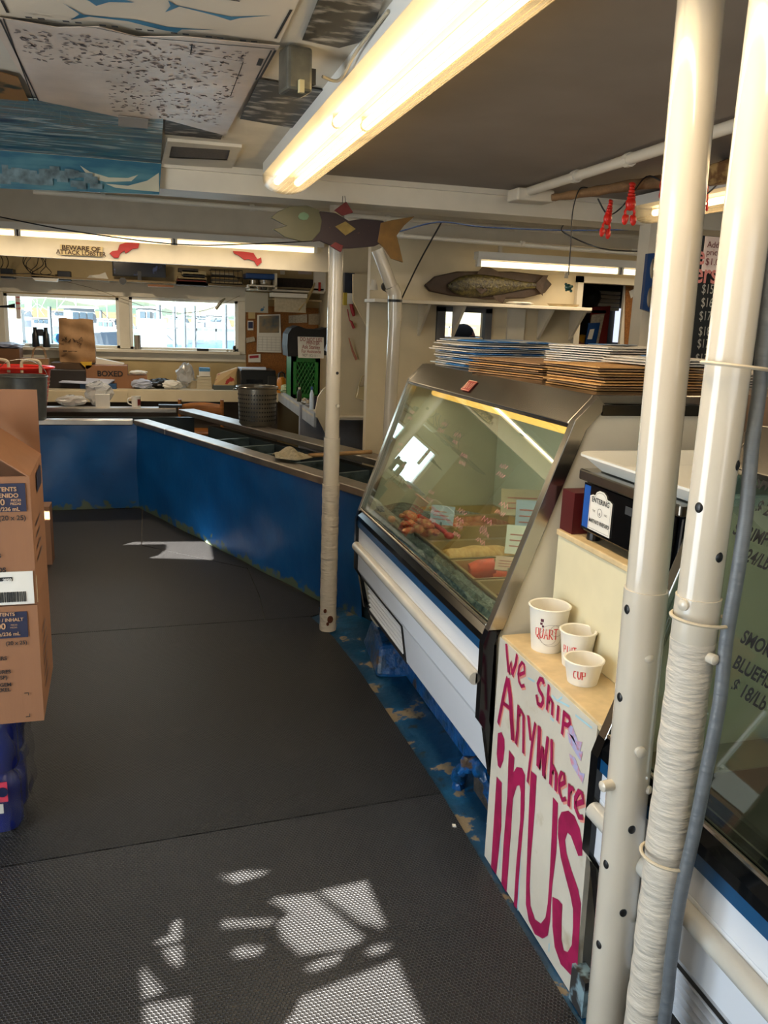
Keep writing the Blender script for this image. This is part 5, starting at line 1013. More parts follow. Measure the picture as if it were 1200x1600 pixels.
b = B(); c = Vector((2.587, 3.59, 1.957)); b.text('Add cove', c+Vector((0,-.006,.055)), (1,0,0), (0,0,1), .04); b.text('price', c+Vector((0,-.006,.02)), (1,0,0), (0,0,1), .04); b.text('$1.00', c+Vector((0,-.006,-.025)), (1,0,0), (0,0,1), .045)
obj('note_writing', b, mat('dark_red_pen', '#6a2a30', .6), bk)
obj('note', B().box(c.x-.01, c.x+.15, 3.588, 3.592, c.z-.055, c.z+.105), mat('pinkish_note', '#cfc1bd', .7), bk)
b = B()
for w_t, px_, sz in (('e', (2.54, 3.59, 1.934), .12), ('ers', (2.538, 3.59, 1.849), .13)): b.text(w_t, Vector(px_)+Vector((0,-.002,0)), (1,0,0), (0,0,1), sz, bold=.002, wid=.8)
obj('pink_lettering', b, pinkc, bk)
b = B()
for w_t, px_ in (('$15', (2.588, 3.59, 1.8)), ('$16', (2.593, 3.59, 1.737)), ('$17', (2.591, 3.59, 1.674)), ('$18', (2.598, 3.59, 1.601)), ('$17', (2.599, 3.59, 1.542)), ('$13', (2.598, 3.59, 1.471))): b.text(w_t, Vector(px_)+Vector((0,-.002,0)), (1,0,0), (0,0,1), .062, wid=.72); b.text('00', Vector(px_)+Vector((.085,-.002,.03)), (1,0,0), (0,0,1), .03)
obj('chalk_price', b, chalk, bk)
# ---- driftwood with lobster lights
dw = [(1.618, 3.3, 2.132), (1.726, 3.27, 2.151), (1.916, 3.2, 2.188), (2.069, 3.1, 2.21), (2.032, 2.72, 2.193), (2.113, 2.55, 2.218)]
one('driftwood_stick', B().tube(smoothpath(dw, 5), [.013+.0009*i+.002*math.sin(i*2.1) for i in range(26)], 12), mat('driftwood', '#7b5d3c', .8, var=.3, scale=15, bump=.5), dw[0], 'long driftwood branch hanging under the ceiling with a string of lobster lights', 'driftwood', smooth=True)
one('carved_driftwood', B().hexa([(1.85, 2.6, 2.103), (1.986, 2.6, 2.134), (2.217, 2.9, 2.184), (2.064, 2.9, 2.154)], [(1.848, 2.6, 2.168), (1.973, 2.6, 2.215), (2.203, 2.9, 2.27), (2.062, 2.9, 2.222)]), mat('carved_wood_brown', '#6b4a26', .7, col2='#a98a58', scale=25), (1.978, 2.7, 2.179), 'carved brown wood board hanging between the near pipes', 'wood carving', bevel=.01)
cable('light_string', [(2.02, 2.72, 2.183), (2.196, 3.1, 2.158), (2.075, 3.1, 2.162), (1.969, 3.15, 2.221), (1.903, 3.15, 2.156), (1.882, 3.2, 2.099), (1.826, 3.2, 2.07), (1.784, 3.22, 2.131)], .0032, 'black wire string carrying red plastic lobsters under the driftwood')
def lobster(c, s, rz, label, m=redpl, tilt=0.):
    t = thing('plastic_lobster', c, label, 'lobster ornament', rot=0); cx = Vector(c)
    b = B(); R2 = Matrix.Translation(c) @ Matrix.Rotation(rz, 4, 'Z') @ Matrix.Rotation(tilt, 4, 'Y') @ Matrix.Diagonal((s, s, s, 1)); b.M = R2
    b.ball((0,0,.1), .30,.2,.35,12,8); 
    for k in range(4): b.ball((0,0,.40+.16*k), (.26-.03*k),.17-.02*k,.12,10,6)
    b.ball((0,0,1.05), .22,.06,.12,8,6); obj('body', b, m, t, smooth=True)
    for sg in (1,-1):
        b = B(); b.M = R2; b.tube([(sg*.15,0,-.05),(sg*.30,0,-.30),(sg*.26,0,-.42)], [.07,.07,.08], 8); b.ball((sg*.27,0,-.68), .19,.11,.28,10,8); b.ball((sg*.10,0,-.60), .06,.06,.18,8,6); obj('claw', b, m, t, smooth=True)
    return t
lobster((1.826, 3.2, 2.046), .072, .35, 'red plastic lobster hanging lowest on the wire, nearest the hanging turtle ornament', tilt=.15)
lobster((1.895, 3.15, 2.102), .078, .1, 'red plastic lobster with both claws spread, second from the left on the wire')
lobster((2.01, 3.12, 2.179), .05, .8, 'red plastic lobster mostly hidden behind the nearest pipe')
lobster((2.207, 3.1, 2.142), .045, .3, 'red plastic lobster seen in the gap between the two near pipes')
cable('hanging_string', [(1.75, 3.25, 2.174), (1.714, 3.25, 2.164), (1.693, 3.25, 2.079), (1.696, 3.25, 1.955), (1.697, 3.25, 1.828)], .0025, 'thin black string hanging from the driftwood with a small turtle', cat='string')
tt = thing('turtle_ornament', (1.701, 3.25, 1.779), 'small dark green turtle ornament hanging on a string in front of the wall shelf', 'ornament')
tc_ = Vector((1.701, 3.25, 1.779)); b = B(); b.ball(tc_, .017,.010,.014,10,6); obj('shell', b, mat('turtle_green', '#17403a', .3), tt, smooth=True)
b = B(); b.ball(tc_+Vector((.014,0,-.014)), .006); b.ball(tc_+Vector((-.012,0,.012)), .006); b.ball(tc_+Vector((.016,0,.004)), .006); b.ball(tc_+Vector((-.008,0,-.012)), .005); obj('flipper', b, mat('turtle_green', '#17403a', .3), tt, smooth=True)
b = B(); c = Vector((1.688, 3.25, 1.827)); b.box(c.x-.008,c.x+.008,c.y-.002,c.y+.002,c.z-.012,c.z+.012); obj('silver_clip', b, steel, tt)
# ---- attack lobster sign and wooden lobsters on the valance
sgn = thing('wall_sign', (-0.449, 6.95, 2.05), 'cream sign reading BEWARE OF ATTACK LOBSTER on the beam', 'sign')
obj('sign_board', yfill(B(), [(-0.598, 6.96, 2.084), (-0.292, 6.96, 2.083), (-0.3, 6.96, 2.012), (-0.602, 6.96, 2.01)], .015), mat('sign_cream', '#c9b585', .5), sgn, bevel=.003)
b = B(); c1 = Vector((-0.45, 6.955, 2.05)); c2 = Vector((-0.451, 6.955, 2.016)); uu = (Vector((-0.292, 6.955, 2.082))-Vector((-0.597, 6.955, 2.084))).normalized()
b.text('BEWARE OF', c1, uu, (0,0,1), .044, 'CENTER', bold=.0012, t=.002, wid=1.15); b.text('ATTACK LOBSTER', c2, uu, (0,0,1), .044, 'CENTER', bold=.001, t=.002, wid=.98); obj('lettering', b, mat('sign_brown_ink', '#3a2415', .6), sgn)
def wl(pts, label): one('wooden_lobster', yfill(B(), pts, .018), lobred, pts[0], label, 'wooden lobster', bevel=.003)
wl([(-0.248, 6.96, 2.039), (-0.224, 6.96, 2.059), (-0.186, 6.96, 2.065), (-0.171, 6.96, 2.108), (-0.128, 6.96, 2.125), (-0.024, 6.96, 2.131), (-0.035, 6.96, 2.088), (-0.078, 6.96, 2.081), (-0.111, 6.96, 2.055), (-0.131, 6.96, 2.045), (-0.139, 6.96, 2.063), (-0.168, 6.96, 2.043), (-0.183, 6.96, 2.009), (-0.216, 6.96, 2.007)], 'dark red wooden lobster cutout right beside the attack lobster sign')
wl([(0.685, 6.96, 2.109), (0.766, 6.96, 2.108), (0.847, 6.96, 2.103), (0.878, 6.96, 2.056), (0.908, 6.96, 2.072), (0.913, 6.96, 2.033), (0.878, 6.96, 2.002), (0.852, 6.96, 2.04), (0.806, 6.96, 2.052), (0.776, 6.96, 2.045), (0.736, 6.96, 2.073), (0.695, 6.96, 2.09)], 'dark red wooden lobster cutout right of the tube light joint, far from the sign')
# ================================================================ desk along the harbour wall
DZ = .84
dk = thing('work_desk', (0, 9.0, 0), 'cream painted built-in work desk under the harbour windows', 'desk')
obj('desk_top', B().box(-2.2, 1.34, 8.88, 9.48, DZ-.02, DZ), mat('desk_top_paper_white', '#b9b2a0', .6, var=.2, scale=6), dk)
obj('desk_apron', B().box(-.36, 1.34, 8.85, 8.88, DZ-.115, DZ-.0), cream, dk); obj('drawer', B().box(-2.2, -.40, 8.85, 8.88, DZ-.13, DZ-.02), cream, dk, bevel=.003)
obj('drawer', B().box(-.39, -.19, 8.835, 8.85, DZ-.125, DZ-.012), cream, dk)
sd_ = thing('side_desk', (1.6, 7.6, 0), 'cream side desk arm reaching from the corner towards the tank, with a curved end board', 'desk')
obj('desk_top', B().prism([(1.34,8.85,DZ-.02),(1.31,6.75,DZ-.02),(1.50,6.55,DZ-.02),(1.88,6.55,DZ-.02),(1.88,9.48,DZ-.02),(1.34,9.48,DZ-.02)], (0,0,.02)), mat('desk_top_paper_white', '#b9b2a0', .6), sd_)
obj('apron', B().prism([(1.34,8.85,DZ-.10),(1.31,6.70,DZ-.10),(1.33,6.70,DZ-.10),(1.36,8.85,DZ-.10)], (0,0,.12)), mat('apron_blue_white', '#9aa0a8', .5), sd_)
obj('end_board', yfill(B(), [(1.307, 6.6, 0.835), (1.301, 6.6, 0.897), (1.32, 6.6, 1.0), (1.36, 6.6, 1.061), (1.417, 6.6, 1.103), (1.49, 6.6, 1.114), (1.497, 6.6, 0.825)], .02), cream, sd_)
obj('brace', yfill(B(), [(1.327, 6.65, 0.829), (1.509, 6.65, 0.825), (1.517, 6.65, 0.469)], .02), cream, sd_)
# corkboard
cb_ = thing('cork_board', (1.468, 9.47, 1.226), 'brown cork notice board on the wall right of the harbour windows', 'cork board')
obj('board', B().box(1.075, 1.88, 9.465, 9.498, .98, 1.72), cork, cb_)
def pin(nm, a, b_, c_, d_, m, label, y=9.455, cat='note'):
    return one(nm, yfill(B(), [a, b_, c_, d_], .003), m, a, label, cat)
pin('pinned_note', (1.094, 9.45, 1.647), (1.171, 9.45, 1.649), (1.171, 9.45, 1.581), (1.094, 9.45, 1.578), mat('note_tan','#b7a071',.7), 'small tan note pinned at the top left of the cork board')
ph_ = pin('pinned_photo', (1.087, 9.45, 1.557), (1.15, 9.45, 1.559), (1.15, 9.45, 1.456), (1.087, 9.45, 1.454), paper, 'white framed photo pinned left of the calendar')
obj('picture', yfill(B(), [(1.094, 9.446, 1.544), (1.143, 9.446, 1.546), (1.143, 9.446, 1.477), (1.094, 9.446, 1.475)], .003), mat('photo_dark','#2a2c4c',.4), ph_, label='dark blue picture')
pin('pinned_note', (1.066, 9.45, 1.37), (1.157, 9.45, 1.387), (1.172, 9.45, 1.339), (1.073, 9.45, 1.315), paperd, 'crooked pale note pinned at lower left beside the calendar')
cd_ = pin('pinned_card', (1.094, 9.45, 1.19), (1.228, 9.45, 1.2), (1.229, 9.45, 1.109), (1.094, 9.45, 1.106), paper, 'white and red card at the bottom of the cork board')
obj('red_band', yfill(B(), [(1.107, 9.446, 1.177), (1.207, 9.446, 1.186), (1.207, 9.446, 1.158), (1.107, 9.446, 1.149)], .003), mat('card_deep_red','#9c2430',.5), cd_)
pin('pinned_envelope', (1.54, 9.45, 1.628), (1.749, 9.45, 1.65), (1.75, 9.45, 1.559), (1.541, 9.45, 1.545), paperd, 'grey printed envelope pinned above the black bag')
pin('pinned_envelope', (1.764, 9.45, 1.65), (1.982, 9.45, 1.672), (1.985, 9.45, 1.539), (1.765, 9.45, 1.538), mat('env_tan','#9b8c74',.7,var=.2,scale=60), 'tan printed sheet pinned right of the grey envelope')
cal = thing('wall_calendar', (1.319, 9.44, 1.42), 'wall calendar with a harbour picture hanging on the cork board', 'calendar')
obj('page', yfill(B(), [(1.191, 9.44, 1.623), (1.446, 9.44, 1.639), (1.463, 9.44, 1.221), (1.185, 9.44, 1.221)], .004), paper, cal)
obj('picture', yfill(B(), [(1.212, 9.436, 1.61), (1.431, 9.436, 1.625), (1.432, 9.436, 1.437), (1.212, 9.436, 1.431)], .003), mat('calendar_picture', '#86755a', .5, col2='#4f5a60', thr=(.45,.6), scale=7), cal)
b = B(); pA_, pB_ = Vector((1.198, 9.437, 1.389)), Vector((1.448, 9.437, 1.242))
for i in range(6): x = pA_.x+(pB_.x-pA_.x)*i/5; b.box(x-.001, x+.001, 9.437, 9.438, pB_.z, pA_.z)
for i in range(6): z = pA_.z+(pB_.z-pA_.z)*i/5; b.box(pA_.x, pB_.x, 9.437, 9.438, z-.001, z+.001)
obj('day_grid', b, mat('pale_grey_ink','#8d8a86',.7), cal)
# shelf above the cork board and things on it
one('upper_shelf', B().box(1.075, 1.88, 9.16, 9.5, 1.875, 1.895), offwhite, (1.5,9.3,1.875), 'white shelf above the cork board', 'shelf')
one('lower_shelf', B().box(1.075, 1.88, 9.30, 9.5, 1.79, 1.805), tan, (1.5,9.3,1.79), 'narrow tan shelf strip just above the cork board', 'shelf')
def ybox(nm, x0, y0, x1, y1, Y_, dep, m, label, cat, **k): pass
def bx(nm, a, c, dep, m, label, cat, **k):
    """box spanning the two opposite front corners a, c (same depth) and dep deep"""
    return one(nm, B().box(min(a[0],c[0]), max(a[0],c[0]), a[1], a[1]+dep, min(a[2],c[2]), max(a[2],c[2])), m, (min(a[0],c[0]), a[1], min(a[2],c[2])), label, cat, **k)
bx('document_sheet', (1.032, 9.2, 1.856), (1.277, 9.2, 1.647), .004, mat('doc_blue_white','#a9a698',.6,col2='#2f5f88',thr=(.66,.68),scale=9), 'pale document with a blue shape hanging above the cork board, next to the window', 'document')
bx('document_bundle', (1.331, 9.1, 1.808), (1.67, 9.1, 1.662), .012, mat('doc_cream','#b3a890',.6,var=.15,scale=30), 'bundle of cream papers hanging off the shelf above the calendar', 'document')
bx('paper_ledge', (1.296, 9.05, 1.858), (1.673, 9.05, 1.815), .2, paper, 'white stack of papers on the shelf above the cork board', 'paper')
one('flat_brush', B().tube([(1.59, 9.12, 1.685), (1.672, 9.12, 1.789), (1.742, 9.13, 1.912), (1.782, 9.2, 1.983)], [.03,.022,.014,.005], 4), mat('brush_cream','#b09c6c',.5), (1.632, 8.9, 1.785), 'cream paddle shaped wooden stick leaning diagonally over the shelf', 'stick')
bx('dark_crate', (1.379, 9.25, 2.019), (1.779, 9.25, 1.896), .2, mat('crate_dark_brown','#2a1e14',.8,var=.4,scale=30), 'dark brown box on the white shelf left of the pipe', 'box')
bx('notebook', (1.773, 9.2, 2.102), (1.932, 9.2, 1.895), .05, paper, 'white papers with a red spine standing next to the far pipe', 'papers')
bx('red_spine', (1.82, 9.18, 1.99), (1.843, 9.18, 1.891), .02, mat('spine_red','#b5271e',.5), 'narrow red spine among the white papers next to the far pipe', 'book')
bx('blue_tray', (1.028, 9.1, 2.048), (1.343, 9.1, 1.992), .28, bluepl, 'blue plastic bin standing on the white rack above the window corner', 'bin', bevel=.01)
for i_, (a, c, l_) in enumerate((((1.074, 9.1, 1.98), (1.154, 9.1, 1.931), 'left steel pan under the blue bin'), ((1.168, 9.1, 1.984), (1.31, 9.1, 1.938), 'right steel pan under the blue bin'), ((1.128, 9.1, 1.917), (1.337, 9.1, 1.881), 'wide steel pan on the lowest level of the white rack'))):
    b = B(); w_ = (c[0]-a[0])/2; b.lathe([(0,0),(w_*.9,0),(w_,a[2]-c[2]),(w_*.93,a[2]-c[2]),(w_*.85,.004),(0,.004)], ((a[0]+c[0])/2, 9.2, c[2]), 20); one('steel_pan', b, steel, c, l_, 'pan', smooth=True)
one('wire_rack', B().box((1.048, 9.05, 1.919)[0], (1.35, 9.05, 1.932)[0], 9.05, 9.3, (1.128, 9.05, 1.916)[2], (1.128, 9.05, 1.929)[2]).box((1.329, 9.05, 1.931)[0], (1.35, 9.05, 1.932)[0], 9.05, 9.3, 1.896, (1.342, 9.05, 2.055)[2]).box((1.048, 9.05, 1.919)[0], (1.062, 9.05, 1.919)[0], 9.05, 9.3, 1.896, (1.055, 9.05, 1.919)[2]), offwhite, (1.048, 9.05, 1.919), 'white rack holding steel pans above the window corner', 'rack')
bx('small_label_card', (1.45, 9.49, 2.106), (1.5, 9.49, 2.067), .01, paper, 'tiny black and white card on the green wall above the dark box', 'card'); bx('white_card', (1.649, 9.49, 2.122), (1.8, 9.49, 2.082), .01, mat('card_pinkish','#b3a49a',.6), 'pinkish white card on the wall above the dark box', 'card')
# things on the shelf above the windows (z 1.925)
SZ = 1.925
bx('black_receiver', (-1.363, 9.25, 1.981), (-1.246, 9.25, 1.889), .2, blackp, 'black radio receiver at the left end of the shelf above the windows', 'radio', bevel=.004)
bx('black_receiver', (-0.84, 9.28, 1.984), (-0.711, 9.28, 1.89), .12, blackp, 'black wall telephone base on the shelf above the left window', 'telephone', bevel=.006)
one('paper_pad', B().prism([(-1.079, 9.2, 1.919), (-0.818, 9.2, 1.913), (-0.844, 9.2, 1.875), (-1.046, 9.2, 1.878)], (0,.15,0)), paper, (-1.082, 9.2, 1.876), 'white paper pad lying under cables on the shelf above the left window', 'pad')
b = B(); rg = random.Random(9)
for i in range(7):
    x = rg.uniform(-1.15, -.85); b.tube(smoothpath([(x,9.3,2.1),(x+rg.uniform(-.06,.06),9.28,2.03),(x+rg.uniform(-.1,.1),9.25,1.95),(x+rg.uniform(-.2,.2),9.22,1.935)], 4), .004, 5)
for i in range(3): x = -1.42+.05*i; b.tube(smoothpath([(x,9.35,2.12),(x+.03,9.3,2.03),(x-.02,9.27,1.94)], 4), .004, 5)
one('cable_tangle', b, blackp, (-1,9.3,SZ), 'tangle of black cables rising from the shelf above the left window', 'cables', kind='stuff')
b = B(); c = Vector((-0.456, 9.25, 1.913)); b.add([tuple(c+Vector(p)) for p in ((-.11,0,-.0),(.12,0,-.02),(.08,.02,.075),(.02,.05,.05),(-.08,.1,.04))], [(0,1,2,3,4)]); one('crumpled_paper', b, paper, c, 'crumpled white paper on the shelf between the telephone and the monitor', 'paper', solid=.01)
b = B(); c = Vector((-0.207, 9.22, 1.905)); b.M = Matrix.Translation(c+Vector((0,0,.005))) @ Matrix.Rotation(PI/2,4,'X'); b.lathe([(0,-.03),(.035,-.03),(.035,.03),(0,.03)], (0,0,0), 18); one('tape_roll', b, blackp, c, 'small black round camera lens on the shelf below the monitor', 'lens', smooth=True)
tv = thing('monitor', (-0.047, 9.3, 2.017), 'black flat monitor showing dim camera images, above the windows', 'monitor')
obj('casing', yfill(B(), [(-0.308, 9.3, 2.111), (0.224, 9.3, 2.12), (0.221, 9.3, 1.966), (-0.308, 9.3, 1.96)], .03), blackg, tv)
obj('screen', yfill(B(), [(-0.296, 9.297, 2.099), (0.211, 9.297, 2.107), (0.208, 9.297, 1.978), (-0.294, 9.297, 1.973)], .002), mat('monitor_screen', '#05060a', .2, col2='#3a4a78', thr=(.6,.68), scale=10, emit='#223060', es=.02), tv)
obj('stand', B().box((-0.062, 9.3, 1.94)[0], (-0.024, 9.3, 1.942)[0], 9.28, 9.34, SZ, 2.02), blackp, tv)
def bk_(a, c, dep, m, label, cat='book'): return bx('stacked_book', a, c, dep, m, label, cat)
cols = [('#241a14','dark book'),('#6d2a1c','red brown book'),('#8d7a55','tan book'),('#1a1a1c','black folder'),('#a3946e','cream paperback'),('#3b3228','dark brown ledger')]
L_ = [((276,446),(307,442)),((277,442),(306,437)),((277,437),(305,432)),((279,432),(306,427)),((280,427),(304,422)),((282,422),(300,418))]
TB = [((0.32, 9.2, 1.897), (0.646, 9.2, 1.937)), ((0.333, 9.2, 1.923), (0.627, 9.2, 1.962)), ((0.34, 9.2, 1.949), (0.633, 9.2, 1.988)), ((0.392, 9.2, 1.977), (0.614, 9.2, 2.013)), ((0.38, 9.2, 2.002), (0.628, 9.2, 2.046)), ((0.348, 9.2, 2.032), (0.549, 9.2, 2.068))]
wh = ['lowest','second from the bottom','third from the bottom','third from the top','second from the top','topmost']
for i, ((a, c), (h_, n_)) in enumerate(zip(TB, cols)): bx('stacked_book', a, c, .2, mat('book_'+h_[1:], h_, .6), '%s, %s in the book pile right of the monitor' % (n_, wh[i]), 'book')
b = B(); 
for z in (1.93, 2.0, 2.07):
    b.tube([((0.672, 9.2, 1.945)[0], 9.15, z), ((0.998, 9.2, 1.96)[0], 9.15, z)], .004, 5); b.tube([((0.672, 9.2, 1.945)[0], 9.4, z), ((0.998, 9.2, 1.96)[0], 9.4, z)], .004, 5)
for i in range(8): x = (0.672, 9.2, 1.945)[0]+((0.998, 9.2, 1.96)[0]-(0.672, 9.2, 1.945)[0])*i/7; b.tube([(x,9.15,1.93),(x,9.15,2.07)], .003, 5)
one('wire_basket', b, blackp, (0.672, 9.2, 1.945), 'black wire letter basket right of the book pile', 'basket')
for i, h_ in enumerate(('#9a8a68','#50483c','#8b7548','#2e2a26','#a79d84')): 
    z = 1.932+.022*i; one('basket_file', B().box((0.686, 9.2, 1.945)[0], (0.985, 9.2, 1.959)[0]-.02*i, 9.17, 9.38, z, z+.018), mat('file_'+h_[1:], h_, .7), (.8,9.2,z), '%s file lying in the black wire basket, number %s up' % (('tan','dark grey','ochre','black','pale')[i], ('one','two','three','four','five')[i]), 'file')
bx('folded_cardboard', (0.038, 9.15, 1.889), (0.292, 9.15, 1.868), .15, card, 'brown folded cardboard overhanging the shelf edge right below the monitor', 'cardboard')
# window sill objects
def sill(px_): return px_
bn = thing('binoculars', ((-1.044, 9.44, 1.297)[0], 9.44, 1.218), 'black binoculars standing on the sill of the left harbour window', 'binoculars')
bxc = (-1.044, 9.44, 1.297)[0]
for s in (-1, 1):
    obj('barrel', B().lathe([(0,0),(.036,0),(.038,.02),(.034,.13),(.022,.15),(.019,.19),(.022,.2),(0,.2)], (bxc+s*.052, 9.44, 1.218), 16), blackp, bn, smooth=True)
obj('hinge', B().box(bxc-.03, bxc+.03, 9.42, 9.46, 1.33, 1.40), blackp, bn, bevel=.005)
pb = thing('paper_bag', (-0.672, 9.1, 1.095), 'large brown paper bag with printed black scribbles standing in front of the left window', 'paper bag')
a, c = Vector((-0.837, 9.1, 1.085)), Vector((-0.501, 9.1, 1.519)); b = B()
def bagf(u, v): return (a.x+(c.x-a.x)*u+.012*math.sin(5*v)*(u-.5), 9.1+.012*math.sin(9*u+4*v)+.01*math.sin(17*v+3*u)-.02*math.sin(PI*u), a.z+(c.z-a.z)*v+.006*math.sin(11*u)*v)
b.grid(bagf, 16, 20); b.grid(lambda u, v: (bagf(u, v)[0], 9.22-.03*v, bagf(u, v)[2]), 6, 6)
b.grid(lambda u, v: (bagf(0, v)[0], 9.1+(.12-.03*v)*u+(.02 if 0 < u < 1 else 0), bagf(0, v)[2]), 3, 8); b.grid(lambda u, v: (bagf(1, v)[0], 9.1+(.12-.03*v)*u, bagf(1, v)[2]), 3, 8)
obj('bag_body', b, kraft, pb, smooth=True)
b = B(); Ob = (a.x, 9.065, a.z); w_ = c.x-a.x; h_ = c.z-a.z
for k, (u, v) in enumerate(((.10,.52),(.20,.55),(.30,.50),(.45,.52),(.55,.50),(.62,.54),(.60,.42))):
    rg = random.Random(k); b.ribbon([(w_*u+rg.uniform(-.02,.02), h_*v+rg.uniform(-.025,.025)) for _ in range(7)], .005, Ob, (1,0,0), (0,0,1), -.0)
b.ribbon([(w_*.1,h_*.26),(w_*.22,h_*.265)], .014, Ob, (1,0,0), (0,0,1)); b.ribbon([(w_*.24,h_*.26),(w_*.5,h_*.262)], .006, Ob, (1,0,0), (0,0,1)); obj('printed_marks', b, mat('bag_ink','#3b2a1c',.7), pb)
one('cardboard_ledge', B().box(-.92, -.58, 9.02, 9.40, DZ, (-0.673, 9.1, 1.082)[2]), mat('brown_box_dark','#4e3a28',.8), (-.7,9.1,DZ), 'dark brown open carton under the large paper bag', 'box')
one('striped_jar', B().lathe([(0,0),(.036,0),(.036,.15),(0,.15)], ((-0.084, 9.45, 1.243)[0], 9.45, 1.218), 20), mat('jar_striped','#8d8478',.4,col2='#3a2c22',thr=(.5,.55),scale=12,stretch=(3,3,.05)), ((-0.084, 9.45, 1.243)[0], 9.45, 1.218), 'brown and silver striped jar on the sill at the left of the right window', 'jar', smooth=True)
one('small_black_bottle', B().lathe([(0,0),(.016,0),(.018,.05),(.01,.065),(0,.066)], ((0.94, 9.45, 1.284)[0], 9.45, 1.218), 14), blackp, ((0.94, 9.45, 1.284)[0], 9.45, 1.218), 'small black bottle on the sill in the right corner of the right window', 'bottle', smooth=True)
one('sill_tool', B().box((0.537, 9.42, 1.233)[0], (0.66, 9.42, 1.236)[0], 9.42, 9.47, 1.218, 1.245), darkm, (.7,9.42,1.218), 'dark flat tool lying on the sill of the right window', 'tool')
b = B()
for x_ in (341, 347, 352, 357): pass
b.ball((.86,9.43,1.228), .014); b.ball((.90,9.43,1.226), .012); b.ball((.93,9.44,1.228), .013); one('sea_shells', b, mat('shell_white','#b9ae9a',.6), (.9,9.43,1.218), 'small pale shells on the sill near the black bottle', 'shells', smooth=True)
one('thermometer_strip', B().box((-1.272, 9.49, 1.706)[0], (-1.229, 9.49, 1.708)[0], 9.488, 9.494, (-1.266, 9.49, 1.496)[2], (-1.252, 9.49, 1.726)[2]), mat('strip_white_red','#d8d0cc',.5,col2='#c04048',thr=(.52,.56),scale=14,stretch=(.1,.1,1.6)), (-1.266, 9.49, 1.496), 'red dotted white tape strip hanging in the left window', 'strip')
one('desk_lamp_head', B().tube([(-1.425, 9.2, 1.61), (-1.32, 9.2, 1.614), (-1.249, 9.2, 1.623), (-1.237, 9.2, 1.623)], [.006,.012,.022,.024], 12), blackp, (-1.32, 9.2, 1.614), 'small black lamp head reaching in from the left edge of the left window', 'lamp', smooth=True)
one('window_clip', B().tube([(0.738, 9.4, 1.667), (0.793, 9.4, 1.743), (0.841, 9.4, 1.785)], [.018,.02,.01], 6), steel, (0.793, 9.4, 1.73), 'silver clip hanging on a wire in the upper right of the right window', 'clip')
cable('window_wire', [(-0.844, 9.35, 1.899), (-0.48, 9.4, 1.821), (-0.166, 9.4, 1.718), (0.222, 9.4, 1.615), (0.623, 9.4, 1.65), (0.999, 9.4, 1.819)], .003, 'thin wire sagging across the harbour windows', mat('thin_wire','#7a6e5a',.5), 'wire')
# ---- desk items
b = B(); a, c = (-0.59, 9.0, 0.853), (-0.186, 9.0, 1.066)
lc_ = one('labelled_carton', B().box(a[0], c[0], 9.0, 9.3, DZ, c[2]), card, (a[0],9.0,DZ), 'brown carton printed BOXED on the desk under the left window', 'box')
b = B(); b.text('BOXED', ((-0.412, 8.997, 0.991)[0]-.07, 8.997, (-0.412, 8.997, 0.991)[2]-.03), (1,0,0), (0,0,1), .075, bold=.002); 
obj('lettering', b, ink, lc_, label='black word BOXED')
one('envelope', B().prism([(-0.541, 9.2, 1.138), (-0.221, 9.2, 1.079), (-0.248, 9.2, 1.039), (-0.545, 9.2, 1.033)], (0,.12,0)), paper, (-0.545, 9.2, 1.033), 'white envelope sheets sticking out of the carton printed BOXED', 'envelope')
one('yellow_folder', B().prism([(-0.641, 9.0, 1.095), (-0.531, 9.0, 1.097), (-0.533, 9.0, 1.053), (-0.577, 9.0, 1.026)], (0,.1,0)), mat('folder_yellow','#c9a12a',.6), (-0.581, 9.0, 1.071), 'bright yellow folder corner beside the BOXED carton', 'folder')
one('printer_unit', B().box((-0.947, 8.95, 0.878)[0], (-0.586, 8.95, 0.883)[0], 8.90, 9.0, DZ, (-0.791, 8.95, 1.025)[2]), mat('printer_dark','#2b2624',.5), (-0.949, 8.95, 0.84), 'dark flat office machine on the desk below the paper bag', 'printer', bevel=.01)
one('drawing_board', B().hexa([(-0.836, 8.85, 0.9), (-0.38, 8.85, 0.881), (-0.25, 9.15, 0.957), (-0.657, 9.15, 0.957)], [tuple(Vector((-0.836, 8.85, 0.9))+Vector((0,0,.01))), tuple(Vector((-0.38, 8.85, 0.881))+Vector((0,0,.01))), tuple(Vector((-0.25, 9.15, 0.957))+Vector((0,0,.01))), tuple(Vector((-0.657, 9.15, 0.957))+Vector((0,0,.01)))]), mat('board_bluewhite','#b6bfd6',.5), (-0.836, 8.85, 0.9), 'large bluish white sheet tilted over the desk front', 'sheet')
one('blue_binder', B().box((-0.643, 8.88, 0.85)[0], (-0.296, 8.88, 0.854)[0], 8.88, 9.05, DZ, (-0.49, 8.88, 0.89)[2]), mat('binder_blue','#2a4f78',.5), (-0.643, 8.88, 0.85), 'blue binder under the tilted bluish sheet', 'binder')
b = B(); a = Vector((-0.085, 9.0, 0.866)); b.box(a.x-.10, a.x+.09, 9.0, 9.2, DZ, DZ+.13); one('small_carton', b, card, (a.x,9.0,DZ), 'small open brown carton on the desk under the window post', 'box')
def crump(nm, c, rx, ry, rz, m, label, cat, seed=1):
    b = B(); b.ball((c[0],c[1],c[2]+rz), rx, ry, rz, 14, 10); r = random.Random(seed); b.v = [tuple(p+r.uniform(-.16,.16)*s for p, s in zip(v, (rx,ry,rz))) for v in b.v]
    b.v = [(v[0], v[1], max(v[2], c[2]+.001)) for v in b.v]
    return one(nm, b, m, c, label, cat)
crump('crumpled_paper', ((-0.081, 9.05, 1.013)[0],9.08,DZ+.135), .09,.06,.022, paper, 'white crumpled tissue in the small open carton', 'paper')
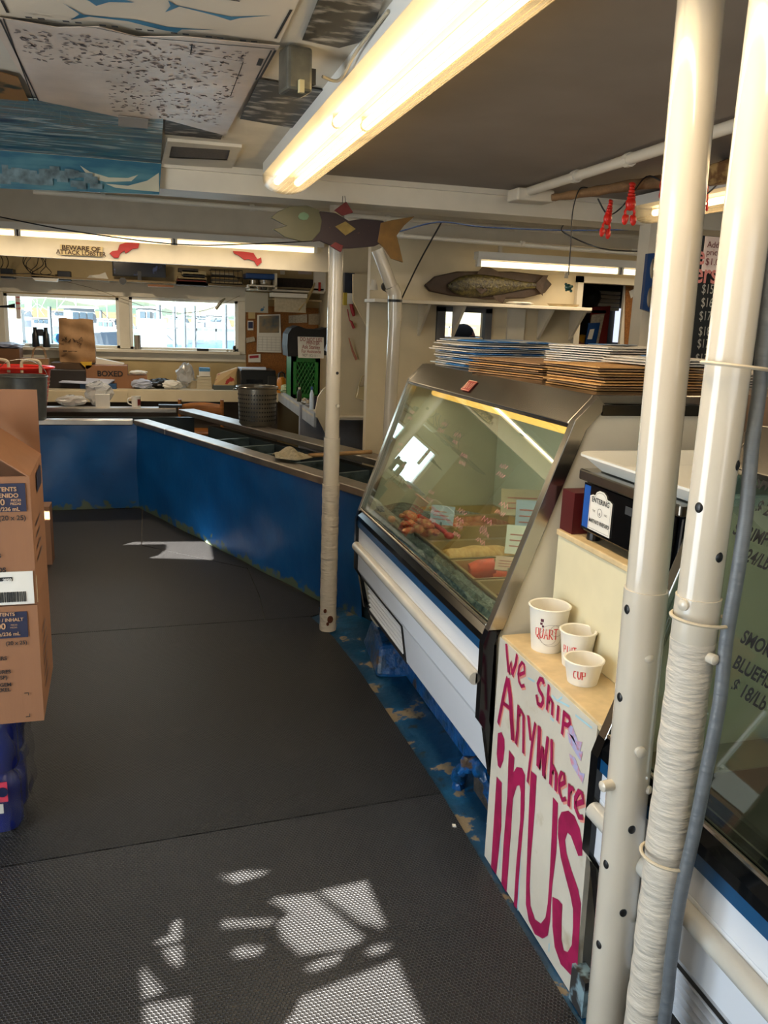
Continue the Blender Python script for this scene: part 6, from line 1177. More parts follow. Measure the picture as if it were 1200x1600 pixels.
crump('crumpled_paper', ((-0.047, 8.95, 0.89)[0],8.98,DZ), .11,.07,.05, mat('paper_bluish','#a9b0c4',.7), 'bluish crumpled papers on the desk in front of the small carton', 'paper',2)
crump('black_pouch', ((0.145, 9.0, 0.902)[0],9.05,DZ), .14,.09,.05, blackp, 'flat black pouch on the middle of the desk', 'pouch',3)
crump('crumpled_paper', ((0.247, 8.97, 0.913)[0],8.97,DZ), .10,.06,.045, paper, 'white crumpled paper on the middle of the desk beside the black pouch', 'paper',4)
crump('plastic_bag', ((0.395, 9.1, 0.898)[0],9.12,DZ), .10,.08,.13, film, 'clear plastic bag standing upright on the desk under the right window', 'bag',5)
one('beige_bowl', B().lathe([(0,0),(.08,0),(.1,.085),(.09,.085),(0,.01)], ((0.477, 9.15, 0.895)[0],9.15,DZ), 20), mat('bowl_beige','#a3957a',.5), ((0.477, 9.15, 0.895)[0],9.15,DZ), 'beige bowl beside the standing clear bag', 'bowl', smooth=True)
for i in range(4): bx('phone_book', ((0.504, 9.05, 0.904)[0]+.004*i, 9.05, DZ+.032*i), ((0.663, 9.05, 0.906)[0]-.003*i, 9.05, DZ+.032*i+.030), .2, mat('pages_cream','#bdb196',.7,var=.05), 'thick cream paper block on the desk, %s of its pile' % ('bottom','second from bottom','second from top','top')[i], 'paper block')
tb_ = thing('tissue_box', (0.589, 9.1, 1.055), 'pale blue and white tissue box on top of the cream paper blocks', 'tissue box')
xa, xb = (0.541, 9.08, 1.062)[0], (0.647, 9.08, 1.064)[0]; obj('box', B().box(xa, xb, 9.08, 9.2, DZ+.13, DZ+.215), paper, tb_); obj('blue_band', B().box(xa-.001, xb+.001, 9.079, 9.201, DZ+.18, DZ+.216), mat('tissue_blue','#4f87b4',.5), tb_)
one('printed_bag', B().hexa([(0.679, 9.0, 0.883), (0.893, 9.0, 0.873), ((0.893, 9.0, 0.873)[0],9.15,DZ), ((0.679, 9.0, 0.883)[0],9.15,DZ)], [(0.728, 9.1, 0.991), (0.944, 9.1, 1.069), ((0.944, 9.1, 1.042)[0],9.2,(0.944, 9.1, 1.069)[2]), ((0.728, 9.1, 0.991)[0],9.2,(0.728, 9.1, 0.991)[2])]), mat('bag_tan_red','#b99b6c',.7,col2='#9c2f28',thr=(.62,.64),scale=12), (0.679, 9.0, 0.883), 'tan paper bag with red print slumped on the desk left of the printer', 'bag', bevel=.01)
one('grey_folder', B().box((0.675, 8.95, 0.874)[0], (0.928, 8.95, 0.878)[0], 8.95, 9.1, DZ, DZ+.045), mat('folder_grey','#4a5250',.6), (0.675, 8.95, 0.861), 'grey green folder lying in front of the tan bag', 'folder')
prn = thing('office_printer', (1.124, 8.9, 0.878), 'black office printer with white papers on top, at the right end of the desk', 'printer')
xa, xb = (0.95, 8.9, 0.909)[0], (1.321, 8.9, 0.914)[0]; obj('body', B().box(xa, xb, 8.9, 9.3, DZ, DZ+.215), blackp, prn, bevel=.012); obj('paper_slot', B().box(xa+.06, xb-.14, 8.893, 8.9, DZ+.08, DZ+.12), blackg, prn); obj('side_cover', B().box(xb-.09, xb+.01, 8.89, 9.3, DZ, DZ+.16), darkm, prn, bevel=.01)
one('paper_sheets', B().prism([(xa+.02,8.95,DZ+.217),(xb-.1,8.93,DZ+.217),(xb-.06,9.25,DZ+.217),(xa,9.2,DZ+.217)], (0,0,.012)), mat('paper_blue_white','#c3c8d4',.6), (xa,8.95,DZ+.217), 'bluish white papers lying on top of the black office printer', 'paper')
fk = thing('thermos_flask', ((1.351, 8.7, 0.898)[0], 8.7, DZ), 'amber orange thermos jug with a black handle beside the printer', 'jug'); xq = (1.351, 8.7, 0.898)[0]
obj('body', B().lathe([(0,0),(.048,0),(.05,.02),(.048,.13),(.03,.16),(.0,.165)], (xq,8.7,DZ), 20), mat('amber_plastic','#b4700f',.3), fk, smooth=True); obj('handle', B().tube([(xq-.03,8.7,DZ+.155),(xq-.025,8.7,DZ+.2),(xq+.0,8.7,DZ+.215),(xq+.03,8.7,DZ+.195),(xq+.035,8.7,DZ+.15)], .009, 8), blackp, fk, smooth=True)
# green crate, bag and notice
cx0, cx1 = (1.351, 8.1, 1.041)[0], (1.635, 8.1, 1.046)[0]
cr_ = thing('milk_crate', (cx0, 8.1, DZ), 'green plastic milk crate on the side desk under the black bag', 'crate'); gm_ = mat('crate_green','#17702a',.4)
z1_ = (1.505, 8.1, 1.253)[2]; b = B(); b.box(cx0,cx1,8.1,8.12,z1_-.06,z1_).box(cx0,cx1,8.1,8.12,DZ,DZ+.04).box(cx0,cx0+.02,8.1,8.4,DZ,z1_).box(cx1-.05,cx1,8.1,8.12,DZ,z1_).box(cx0,cx0+.05,8.1,8.12,DZ,z1_).box(cx0,cx1,8.38,8.4,DZ,z1_).box(cx1-.02,cx1,8.1,8.4,DZ,z1_).box(cx0,cx1,8.1,8.4,DZ,DZ+.01)
obj('crate_body', b, gm_, cr_); b = B()
for i in range(-3, 6):
    xx = cx0+.05+i*.035
    for s in (1,-1):
        pA2, pB2 = Vector((xx if s > 0 else xx+.17, 8.11, DZ+.04)), Vector((xx+.17 if s > 0 else xx, 8.11, z1_-.06))
        pts = [pA2.lerp(pB2, t/10) for t in range(11)]; pts = [p for p in pts if cx0+.04 < p.x < cx1-.04]
        if len(pts) > 1: b.tube([pts[0], pts[-1]], .005, 5)
obj('lattice', b, gm_, cr_)
def tote(): 
    b = B(); A_ = [(1.31, 8.05, 1.245), (1.302, 8.05, 1.347), (1.308, 8.05, 1.455), (1.344, 8.05, 1.51), (1.405, 8.05, 1.535), (1.492, 8.05, 1.508), (1.617, 8.05, 1.506), (1.698, 8.05, 1.527), (1.71, 8.05, 1.266)]
    return yfill(b, A_, .32)
one('black_bag', tote(), mat('bag_black_cloth','#0e0e10',.7,bump=.8,bscale=10), (1.31, 8.05, 1.245), 'big black bag sitting on the green milk crate behind the handwritten notice', 'bag', bevel=.02)
nt2 = thing('handwritten_notice', (1.529, 8.035, 1.335), 'white handwritten notice about the printer in front of the black bag', 'notice')
obj('sheet', yfill(B(), [(1.398, 8.035, 1.434), (1.653, 8.035, 1.435), (1.657, 8.035, 1.235), (1.406, 8.035, 1.236)], .004), paper, nt2)
b = B(); 
for w_t, px_, sz in (('DO NOT USE', (1.528, 8.032, 1.393), .050), ('PRINTER', (1.547, 8.032, 1.363), .046), ('Ask Stanley', (1.529, 8.032, 1.323), .052), ('For Assistance', (1.53, 8.032, 1.284), .044)): b.text(w_t, px_, (1,0,-.02), (0,0,1), sz, 'CENTER', wid=.72, bold=.0005)
obj('red_writing', b, mat('faded_red_pen','#8c3d36',.6), nt2)
b = B(); b.text('NOT 1(C) 1:11 1', (1.53, 8.032, 1.248), (1,0,-.02), (0,0,1), .038, 'CENTER', wid=.62); obj('grey_writing', b, mat('pencil_grey','#5d5a56',.6), nt2)
one('white_label', yfill(B(), [(1.656, 8.04, 1.314), (1.71, 8.04, 1.437), (1.72, 8.04, 1.285)], .004), mat('paper_bluish','#a9b0c4',.7), (1.681, 8.04, 1.327), 'bluish white paper corner hanging between the notice and the far pipe', 'paper')
# bottles etc on the side desk
def bottle(nm, x, y, z, r, h, m, capm, label, cat='bottle'):
    t = thing(nm, (x,y,z), label, cat); obj('body', B().lathe([(0,0),(r,0),(r,h*.7),(r*.5,h*.82),(r*.45,h*.9),(0,h*.9)], (x,y,z), 14), m, t, smooth=True); obj('cap', B().lathe([(0,h*.88),(r*.5,h*.88),(r*.5,h),(0,h)], (x,y,z), 12), capm, t, smooth=True)
for (px_, m_, c_, l_, r_, h_) in (((1.345, 7.6, 1.032), mat('bottle_dark','#20231f',.3), paper, 'small dark bottle with a white label in front of the green crate, leftmost', .022, .15), ((1.383, 7.55, 1.025), paperd, paper, 'small grey jar in front of the green crate', .02, .06), ((1.409, 7.5, 1.029), paperd, blackp, 'second small grey jar in front of the green crate, next to the pipe side', .02, .055), ((1.335, 6.95, 0.939), mat('bottle_bluewhite','#b9cbe0',.3), mat('cap_blue','#1c3f88',.4), 'tall white and blue squeeze bottle on the edge of the side desk', .018, .21), ((1.41, 7.2, 1.021), mat('bottle_navy','#10182c',.4), blackp, 'squat navy jar behind the white and blue squeeze bottle', .04, .11), ((1.415, 7.0, 1.005), mat('bottle_brown','#7a4a36',.5), mat('cap_red','#b5231c',.4), 'brown sauce bottle with a red cap at the end of the side desk', .028, .14)):
    bottle('bottle', px_[0], px_[1], DZ, r_, h_, m_, c_, l_)
crump('crumpled_paper', (1.40,8.55,DZ), .09,.09,.05, mat('paper_pale_green','#a6b28a',.7), 'pale green crumpled paper between the thermos jug and the crate', 'paper',7)
crump('crumpled_paper', (1.45,7.6,DZ), .10,.14,.02, mat('paper_pale_blue','#a2abb4',.7), 'pale blue grey papers spread on the side desk', 'paper',8)
crump('clear_wrap', (1.42,8.3,DZ+.03), .06,.06,.07, film, 'shiny clear wrap beside the left end of the green crate', 'plastic wrap',9)
one('scissors', B().tube([(1.42,7.2,DZ+.01),(1.5,7.1,DZ+.015),(1.55,7.15,DZ+.012)], .012, 6), blackp, (1.42,7.2,DZ), 'black scissors lying on the side desk near the squeeze bottle', 'scissors')
# hanging tools on the cream partition
def hang(nm, pts, r, m, label, cat): return one(nm, B().tube(pts, r, 8), m, pts[0], label, cat, smooth=True)
hang('red_pruner', [(1.533, 6.45, 1.734), (1.55, 6.45, 1.677), (1.561, 6.45, 1.639)], [.012,.016,.010], lobred, 'red handled pruners hanging high on the cream partition', 'pruners')
hang('red_screwdriver', [(1.509, 6.45, 1.69), (1.526, 6.45, 1.609), (1.542, 6.45, 1.595), (1.564, 6.45, 1.547)], [.004,.004,.010,.011], lobred, 'red handled screwdriver hanging below the pruners', 'screwdriver')
hang('wooden_knife', [(1.525, 6.45, 1.473), (1.558, 6.45, 1.375), (1.591, 6.45, 1.307)], [.004,.009,.010], mat('knife_pink_wood','#a86a50',.5), 'knife with a pinkish handle hanging on the cream partition', 'knife')
bx('wall_pouch', (1.47, 6.4, 1.958), (1.546, 6.4, 1.754), .05, mat('pouch_dark_blue','#252b38',.7,var=.4,scale=20), 'dark bundle of tools on the partition right of the far pipe', 'tool bundle')
bx('yellow_box', (1.459, 6.38, 1.811), (1.487, 6.38, 1.718), .03, mat('box_yellow','#b09a2e',.5), 'narrow yellow packet right of the far pipe', 'packet'); bx('white_box', (1.487, 6.37, 1.807), (1.534, 6.37, 1.729), .03, paper, 'small white packet right of the yellow packet', 'packet')
fm = mat('clear_beige_plastic','#b7a880',.2,bump=.2); jg = thing('scoop', (1.674, 6.42, 1.071), 'translucent beige plastic scoop hanging on the cream partition', 'scoop')
obj('pan', yfill(B(), [(1.59, 6.43, 1.009), (1.608, 6.43, 1.099), (1.744, 6.43, 1.111), (1.749, 6.43, 0.959)], .05), fm, jg, bevel=.008); obj('handle', B().tube([(1.61, 6.44, 1.093), (1.639, 6.44, 1.179), (1.681, 6.44, 1.19), (1.652, 6.44, 1.099)], .006, 8), fm, jg, smooth=True)
one('bracket_bar', B().box((1.725, 6.4, 1.713)[0], (1.756, 6.4, 1.714)[0], 6.36, 6.4, (1.754, 6.4, 1.174)[2], (1.74, 6.4, 1.592)[2]), mat('brown_strip','#6b4426',.6), (1.754, 6.4, 1.174), 'narrow brown wooden strip at the edge of the cream partition', 'strip')
one('white_spray_mark', B().box((1.434, 5.0, 1.115)[0], (1.442, 5.0, 1.115)[0], 5.04, 5.05, (1.44, 5.0, 1.055)[2], (1.435, 5.0, 1.186)[2]), paper, (1.44, 5.0, 1.055), 'white paint drip on the lower bent pipe', 'paint drip') if False else None
# ---- chair, mug and items at the tank back
chr_ = thing('wooden_chair', (.46, 8.52, 0), 'brown wooden chair with a curved backrest behind the tank rail', 'chair')
xa, xb = (0.305, 8.4, 0.691)[0], (0.713, 8.4, 0.694)[0]; zt = (0.307, 8.4, 0.791)[2]
for x_ in (xa, xb): obj('back_post', B().tube([(x_,8.45,0),(x_,8.42,.45),(x_,8.4,zt)], .018, 10), wood, chr_, smooth=True)
obj('backrest', B().grid(lambda u, v: (xa+(xb-xa)*u, 8.4+.04*math.sin(PI*u), .62+.12*v+.02*math.sin(PI*u)), 12, 3), wood, chr_, smooth=True, solid=.015)
obj('seat', B().box(xa-.02, xb+.02, 8.42, 8.80, .43, .46), wood, chr_, bevel=.01)
for x_ in (xa, xb): obj('front_leg', B().tube([(x_,8.76,0),(x_,8.76,.43)], .018, 10), wood, chr_, smooth=True)
mx_ = (-0.1, 8.12, 0.744)[0]; mg = thing('coffee_mug', (mx_, 8.12, .745), 'white mug with a dark red picture standing on the far tank rail', 'mug')
obj('cup', B().lathe([(0,0),(.04,0),(.042,.1),(.038,.1),(.036,.006),(0,.006)], (mx_,8.12,.745), 24), white, mg, smooth=True); obj('handle', B().tube(smoothpath([(mx_-.038,8.12,.83),(mx_-.07,8.12,.82),(mx_-.072,8.12,.78),(mx_-.038,8.12,.765)], 5), .006, 8), white, mg, smooth=True)
b = B(); b.grid(lambda u, v: (mx_+.0425*math.sin(.3+1.0*u), 8.12-.0425*math.cos(.3+1.0*u), .76+.06*v), 6, 2); obj('picture', b, mat('mug_red','#7a2a26',.4,col2='#b9b3a8',thr=(.6,.65),scale=20), mg, nofix=True)
crump('plastic_bag', ((-0.67, 8.14, 0.726)[0],8.16,.745), .13,.06,.05, film, 'low clear plastic bag lying on the far tank rail at the left', 'bag',11)
crump('plastic_bag', ((-0.43, 8.14, 0.728)[0],8.18,.745), .12,.07,.11, film, 'tall crinkled clear plastic bag on the far tank rail below the bluish sheet', 'bag',12)
one('black_tray', B().box((0.101, 8.12, 0.721)[0], (0.312, 8.12, 0.722)[0], 8.06, 8.15, .745, .77), blackp, (0.101, 8.12, 0.721), 'black flat tray on the far tank rail corner', 'tray')
one('paper_towel', B().box((-0.457, 8.1, 0.72)[0], (-0.333, 8.1, 0.721)[0], 8.08, 8.14, .745, .86), paper, (-0.457, 8.1, 0.72), 'white paper packet behind the crinkled bag on the far tank rail', 'packet')
# perforated pot
PCx = Vector((0.864, 6.837, 0.742)); pt = thing('perforated_pot', (PCx.x, PCx.y, .742), 'grey metal strainer pot with rows of round holes on the back tank rail', 'pot'); pm_ = mat('pot_aluminium','#7a7468',.35,.7,var=.15,scale=10)
obj('pot_body', B().lathe([(0,0),(.132,0),(.148,.02),(.157,.30),(.164,.305),(.166,.315),(.155,.315),(.145,.03),(0,.012)], (PCx.x,PCx.y,.742), 44), pm_, pt, smooth=True)
b = B()
for k in range(7):
    for j in range(22):
        a = PI*(j/22)+PI+PI*.0; z = .05+.034*k; r = .1485+.009*k/7+.0012; c = (PCx.x+r*math.cos(a), PCx.y+r*math.sin(a), .742+z); b2 = B(); b2.M = Matrix.Translation(c) @ Matrix.Rotation(a, 4, 'Z'); b2.ball((0,0,0), .0015, .0075, .0075, 6, 4); b.add(b2.v, b2.f)
obj('hole', b, blackp, pt, kind='stuff'); obj('rim_wire', B().tube([(PCx.x+.168*math.cos(2*PI*i/36), PCx.y+.168*math.sin(2*PI*i/36), .742+.312) for i in range(37)], .005, 6), steel, pt, smooth=True)
for s in (-1,1): obj('lug', B().tube([(PCx.x+s*.165,PCx.y-.02,1.035),(PCx.x+s*.19,PCx.y,1.03),(PCx.x+s*.165,PCx.y+.02,1.035)], .005, 6), steel, pt)
# red basket and bucket on the left
rbx = (-1.054, 7.597, 0.745); rb = thing('red_basket', (-1.03, 7.75, .745), 'bright red plastic laundry basket with pale handles on the left tank rail', 'basket')
bc = Vector(((-1.046, 7.55, 0.777)[0], 7.60, .745)); b = B(); n = 40
def rbr(z): return .215+.06*z/.40
b.lathe([(0,.0),(.215,0),(.27,.37),(.30,.372),(.305,.385),(.298,.392),(.268,.385),(.21,.01),(0,.01)], bc, 44, 1.0, .75); obj('basket_body', b, redpl, rb, smooth=True)
b = B()
for k in range(7):
    for j in range(26):
        a = PI+PI*j/25; z = .10+.034*k; r = .2165+.145*z+.0016; c = (bc.x+r*math.cos(a), bc.y+.75*r*math.sin(a), bc.z+z); b2 = B(); b2.M = Matrix.Translation(c) @ Matrix.Rotation(a, 4, 'Z'); b2.ball((0,0,0), .002, .006, .009, 6, 4); b.add(b2.v, b2.f)
obj('hole', b, mat('pale_hole','#c9b9a0',.7), rb, kind='stuff')
for s in (-1, 1):
    cx = bc.x+.02+s*.12; obj('handle', B().tube(smoothpath([(cx-.07,bc.y-.2,bc.z+.35),(cx-.068,bc.y-.2,bc.z+.43),(cx-.03,bc.y-.2,bc.z+.45),(cx+.03,bc.y-.2,bc.z+.45),(cx+.068,bc.y-.2,bc.z+.43),(cx+.07,bc.y-.2,bc.z+.35)], 4), .013, 8), mat('handle_cream','#cfbfa4',.5), rb, smooth=True)
bkx = Vector(((-0.953, 7.3, 0.806)[0], 7.20, .742)); bu = thing('metal_bucket', tuple(bkx), 'galvanised grey metal bucket in front of the red basket', 'bucket')
obj('bucket_body', B().lathe([(0,0),(.165,0),(.19,.335),(.196,.34),(.194,.348),(.185,.345),(.16,.01),(0,.01)], bkx, 36), mat('galvanised','#6c7070',.4,.6,var=.2,scale=12), bu, smooth=True)
obj('bail', B().tube([(bkx.x+.19*math.cos(a), bkx.y, bkx.z+.33+.14*math.sin(a)) for a in [PI*i/16 for i in range(17)]], .003, 6), steel, bu, smooth=True)
one('rolled_papers', B().box(-1.5, (-1.213, 9.1, 1.115)[0], 9.1, 9.35, DZ, (-1.272, 9.1, 1.208)[2]), mat('carton_brown_left','#6b4a30',.8), (-1.5,9.1,DZ), 'brown carton with plastic on top at the left end of the desk', 'box')
crump('plastic_wrap', ((-1.315, 9.15, 1.204)[0],9.2,(-1.272, 9.1, 1.208)[2]), .14,.1,.03, mat('bluish_wrap','#9aa3bb',.4), 'bluish plastic wrap on the brown carton at the left end of the desk', 'plastic wrap',21)
hb_ = thing('handled_bag', (-1.068, 9.0, 1.048), 'small brown paper bag with string handles behind the red basket', 'paper bag')
xa, xb = (-1.191, 9.0, 1.058)[0], (-0.937, 9.0, 1.063)[0]; zt = (-1.088, 9.0, 1.123)[2]; obj('bag_body', B().box(xa, xb, 9.0, 9.12, DZ, zt), kraft, hb_); 
for o_y in (0, .1): obj('string_handle', B().tube(smoothpath([(xa+.10,9.01+o_y,zt),(xa+.12,9.01+o_y,zt+.09),(xa+.17,9.01+o_y,zt+.11),(xa+.21,9.01+o_y,zt+.09),(xa+.23,9.01+o_y,zt)], 4), .004, 6), kraft, hb_, smooth=True)

# ================================================================ cartons at the left edge
def carton(z0, z1, x0, label, opened=False):
    t = thing('shipping_carton', (x0, 2.45, z0), label, 'carton')
    xr, xl, y0, dx = -.322, -.86, 2.45, -.014
    b = B(); F0, F1 = (xr, y0), (xr+dx, y0+.40); L0, L1 = (xl, y0), (xl+dx, y0+.40)
    b.add([(F0[0],F0[1],z0),(L0[0],L0[1],z0),(L1[0],L1[1],z0),(F1[0],F1[1],z0),(F0[0],F0[1],z1),(L0[0],L0[1],z1),(L1[0],L1[1],z1),(F1[0],F1[1],z1)], [(0,1,2,3),(0,4,5,1),(1,5,6,2),(2,6,7,3),(3,7,4,0)]+([] if opened else [(4,7,6,5)]))
    obj('box_body', b, card, t, solid=.004); return t, xr, y0, dx
ct2, xr, cy0, cdx = carton(.425, .785, -.6, 'lower closed brown carton, resting on the blue shrink wrapped pack at the left edge')
ct1, xr, cy0, cdx = carton(.79, 1.16, -.6, 'upper open brown carton with raised flaps and a white barcode label', True)
def front(b, w_t, px_, sz, al='RIGHT', bold=.0): b.text(w_t, px_, (1,0,0), (0,0,1), sz, al, bold=bold)
FYY = 2.4465
obj('blue_block', B().box(-.62, (-0.333, 2.447, 1.143)[0], 2.4455, 2.4475, (-0.337, 2.447, 1.063)[2], (-0.333, 2.447, 1.143)[2]), inkbl, ct1)
b = B(); 
for w_t, px_, sz in (('CONTENTS', (-0.355, 2.444, 1.122), .0165), ('CONTENIDO', (-0.351, 2.444, 1.104), .0165), ('500', (-0.387, 2.444, 1.083), .024), ('PIECES', (-0.346, 2.444, 1.099), .0), ('8 fl oz/236 mL', (-0.35, 2.444, 1.066), .0150)):
    if sz: front(b, w_t, px_, sz, bold=.0004)
front(b, 'PIECES', (-0.345, 2.444, 1.093), .0090, bold=.0002); front(b, 'PIEZAS', (-0.346, 2.444, 1.083), .0090, bold=.0002); obj('light_print', b, mat('print_tan','#b58d68',.7), ct1)
b = B(); front(b, '(20 x 25)', (-0.335, 2.446, 1.039), .019, bold=.0003); front(b, 'BOWLS', (-0.406, 2.446, 0.932), .016, bold=.0005); front(b, 'VASOS', (-0.396, 2.446, 0.889), .019, bold=.0006); obj('dark_print', b, ink, ct1)
obj('barcode_label', B().box(-.66, -.327, 2.4445, 2.4475, (-0.368, 2.446, 0.792)[2], (-0.362, 2.446, 0.889)[2]), paper, ct1)
b = B(); b.box((-0.419, 2.442, 0.87)[0], (-0.381, 2.442, 0.868)[0], 2.4425, 2.4445, (-0.397, 2.443, 0.863)[2], (-0.396, 2.443, 0.874)[2]); rg = random.Random(4); x = (-0.423, 2.443, 0.823)[0]
while x < (-0.349, 2.443, 0.819)[0]: w_ = rg.choice((.001,.002,.003)); b.box(x, x+w_, 2.4425, 2.4445, (-0.384, 2.443, 0.8)[2], (-0.382, 2.443, 0.83)[2]); x += w_+rg.choice((.001,.0015,.0025))
obj('barcode', b, ink, ct1); b = B(); front(b, '2050', (-0.383, 2.442, 0.863), .0115, bold=.0004); obj('label_number', b, paper, ct1)
obj('side_label', B().hexa([(xr+.0, 2.46, .79),(xr+.003,2.46,.79),(xr-.012,2.56,.79),(xr-.015,2.56,.79)], [(xr+.0,2.46,.86),(xr+.003,2.46,.86),(xr-.008,2.53,.90),(xr-.011,2.53,.90)]), mat('label_cream','#c9bfa6',.6), ct1)
# flaps: the back one stands up, the right front one leans over
zt = 1.16
obj('flap', B().add([(xr-.014,2.85,zt),(-.9,2.85,zt),(-.9,2.86,zt+.205),(xr-.014,2.855,zt+.205)], [(0,1,2,3)]), card, ct1, solid=.004, nofix=True)
obj('flap', B().add([(xr,2.45,zt),(xr+cdx,2.85,zt),(-.50,2.80,zt+.13),(-.47,2.46,zt+.10)], [(0,1,2,3)]), card, ct1, solid=.004, nofix=True)
obj('flap', B().add([(xr,2.45,zt),(-.86,2.45,zt),(-.86,2.62,zt-.08),(xr-.02,2.60,zt-.05)], [(0,1,2,3)]), card, ct1, solid=.004, nofix=True)
def sidept2(y, z): t = (y-2.45)/.40; return Vector((xr+.0035+cdx*t, y, z))
def sideprint(par, z0, n):
    b = B(); su = Vector((cdx,.40,0)).normalized()
    for k in range(n): b.ribbon([(0,0),(.16-.02*(k % 3),0)], .007, sidept2(2.52, z0+.035*k), su, (0,0,1), .0008)
    obj('side_print', b, mat('side_ink','#5b4a45',.7), par)
sideprint(ct1, .90, 4); sideprint(ct2, .50, 6)
obj('side_block', B().add([tuple(sidept2(2.62,1.08)+Vector((.001,0,0))), tuple(sidept2(2.78,1.08)+Vector((.001,0,0))), tuple(sidept2(2.78,1.14)+Vector((.001,0,0))), tuple(sidept2(2.62,1.14)+Vector((.001,0,0)))], [(0,1,2,3)]), inkbl, ct1, nofix=True)
obj('blue_block', B().box(-.62, (-0.349, 2.447, 0.769)[0], 2.4455, 2.4475, (-0.353, 2.447, 0.691)[2], (-0.349, 2.447, 0.769)[2]), inkbl, ct2)
b = B(); front(b, 'CONTENTS', (-0.381, 2.444, 0.759), .014, bold=.0003); front(b, 'CONTENU / INHALT', (-0.359, 2.444, 0.742), .014, bold=.0003); front(b, '500', (-0.407, 2.444, 0.72), .025, bold=.0005); front(b, '8 fl oz/236 mL', (-0.37, 2.444, 0.699), .015, bold=.0003)
front(b, 'PIECES', (-0.376, 2.444, 0.729), .006); front(b, 'PIEZAS', (-0.377, 2.444, 0.721), .006); obj('light_print', b, mat('print_tan','#b58d68',.7), ct2)
b = B()
for w_t, px_ in (('(20 x 25)', (-0.353, 2.446, 0.67)), ('CONTAINERS', (-0.41, 2.446, 0.625)), ('CONTENEURES', (-0.402, 2.446, 0.583)), ('(SP)', (-0.412, 2.446, 0.566)), ('ENVASES GEM', (-0.403, 2.446, 0.543)), ('SCHNAPPDECKEL', (-0.406, 2.446, 0.527))): b = B(); front(b, w_t, px_, .0155, bold=.0004); obj('dark_print', b, ink, ct2)
cr0 = (-0.358, 2.446, 0.518); x_, z_ = cr0[0], cr0[2]; b = B(); b.box(x_-.012,x_,2.4445,2.446,z_-.0015,z_).box(x_-.0015,x_,2.4445,2.446,z_-.008,z_); z_ = (-0.362, 2.446, 0.441)[2]; obj('corner_mark', b, ink, ct2); b = B(); b.box(x_-.012,x_,2.4445,2.446,z_,z_+.0015).box(x_-.0015,x_,2.4445,2.446,z_,z_+.01)
obj('corner_mark', b, ink, ct2)
one('brown_carton', B().box(-1.0, (-0.62, 5.546, 0.0)[0], (-0.62, 5.546, 0.0)[1], 5.7, -.001, (-0.609, 5.4, 0.383)[2]), card, (-.8,5.5,0), 'brown carton standing on the far mat, its edge peeking out behind the carton stack', 'carton')
one('white_bag_corner', B().ball((-.415, 3.1, .90), .016, .02, .03), paper, (-.41,3.1,.9), 'tiny white plastic corner poking out behind the upper carton', 'plastic') if False else None
# shrink wrapped blue pack: two layers of blue bottles
sw = thing('shrink_wrapped_pack', (-.6, 2.6, 0), 'shrink wrapped pack of dark blue bottles under the carton stack', 'bottle pack')
dkb = mat('bottle_deep_blue', '#0c1c6c', .25, var=.15)
for lz in (0, .205):
    for i in range(4):
        for j in range(2): obj('bottle', B().lathe([(0,.004),(.05,.004),(.056,.02),(.056,.15),(.05,.175),(.03,.195),(.03,.2),(0,.2)], (-.475-.115*i, 2.60+.118*j, lz), 20), dkb, sw, smooth=True)
b = B(); n_ = 60
def wrapf(u, v):
    P = [(-.95,2.53),(-.45,2.53),(-.405,2.58),(-.40,2.74),(-.45,2.79),(-.95,2.79)]; s = u*5; i = min(int(s), 4); f = s-i
    x = P[i][0]*(1-f)+P[i+1][0]*f; y = P[i][1]*(1-f)+P[i+1][1]*f; w = .010*math.sin(40*u+6*v)+.008*math.sin(23*v+15*u)-.012*math.exp(-((v-.5)/.06)**2)
    return (x+w, y-w*.5, .005+.41*v)
b.grid(wrapf, n_, 24); obj('plastic_wrap', b, film2, sw, smooth=True, nofix=True)
b = B()
for z in (.33,): pass
obj('label', B().box(-.60, (-0.45, 2.535, 0.212)[0], 2.532, 2.536, (-0.455, 2.535, 0.12)[2], (-0.451, 2.535, 0.186)[2]), mat('label_pink_red','#c83a50',.5), sw)
obj('barcode', B().box(-.60, (-0.465, 2.53, 0.107)[0], 2.532, 2.536, (-0.467, 2.535, 0.081)[2], (-0.465, 2.535, 0.112)[2]), paper, sw)
b = B(); b.lathe([(0,0),(.016,0),(.016,.002),(0,.002)], (0,0,0), 20); b.v = [((-0.464, 2.53, 0.155)[0]+x, 2.5305-z, (-0.464, 2.53, 0.155)[2]+y) for x, y, z in b.v]; obj('label_disc', b, mat('disc_navy','#141c40',.5), sw)

# ================================================================ harbour outside
struct('harbour_water', B().add([(-150,11,-1.6),(150,11,-1.6),(150,500,-1.6),(-150,500,-1.6)], [(0,1,2,3)]), mat('harbour_water', '#15476e', .25, var=.2, scale=.8, bump=.6, bscale=1.5))
hb2 = B(); hb2.grid(lambda u, v: (-160+320*u, 420+60*v, -1.6+(4+9*max(0, math.sin(u*5+1))*1+3*math.sin(u*17)+1.5*math.sin(u*41))*math.sin(PI*.5*v)), 80, 6)
struct('far_hills', hb2, mat('hills_green', '#2c4238', .9, var=.2, scale=.02, col2='#434c3a', thr=(.45,.6)))
struct('beach_bank', B().grid(lambda u, v: (-150+300*u, 190+30*v, -1.6+2.4*v+.6*math.sin(u*19)*v), 60, 4), mat('sand_bank', '#5b4a2f', .9, var=.2, scale=.3))
hullw = mat('boat_white', '#7a7e82', .4); glassd = mat('boat_window', '#33414e', .2); green = mat('boat_green', '#3f5a4f', .5)
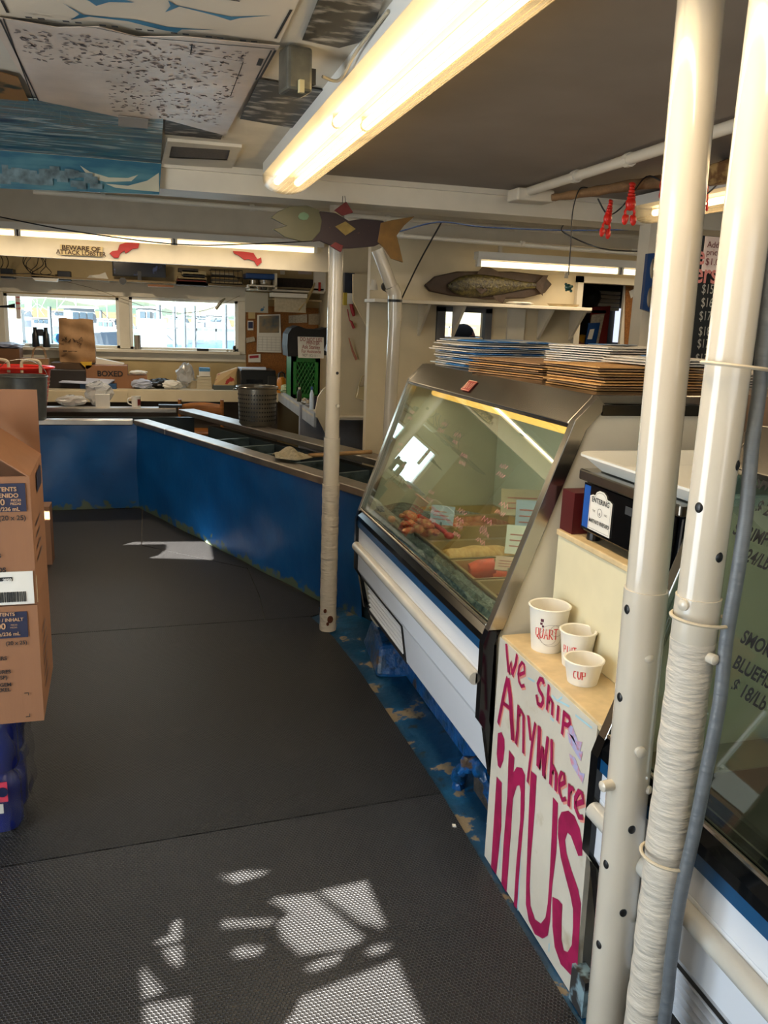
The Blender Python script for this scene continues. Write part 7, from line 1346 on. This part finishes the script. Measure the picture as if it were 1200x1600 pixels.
def boat(x, y, L_, rz, label, hm, cabin=1.0, mast=0, name='motor_boat'):
    t = thing(name, (x, y, -1.6), label, 'boat', rot=0); M_ = T(x, y, -1.6, rz)
    b = B(); b.M = M_; n = 14
    def hf(u, v):
        w = L_*.16*(math.sin(PI*min(1, .5+.5*(1-u))) if u > .4 else 1)*(1-.35*(1-v)); w = L_*.16*(1-max(0, (u-.45)/.55)**2.2)*(.65+.35*v)
        return None
    vs = []; 
    for i in range(n+1):
        u = i/n; w = L_*.16*max(.02, 1-max(0, (u-.4)/.6)**2.2); h = L_*.16*(1+.35*max(0, u-.4))
        x_ = (u-.5)*L_; vs += [(x_, -w, h), (x_*.97, -w*.7, -.1), (x_*.97, w*.7, -.1), (x_, w, h)]
    b.add(vs, [(4*i+k, 4*i+(k+1) % 4, 4*i+4+(k+1) % 4, 4*i+4+k) for i in range(n) for k in range(4)]+[(0,1,2,3),(4*n+3,4*n+2,4*n+1,4*n)]); obj('hull', b, hm, t, smooth=False)
    if cabin:
        h0 = L_*.17; b = B(); b.M = M_; b.hexa([(-L_*.1,-L_*.12,h0),(L_*.22,-L_*.11,h0),(L_*.22,L_*.11,h0),(-L_*.1,L_*.12,h0)], [(-L_*.1,-L_*.11,h0+L_*.2*cabin),(L_*.16,-L_*.1,h0+L_*.2*cabin),(L_*.16,L_*.1,h0+L_*.2*cabin),(-L_*.1,L_*.11,h0+L_*.2*cabin)]); b.box(-L_*.14, L_*.2, -L_*.13, L_*.13, h0+L_*.2*cabin, h0+L_*.22*cabin); cbn = obj('cabin', b, hullw, t)
        b = B(); b.M = M_
        for k in range(3): b.box(-L_*.08+k*L_*.08, -L_*.02+k*L_*.08, -L_*.122, L_*.122, h0+L_*.10*cabin, h0+L_*.17*cabin)
        obj('cabin_window', b, glassd, t)
    if mast: b = B(); b.M = M_; b.tube([(0,0,L_*.15),(0,0,mast)], .06, 6); b.tube([(-L_*.3,0,L_*.3),(0,0,mast*.9)], .03, 5); b.tube([(L_*.45,0,L_*.25),(0,0,mast*.9)], .03, 5); obj('mast', b, hullw, t)
    return t
def wx(px_, Y_): return (px_)
boat((-5.439, 75.0, 0.694)[0], 75, 7.5, .4, 'white motor boat with a tall cabin seen behind the brown paper bag', hullw, 1.3, 5.5)
boat((-3.419, 85.0, 0.665)[0], 85, 6.5, -.5, 'pale green hulled boat moored right of the paper bag', green, .9, 6)
boat((-11.226, 100.0, -0.092)[0], 100, 6.5, .2, 'small white boat low in the left window above the binoculars', hullw, .7, 4)
boat((0.09, 90.0, 0.736)[0], 90, 8.5, .1, 'white cabin boat at the left of the right window', hullw, 1.2, 0)
boat((8.465, 110.0, 0.826)[0], 110, 9, 0.1, 'long white boat right of centre in the right window', hullw, .8, 7)
boat((4.756, 140.0, 0.403)[0], 140, 9, -.3, 'white sailing boat far behind the pilings in the right window', hullw, .6, 9, 'sailing_boat')
boat((-13.811, 150.0, 0.694)[0], 150, 9, .3, 'distant white sailing boat in the middle of the left window', hullw, .6, 9, 'sailing_boat')
boat((-17.072, 130.0, 0.193)[0], 130, 8, .5, 'distant white boat at the left edge of the left window', hullw, .8, 8)
boat((10.026, 170.0, 0.896)[0], 170, 9, .5, 'most distant white sailing boat, near the right window middle', hullw, .6, 8, 'sailing_boat')
gp = mat('piling_grey', '#3e464c', .8, var=.2, scale=2)
locs = ['left of the row in the right window','second in the row in the right window','third in the row in the right window','fourth, thicker one in the right window','near the right side of the right window','in the middle of the left window','beside the paper bag in the left window']
for (p_, r_), l_ in zip((((0.898, 60.0, 1.059),.16),((2.102, 66.0, 1.042),.12),((3.059, 72.0, 1.015),.2),((3.342, 62.0, 1.124),.14),((5.138, 58.0, 1.225),.17),((-7.021, 70.0, 0.689),.14),((-4.465, 95.0, 0.53),.14)), locs):
    one('dock_piling', B().tube([(p_[0],p_[1],-1.7),(p_[0],p_[1],p_[2]+1.0)], r_, 10), gp, (p_[0],p_[1],-1.7), 'grey wooden dock piling '+l_, 'piling', smooth=True)
b = B(); b.box(-1.2, 40, 100, 101.5, -.4, -.1)
for k in range(18): b.box(-1+k*2.2, -.85+k*2.2, 100, 100.2, -1.7, 1.1)
b.box(-1.2, 40, 100, 100.1, .95, 1.1); one('wooden_dock', b, gp, (10,100,-.4), 'grey dock with a railing across the right window view', 'dock')
b = B(); b.ball(((2.662, 60.0, 0.219)[0], 60, -1.5), .5,.4,.35); one('red_buoy', b, mat('buoy_red','#c8505a',.5), ((2.662, 60.0, 0.219)[0],60,-1.5), 'pinkish red buoy on the water in the middle of the right window', 'buoy', smooth=True)
b = B(); b.ball(((4.785, 55.0, 0.207)[0], 55, -1.4), .3,.3,.5); one('red_buoy', b, mat('buoy_red','#c8505a',.5), ((4.785, 55.0, 0.207)[0],55,-1.5), 'red buoy against the piling at the right of the right window', 'buoy', smooth=True)
b = B(); xq = (0.039, 12.0, 1.248)[0]; b.box(xq-.12, xq+.24, 12, 12.3, 1.0, 1.52); one('white_crate', b, hullw, (xq,12,1.0), 'white box just outside the right window behind the striped jar', 'box')
b = B(); xq = (-1.67, 12.0, 1.2)[0]; b.box(xq-.14, xq+.12, 12, 12.3, 1.0, 1.58); one('grey_crate', b, mat('crate_pale','#85877e',.6), (xq,12,1.0), 'pale box just outside the left window left of the binoculars', 'box')
one('outside_deck', B().box(-6, 6, 9.75, 12.5, .9, 1.0), mat('deck_grey', '#66635e', .8), (0,11,.9), 'narrow outside deck below the harbour windows', 'deck')
one('blue_barrel', B().tube([((-1.027, 11.0, 1.264)[0], 11, 1.0), ((-1.027, 11.0, 1.264)[0], 11, (-1.027, 11.0, 1.264)[2])], .01, 8).ball(((-1.027, 11.0, 1.264)[0], 11, (-1.027, 11.0, 1.264)[2]), .055), mat('float_blue','#2f7fc0',.4), ((-1.027, 11.0, 1.264)[0], 11, 1.3), 'round blue float just outside the left window beside the paper bag', 'float', smooth=True)
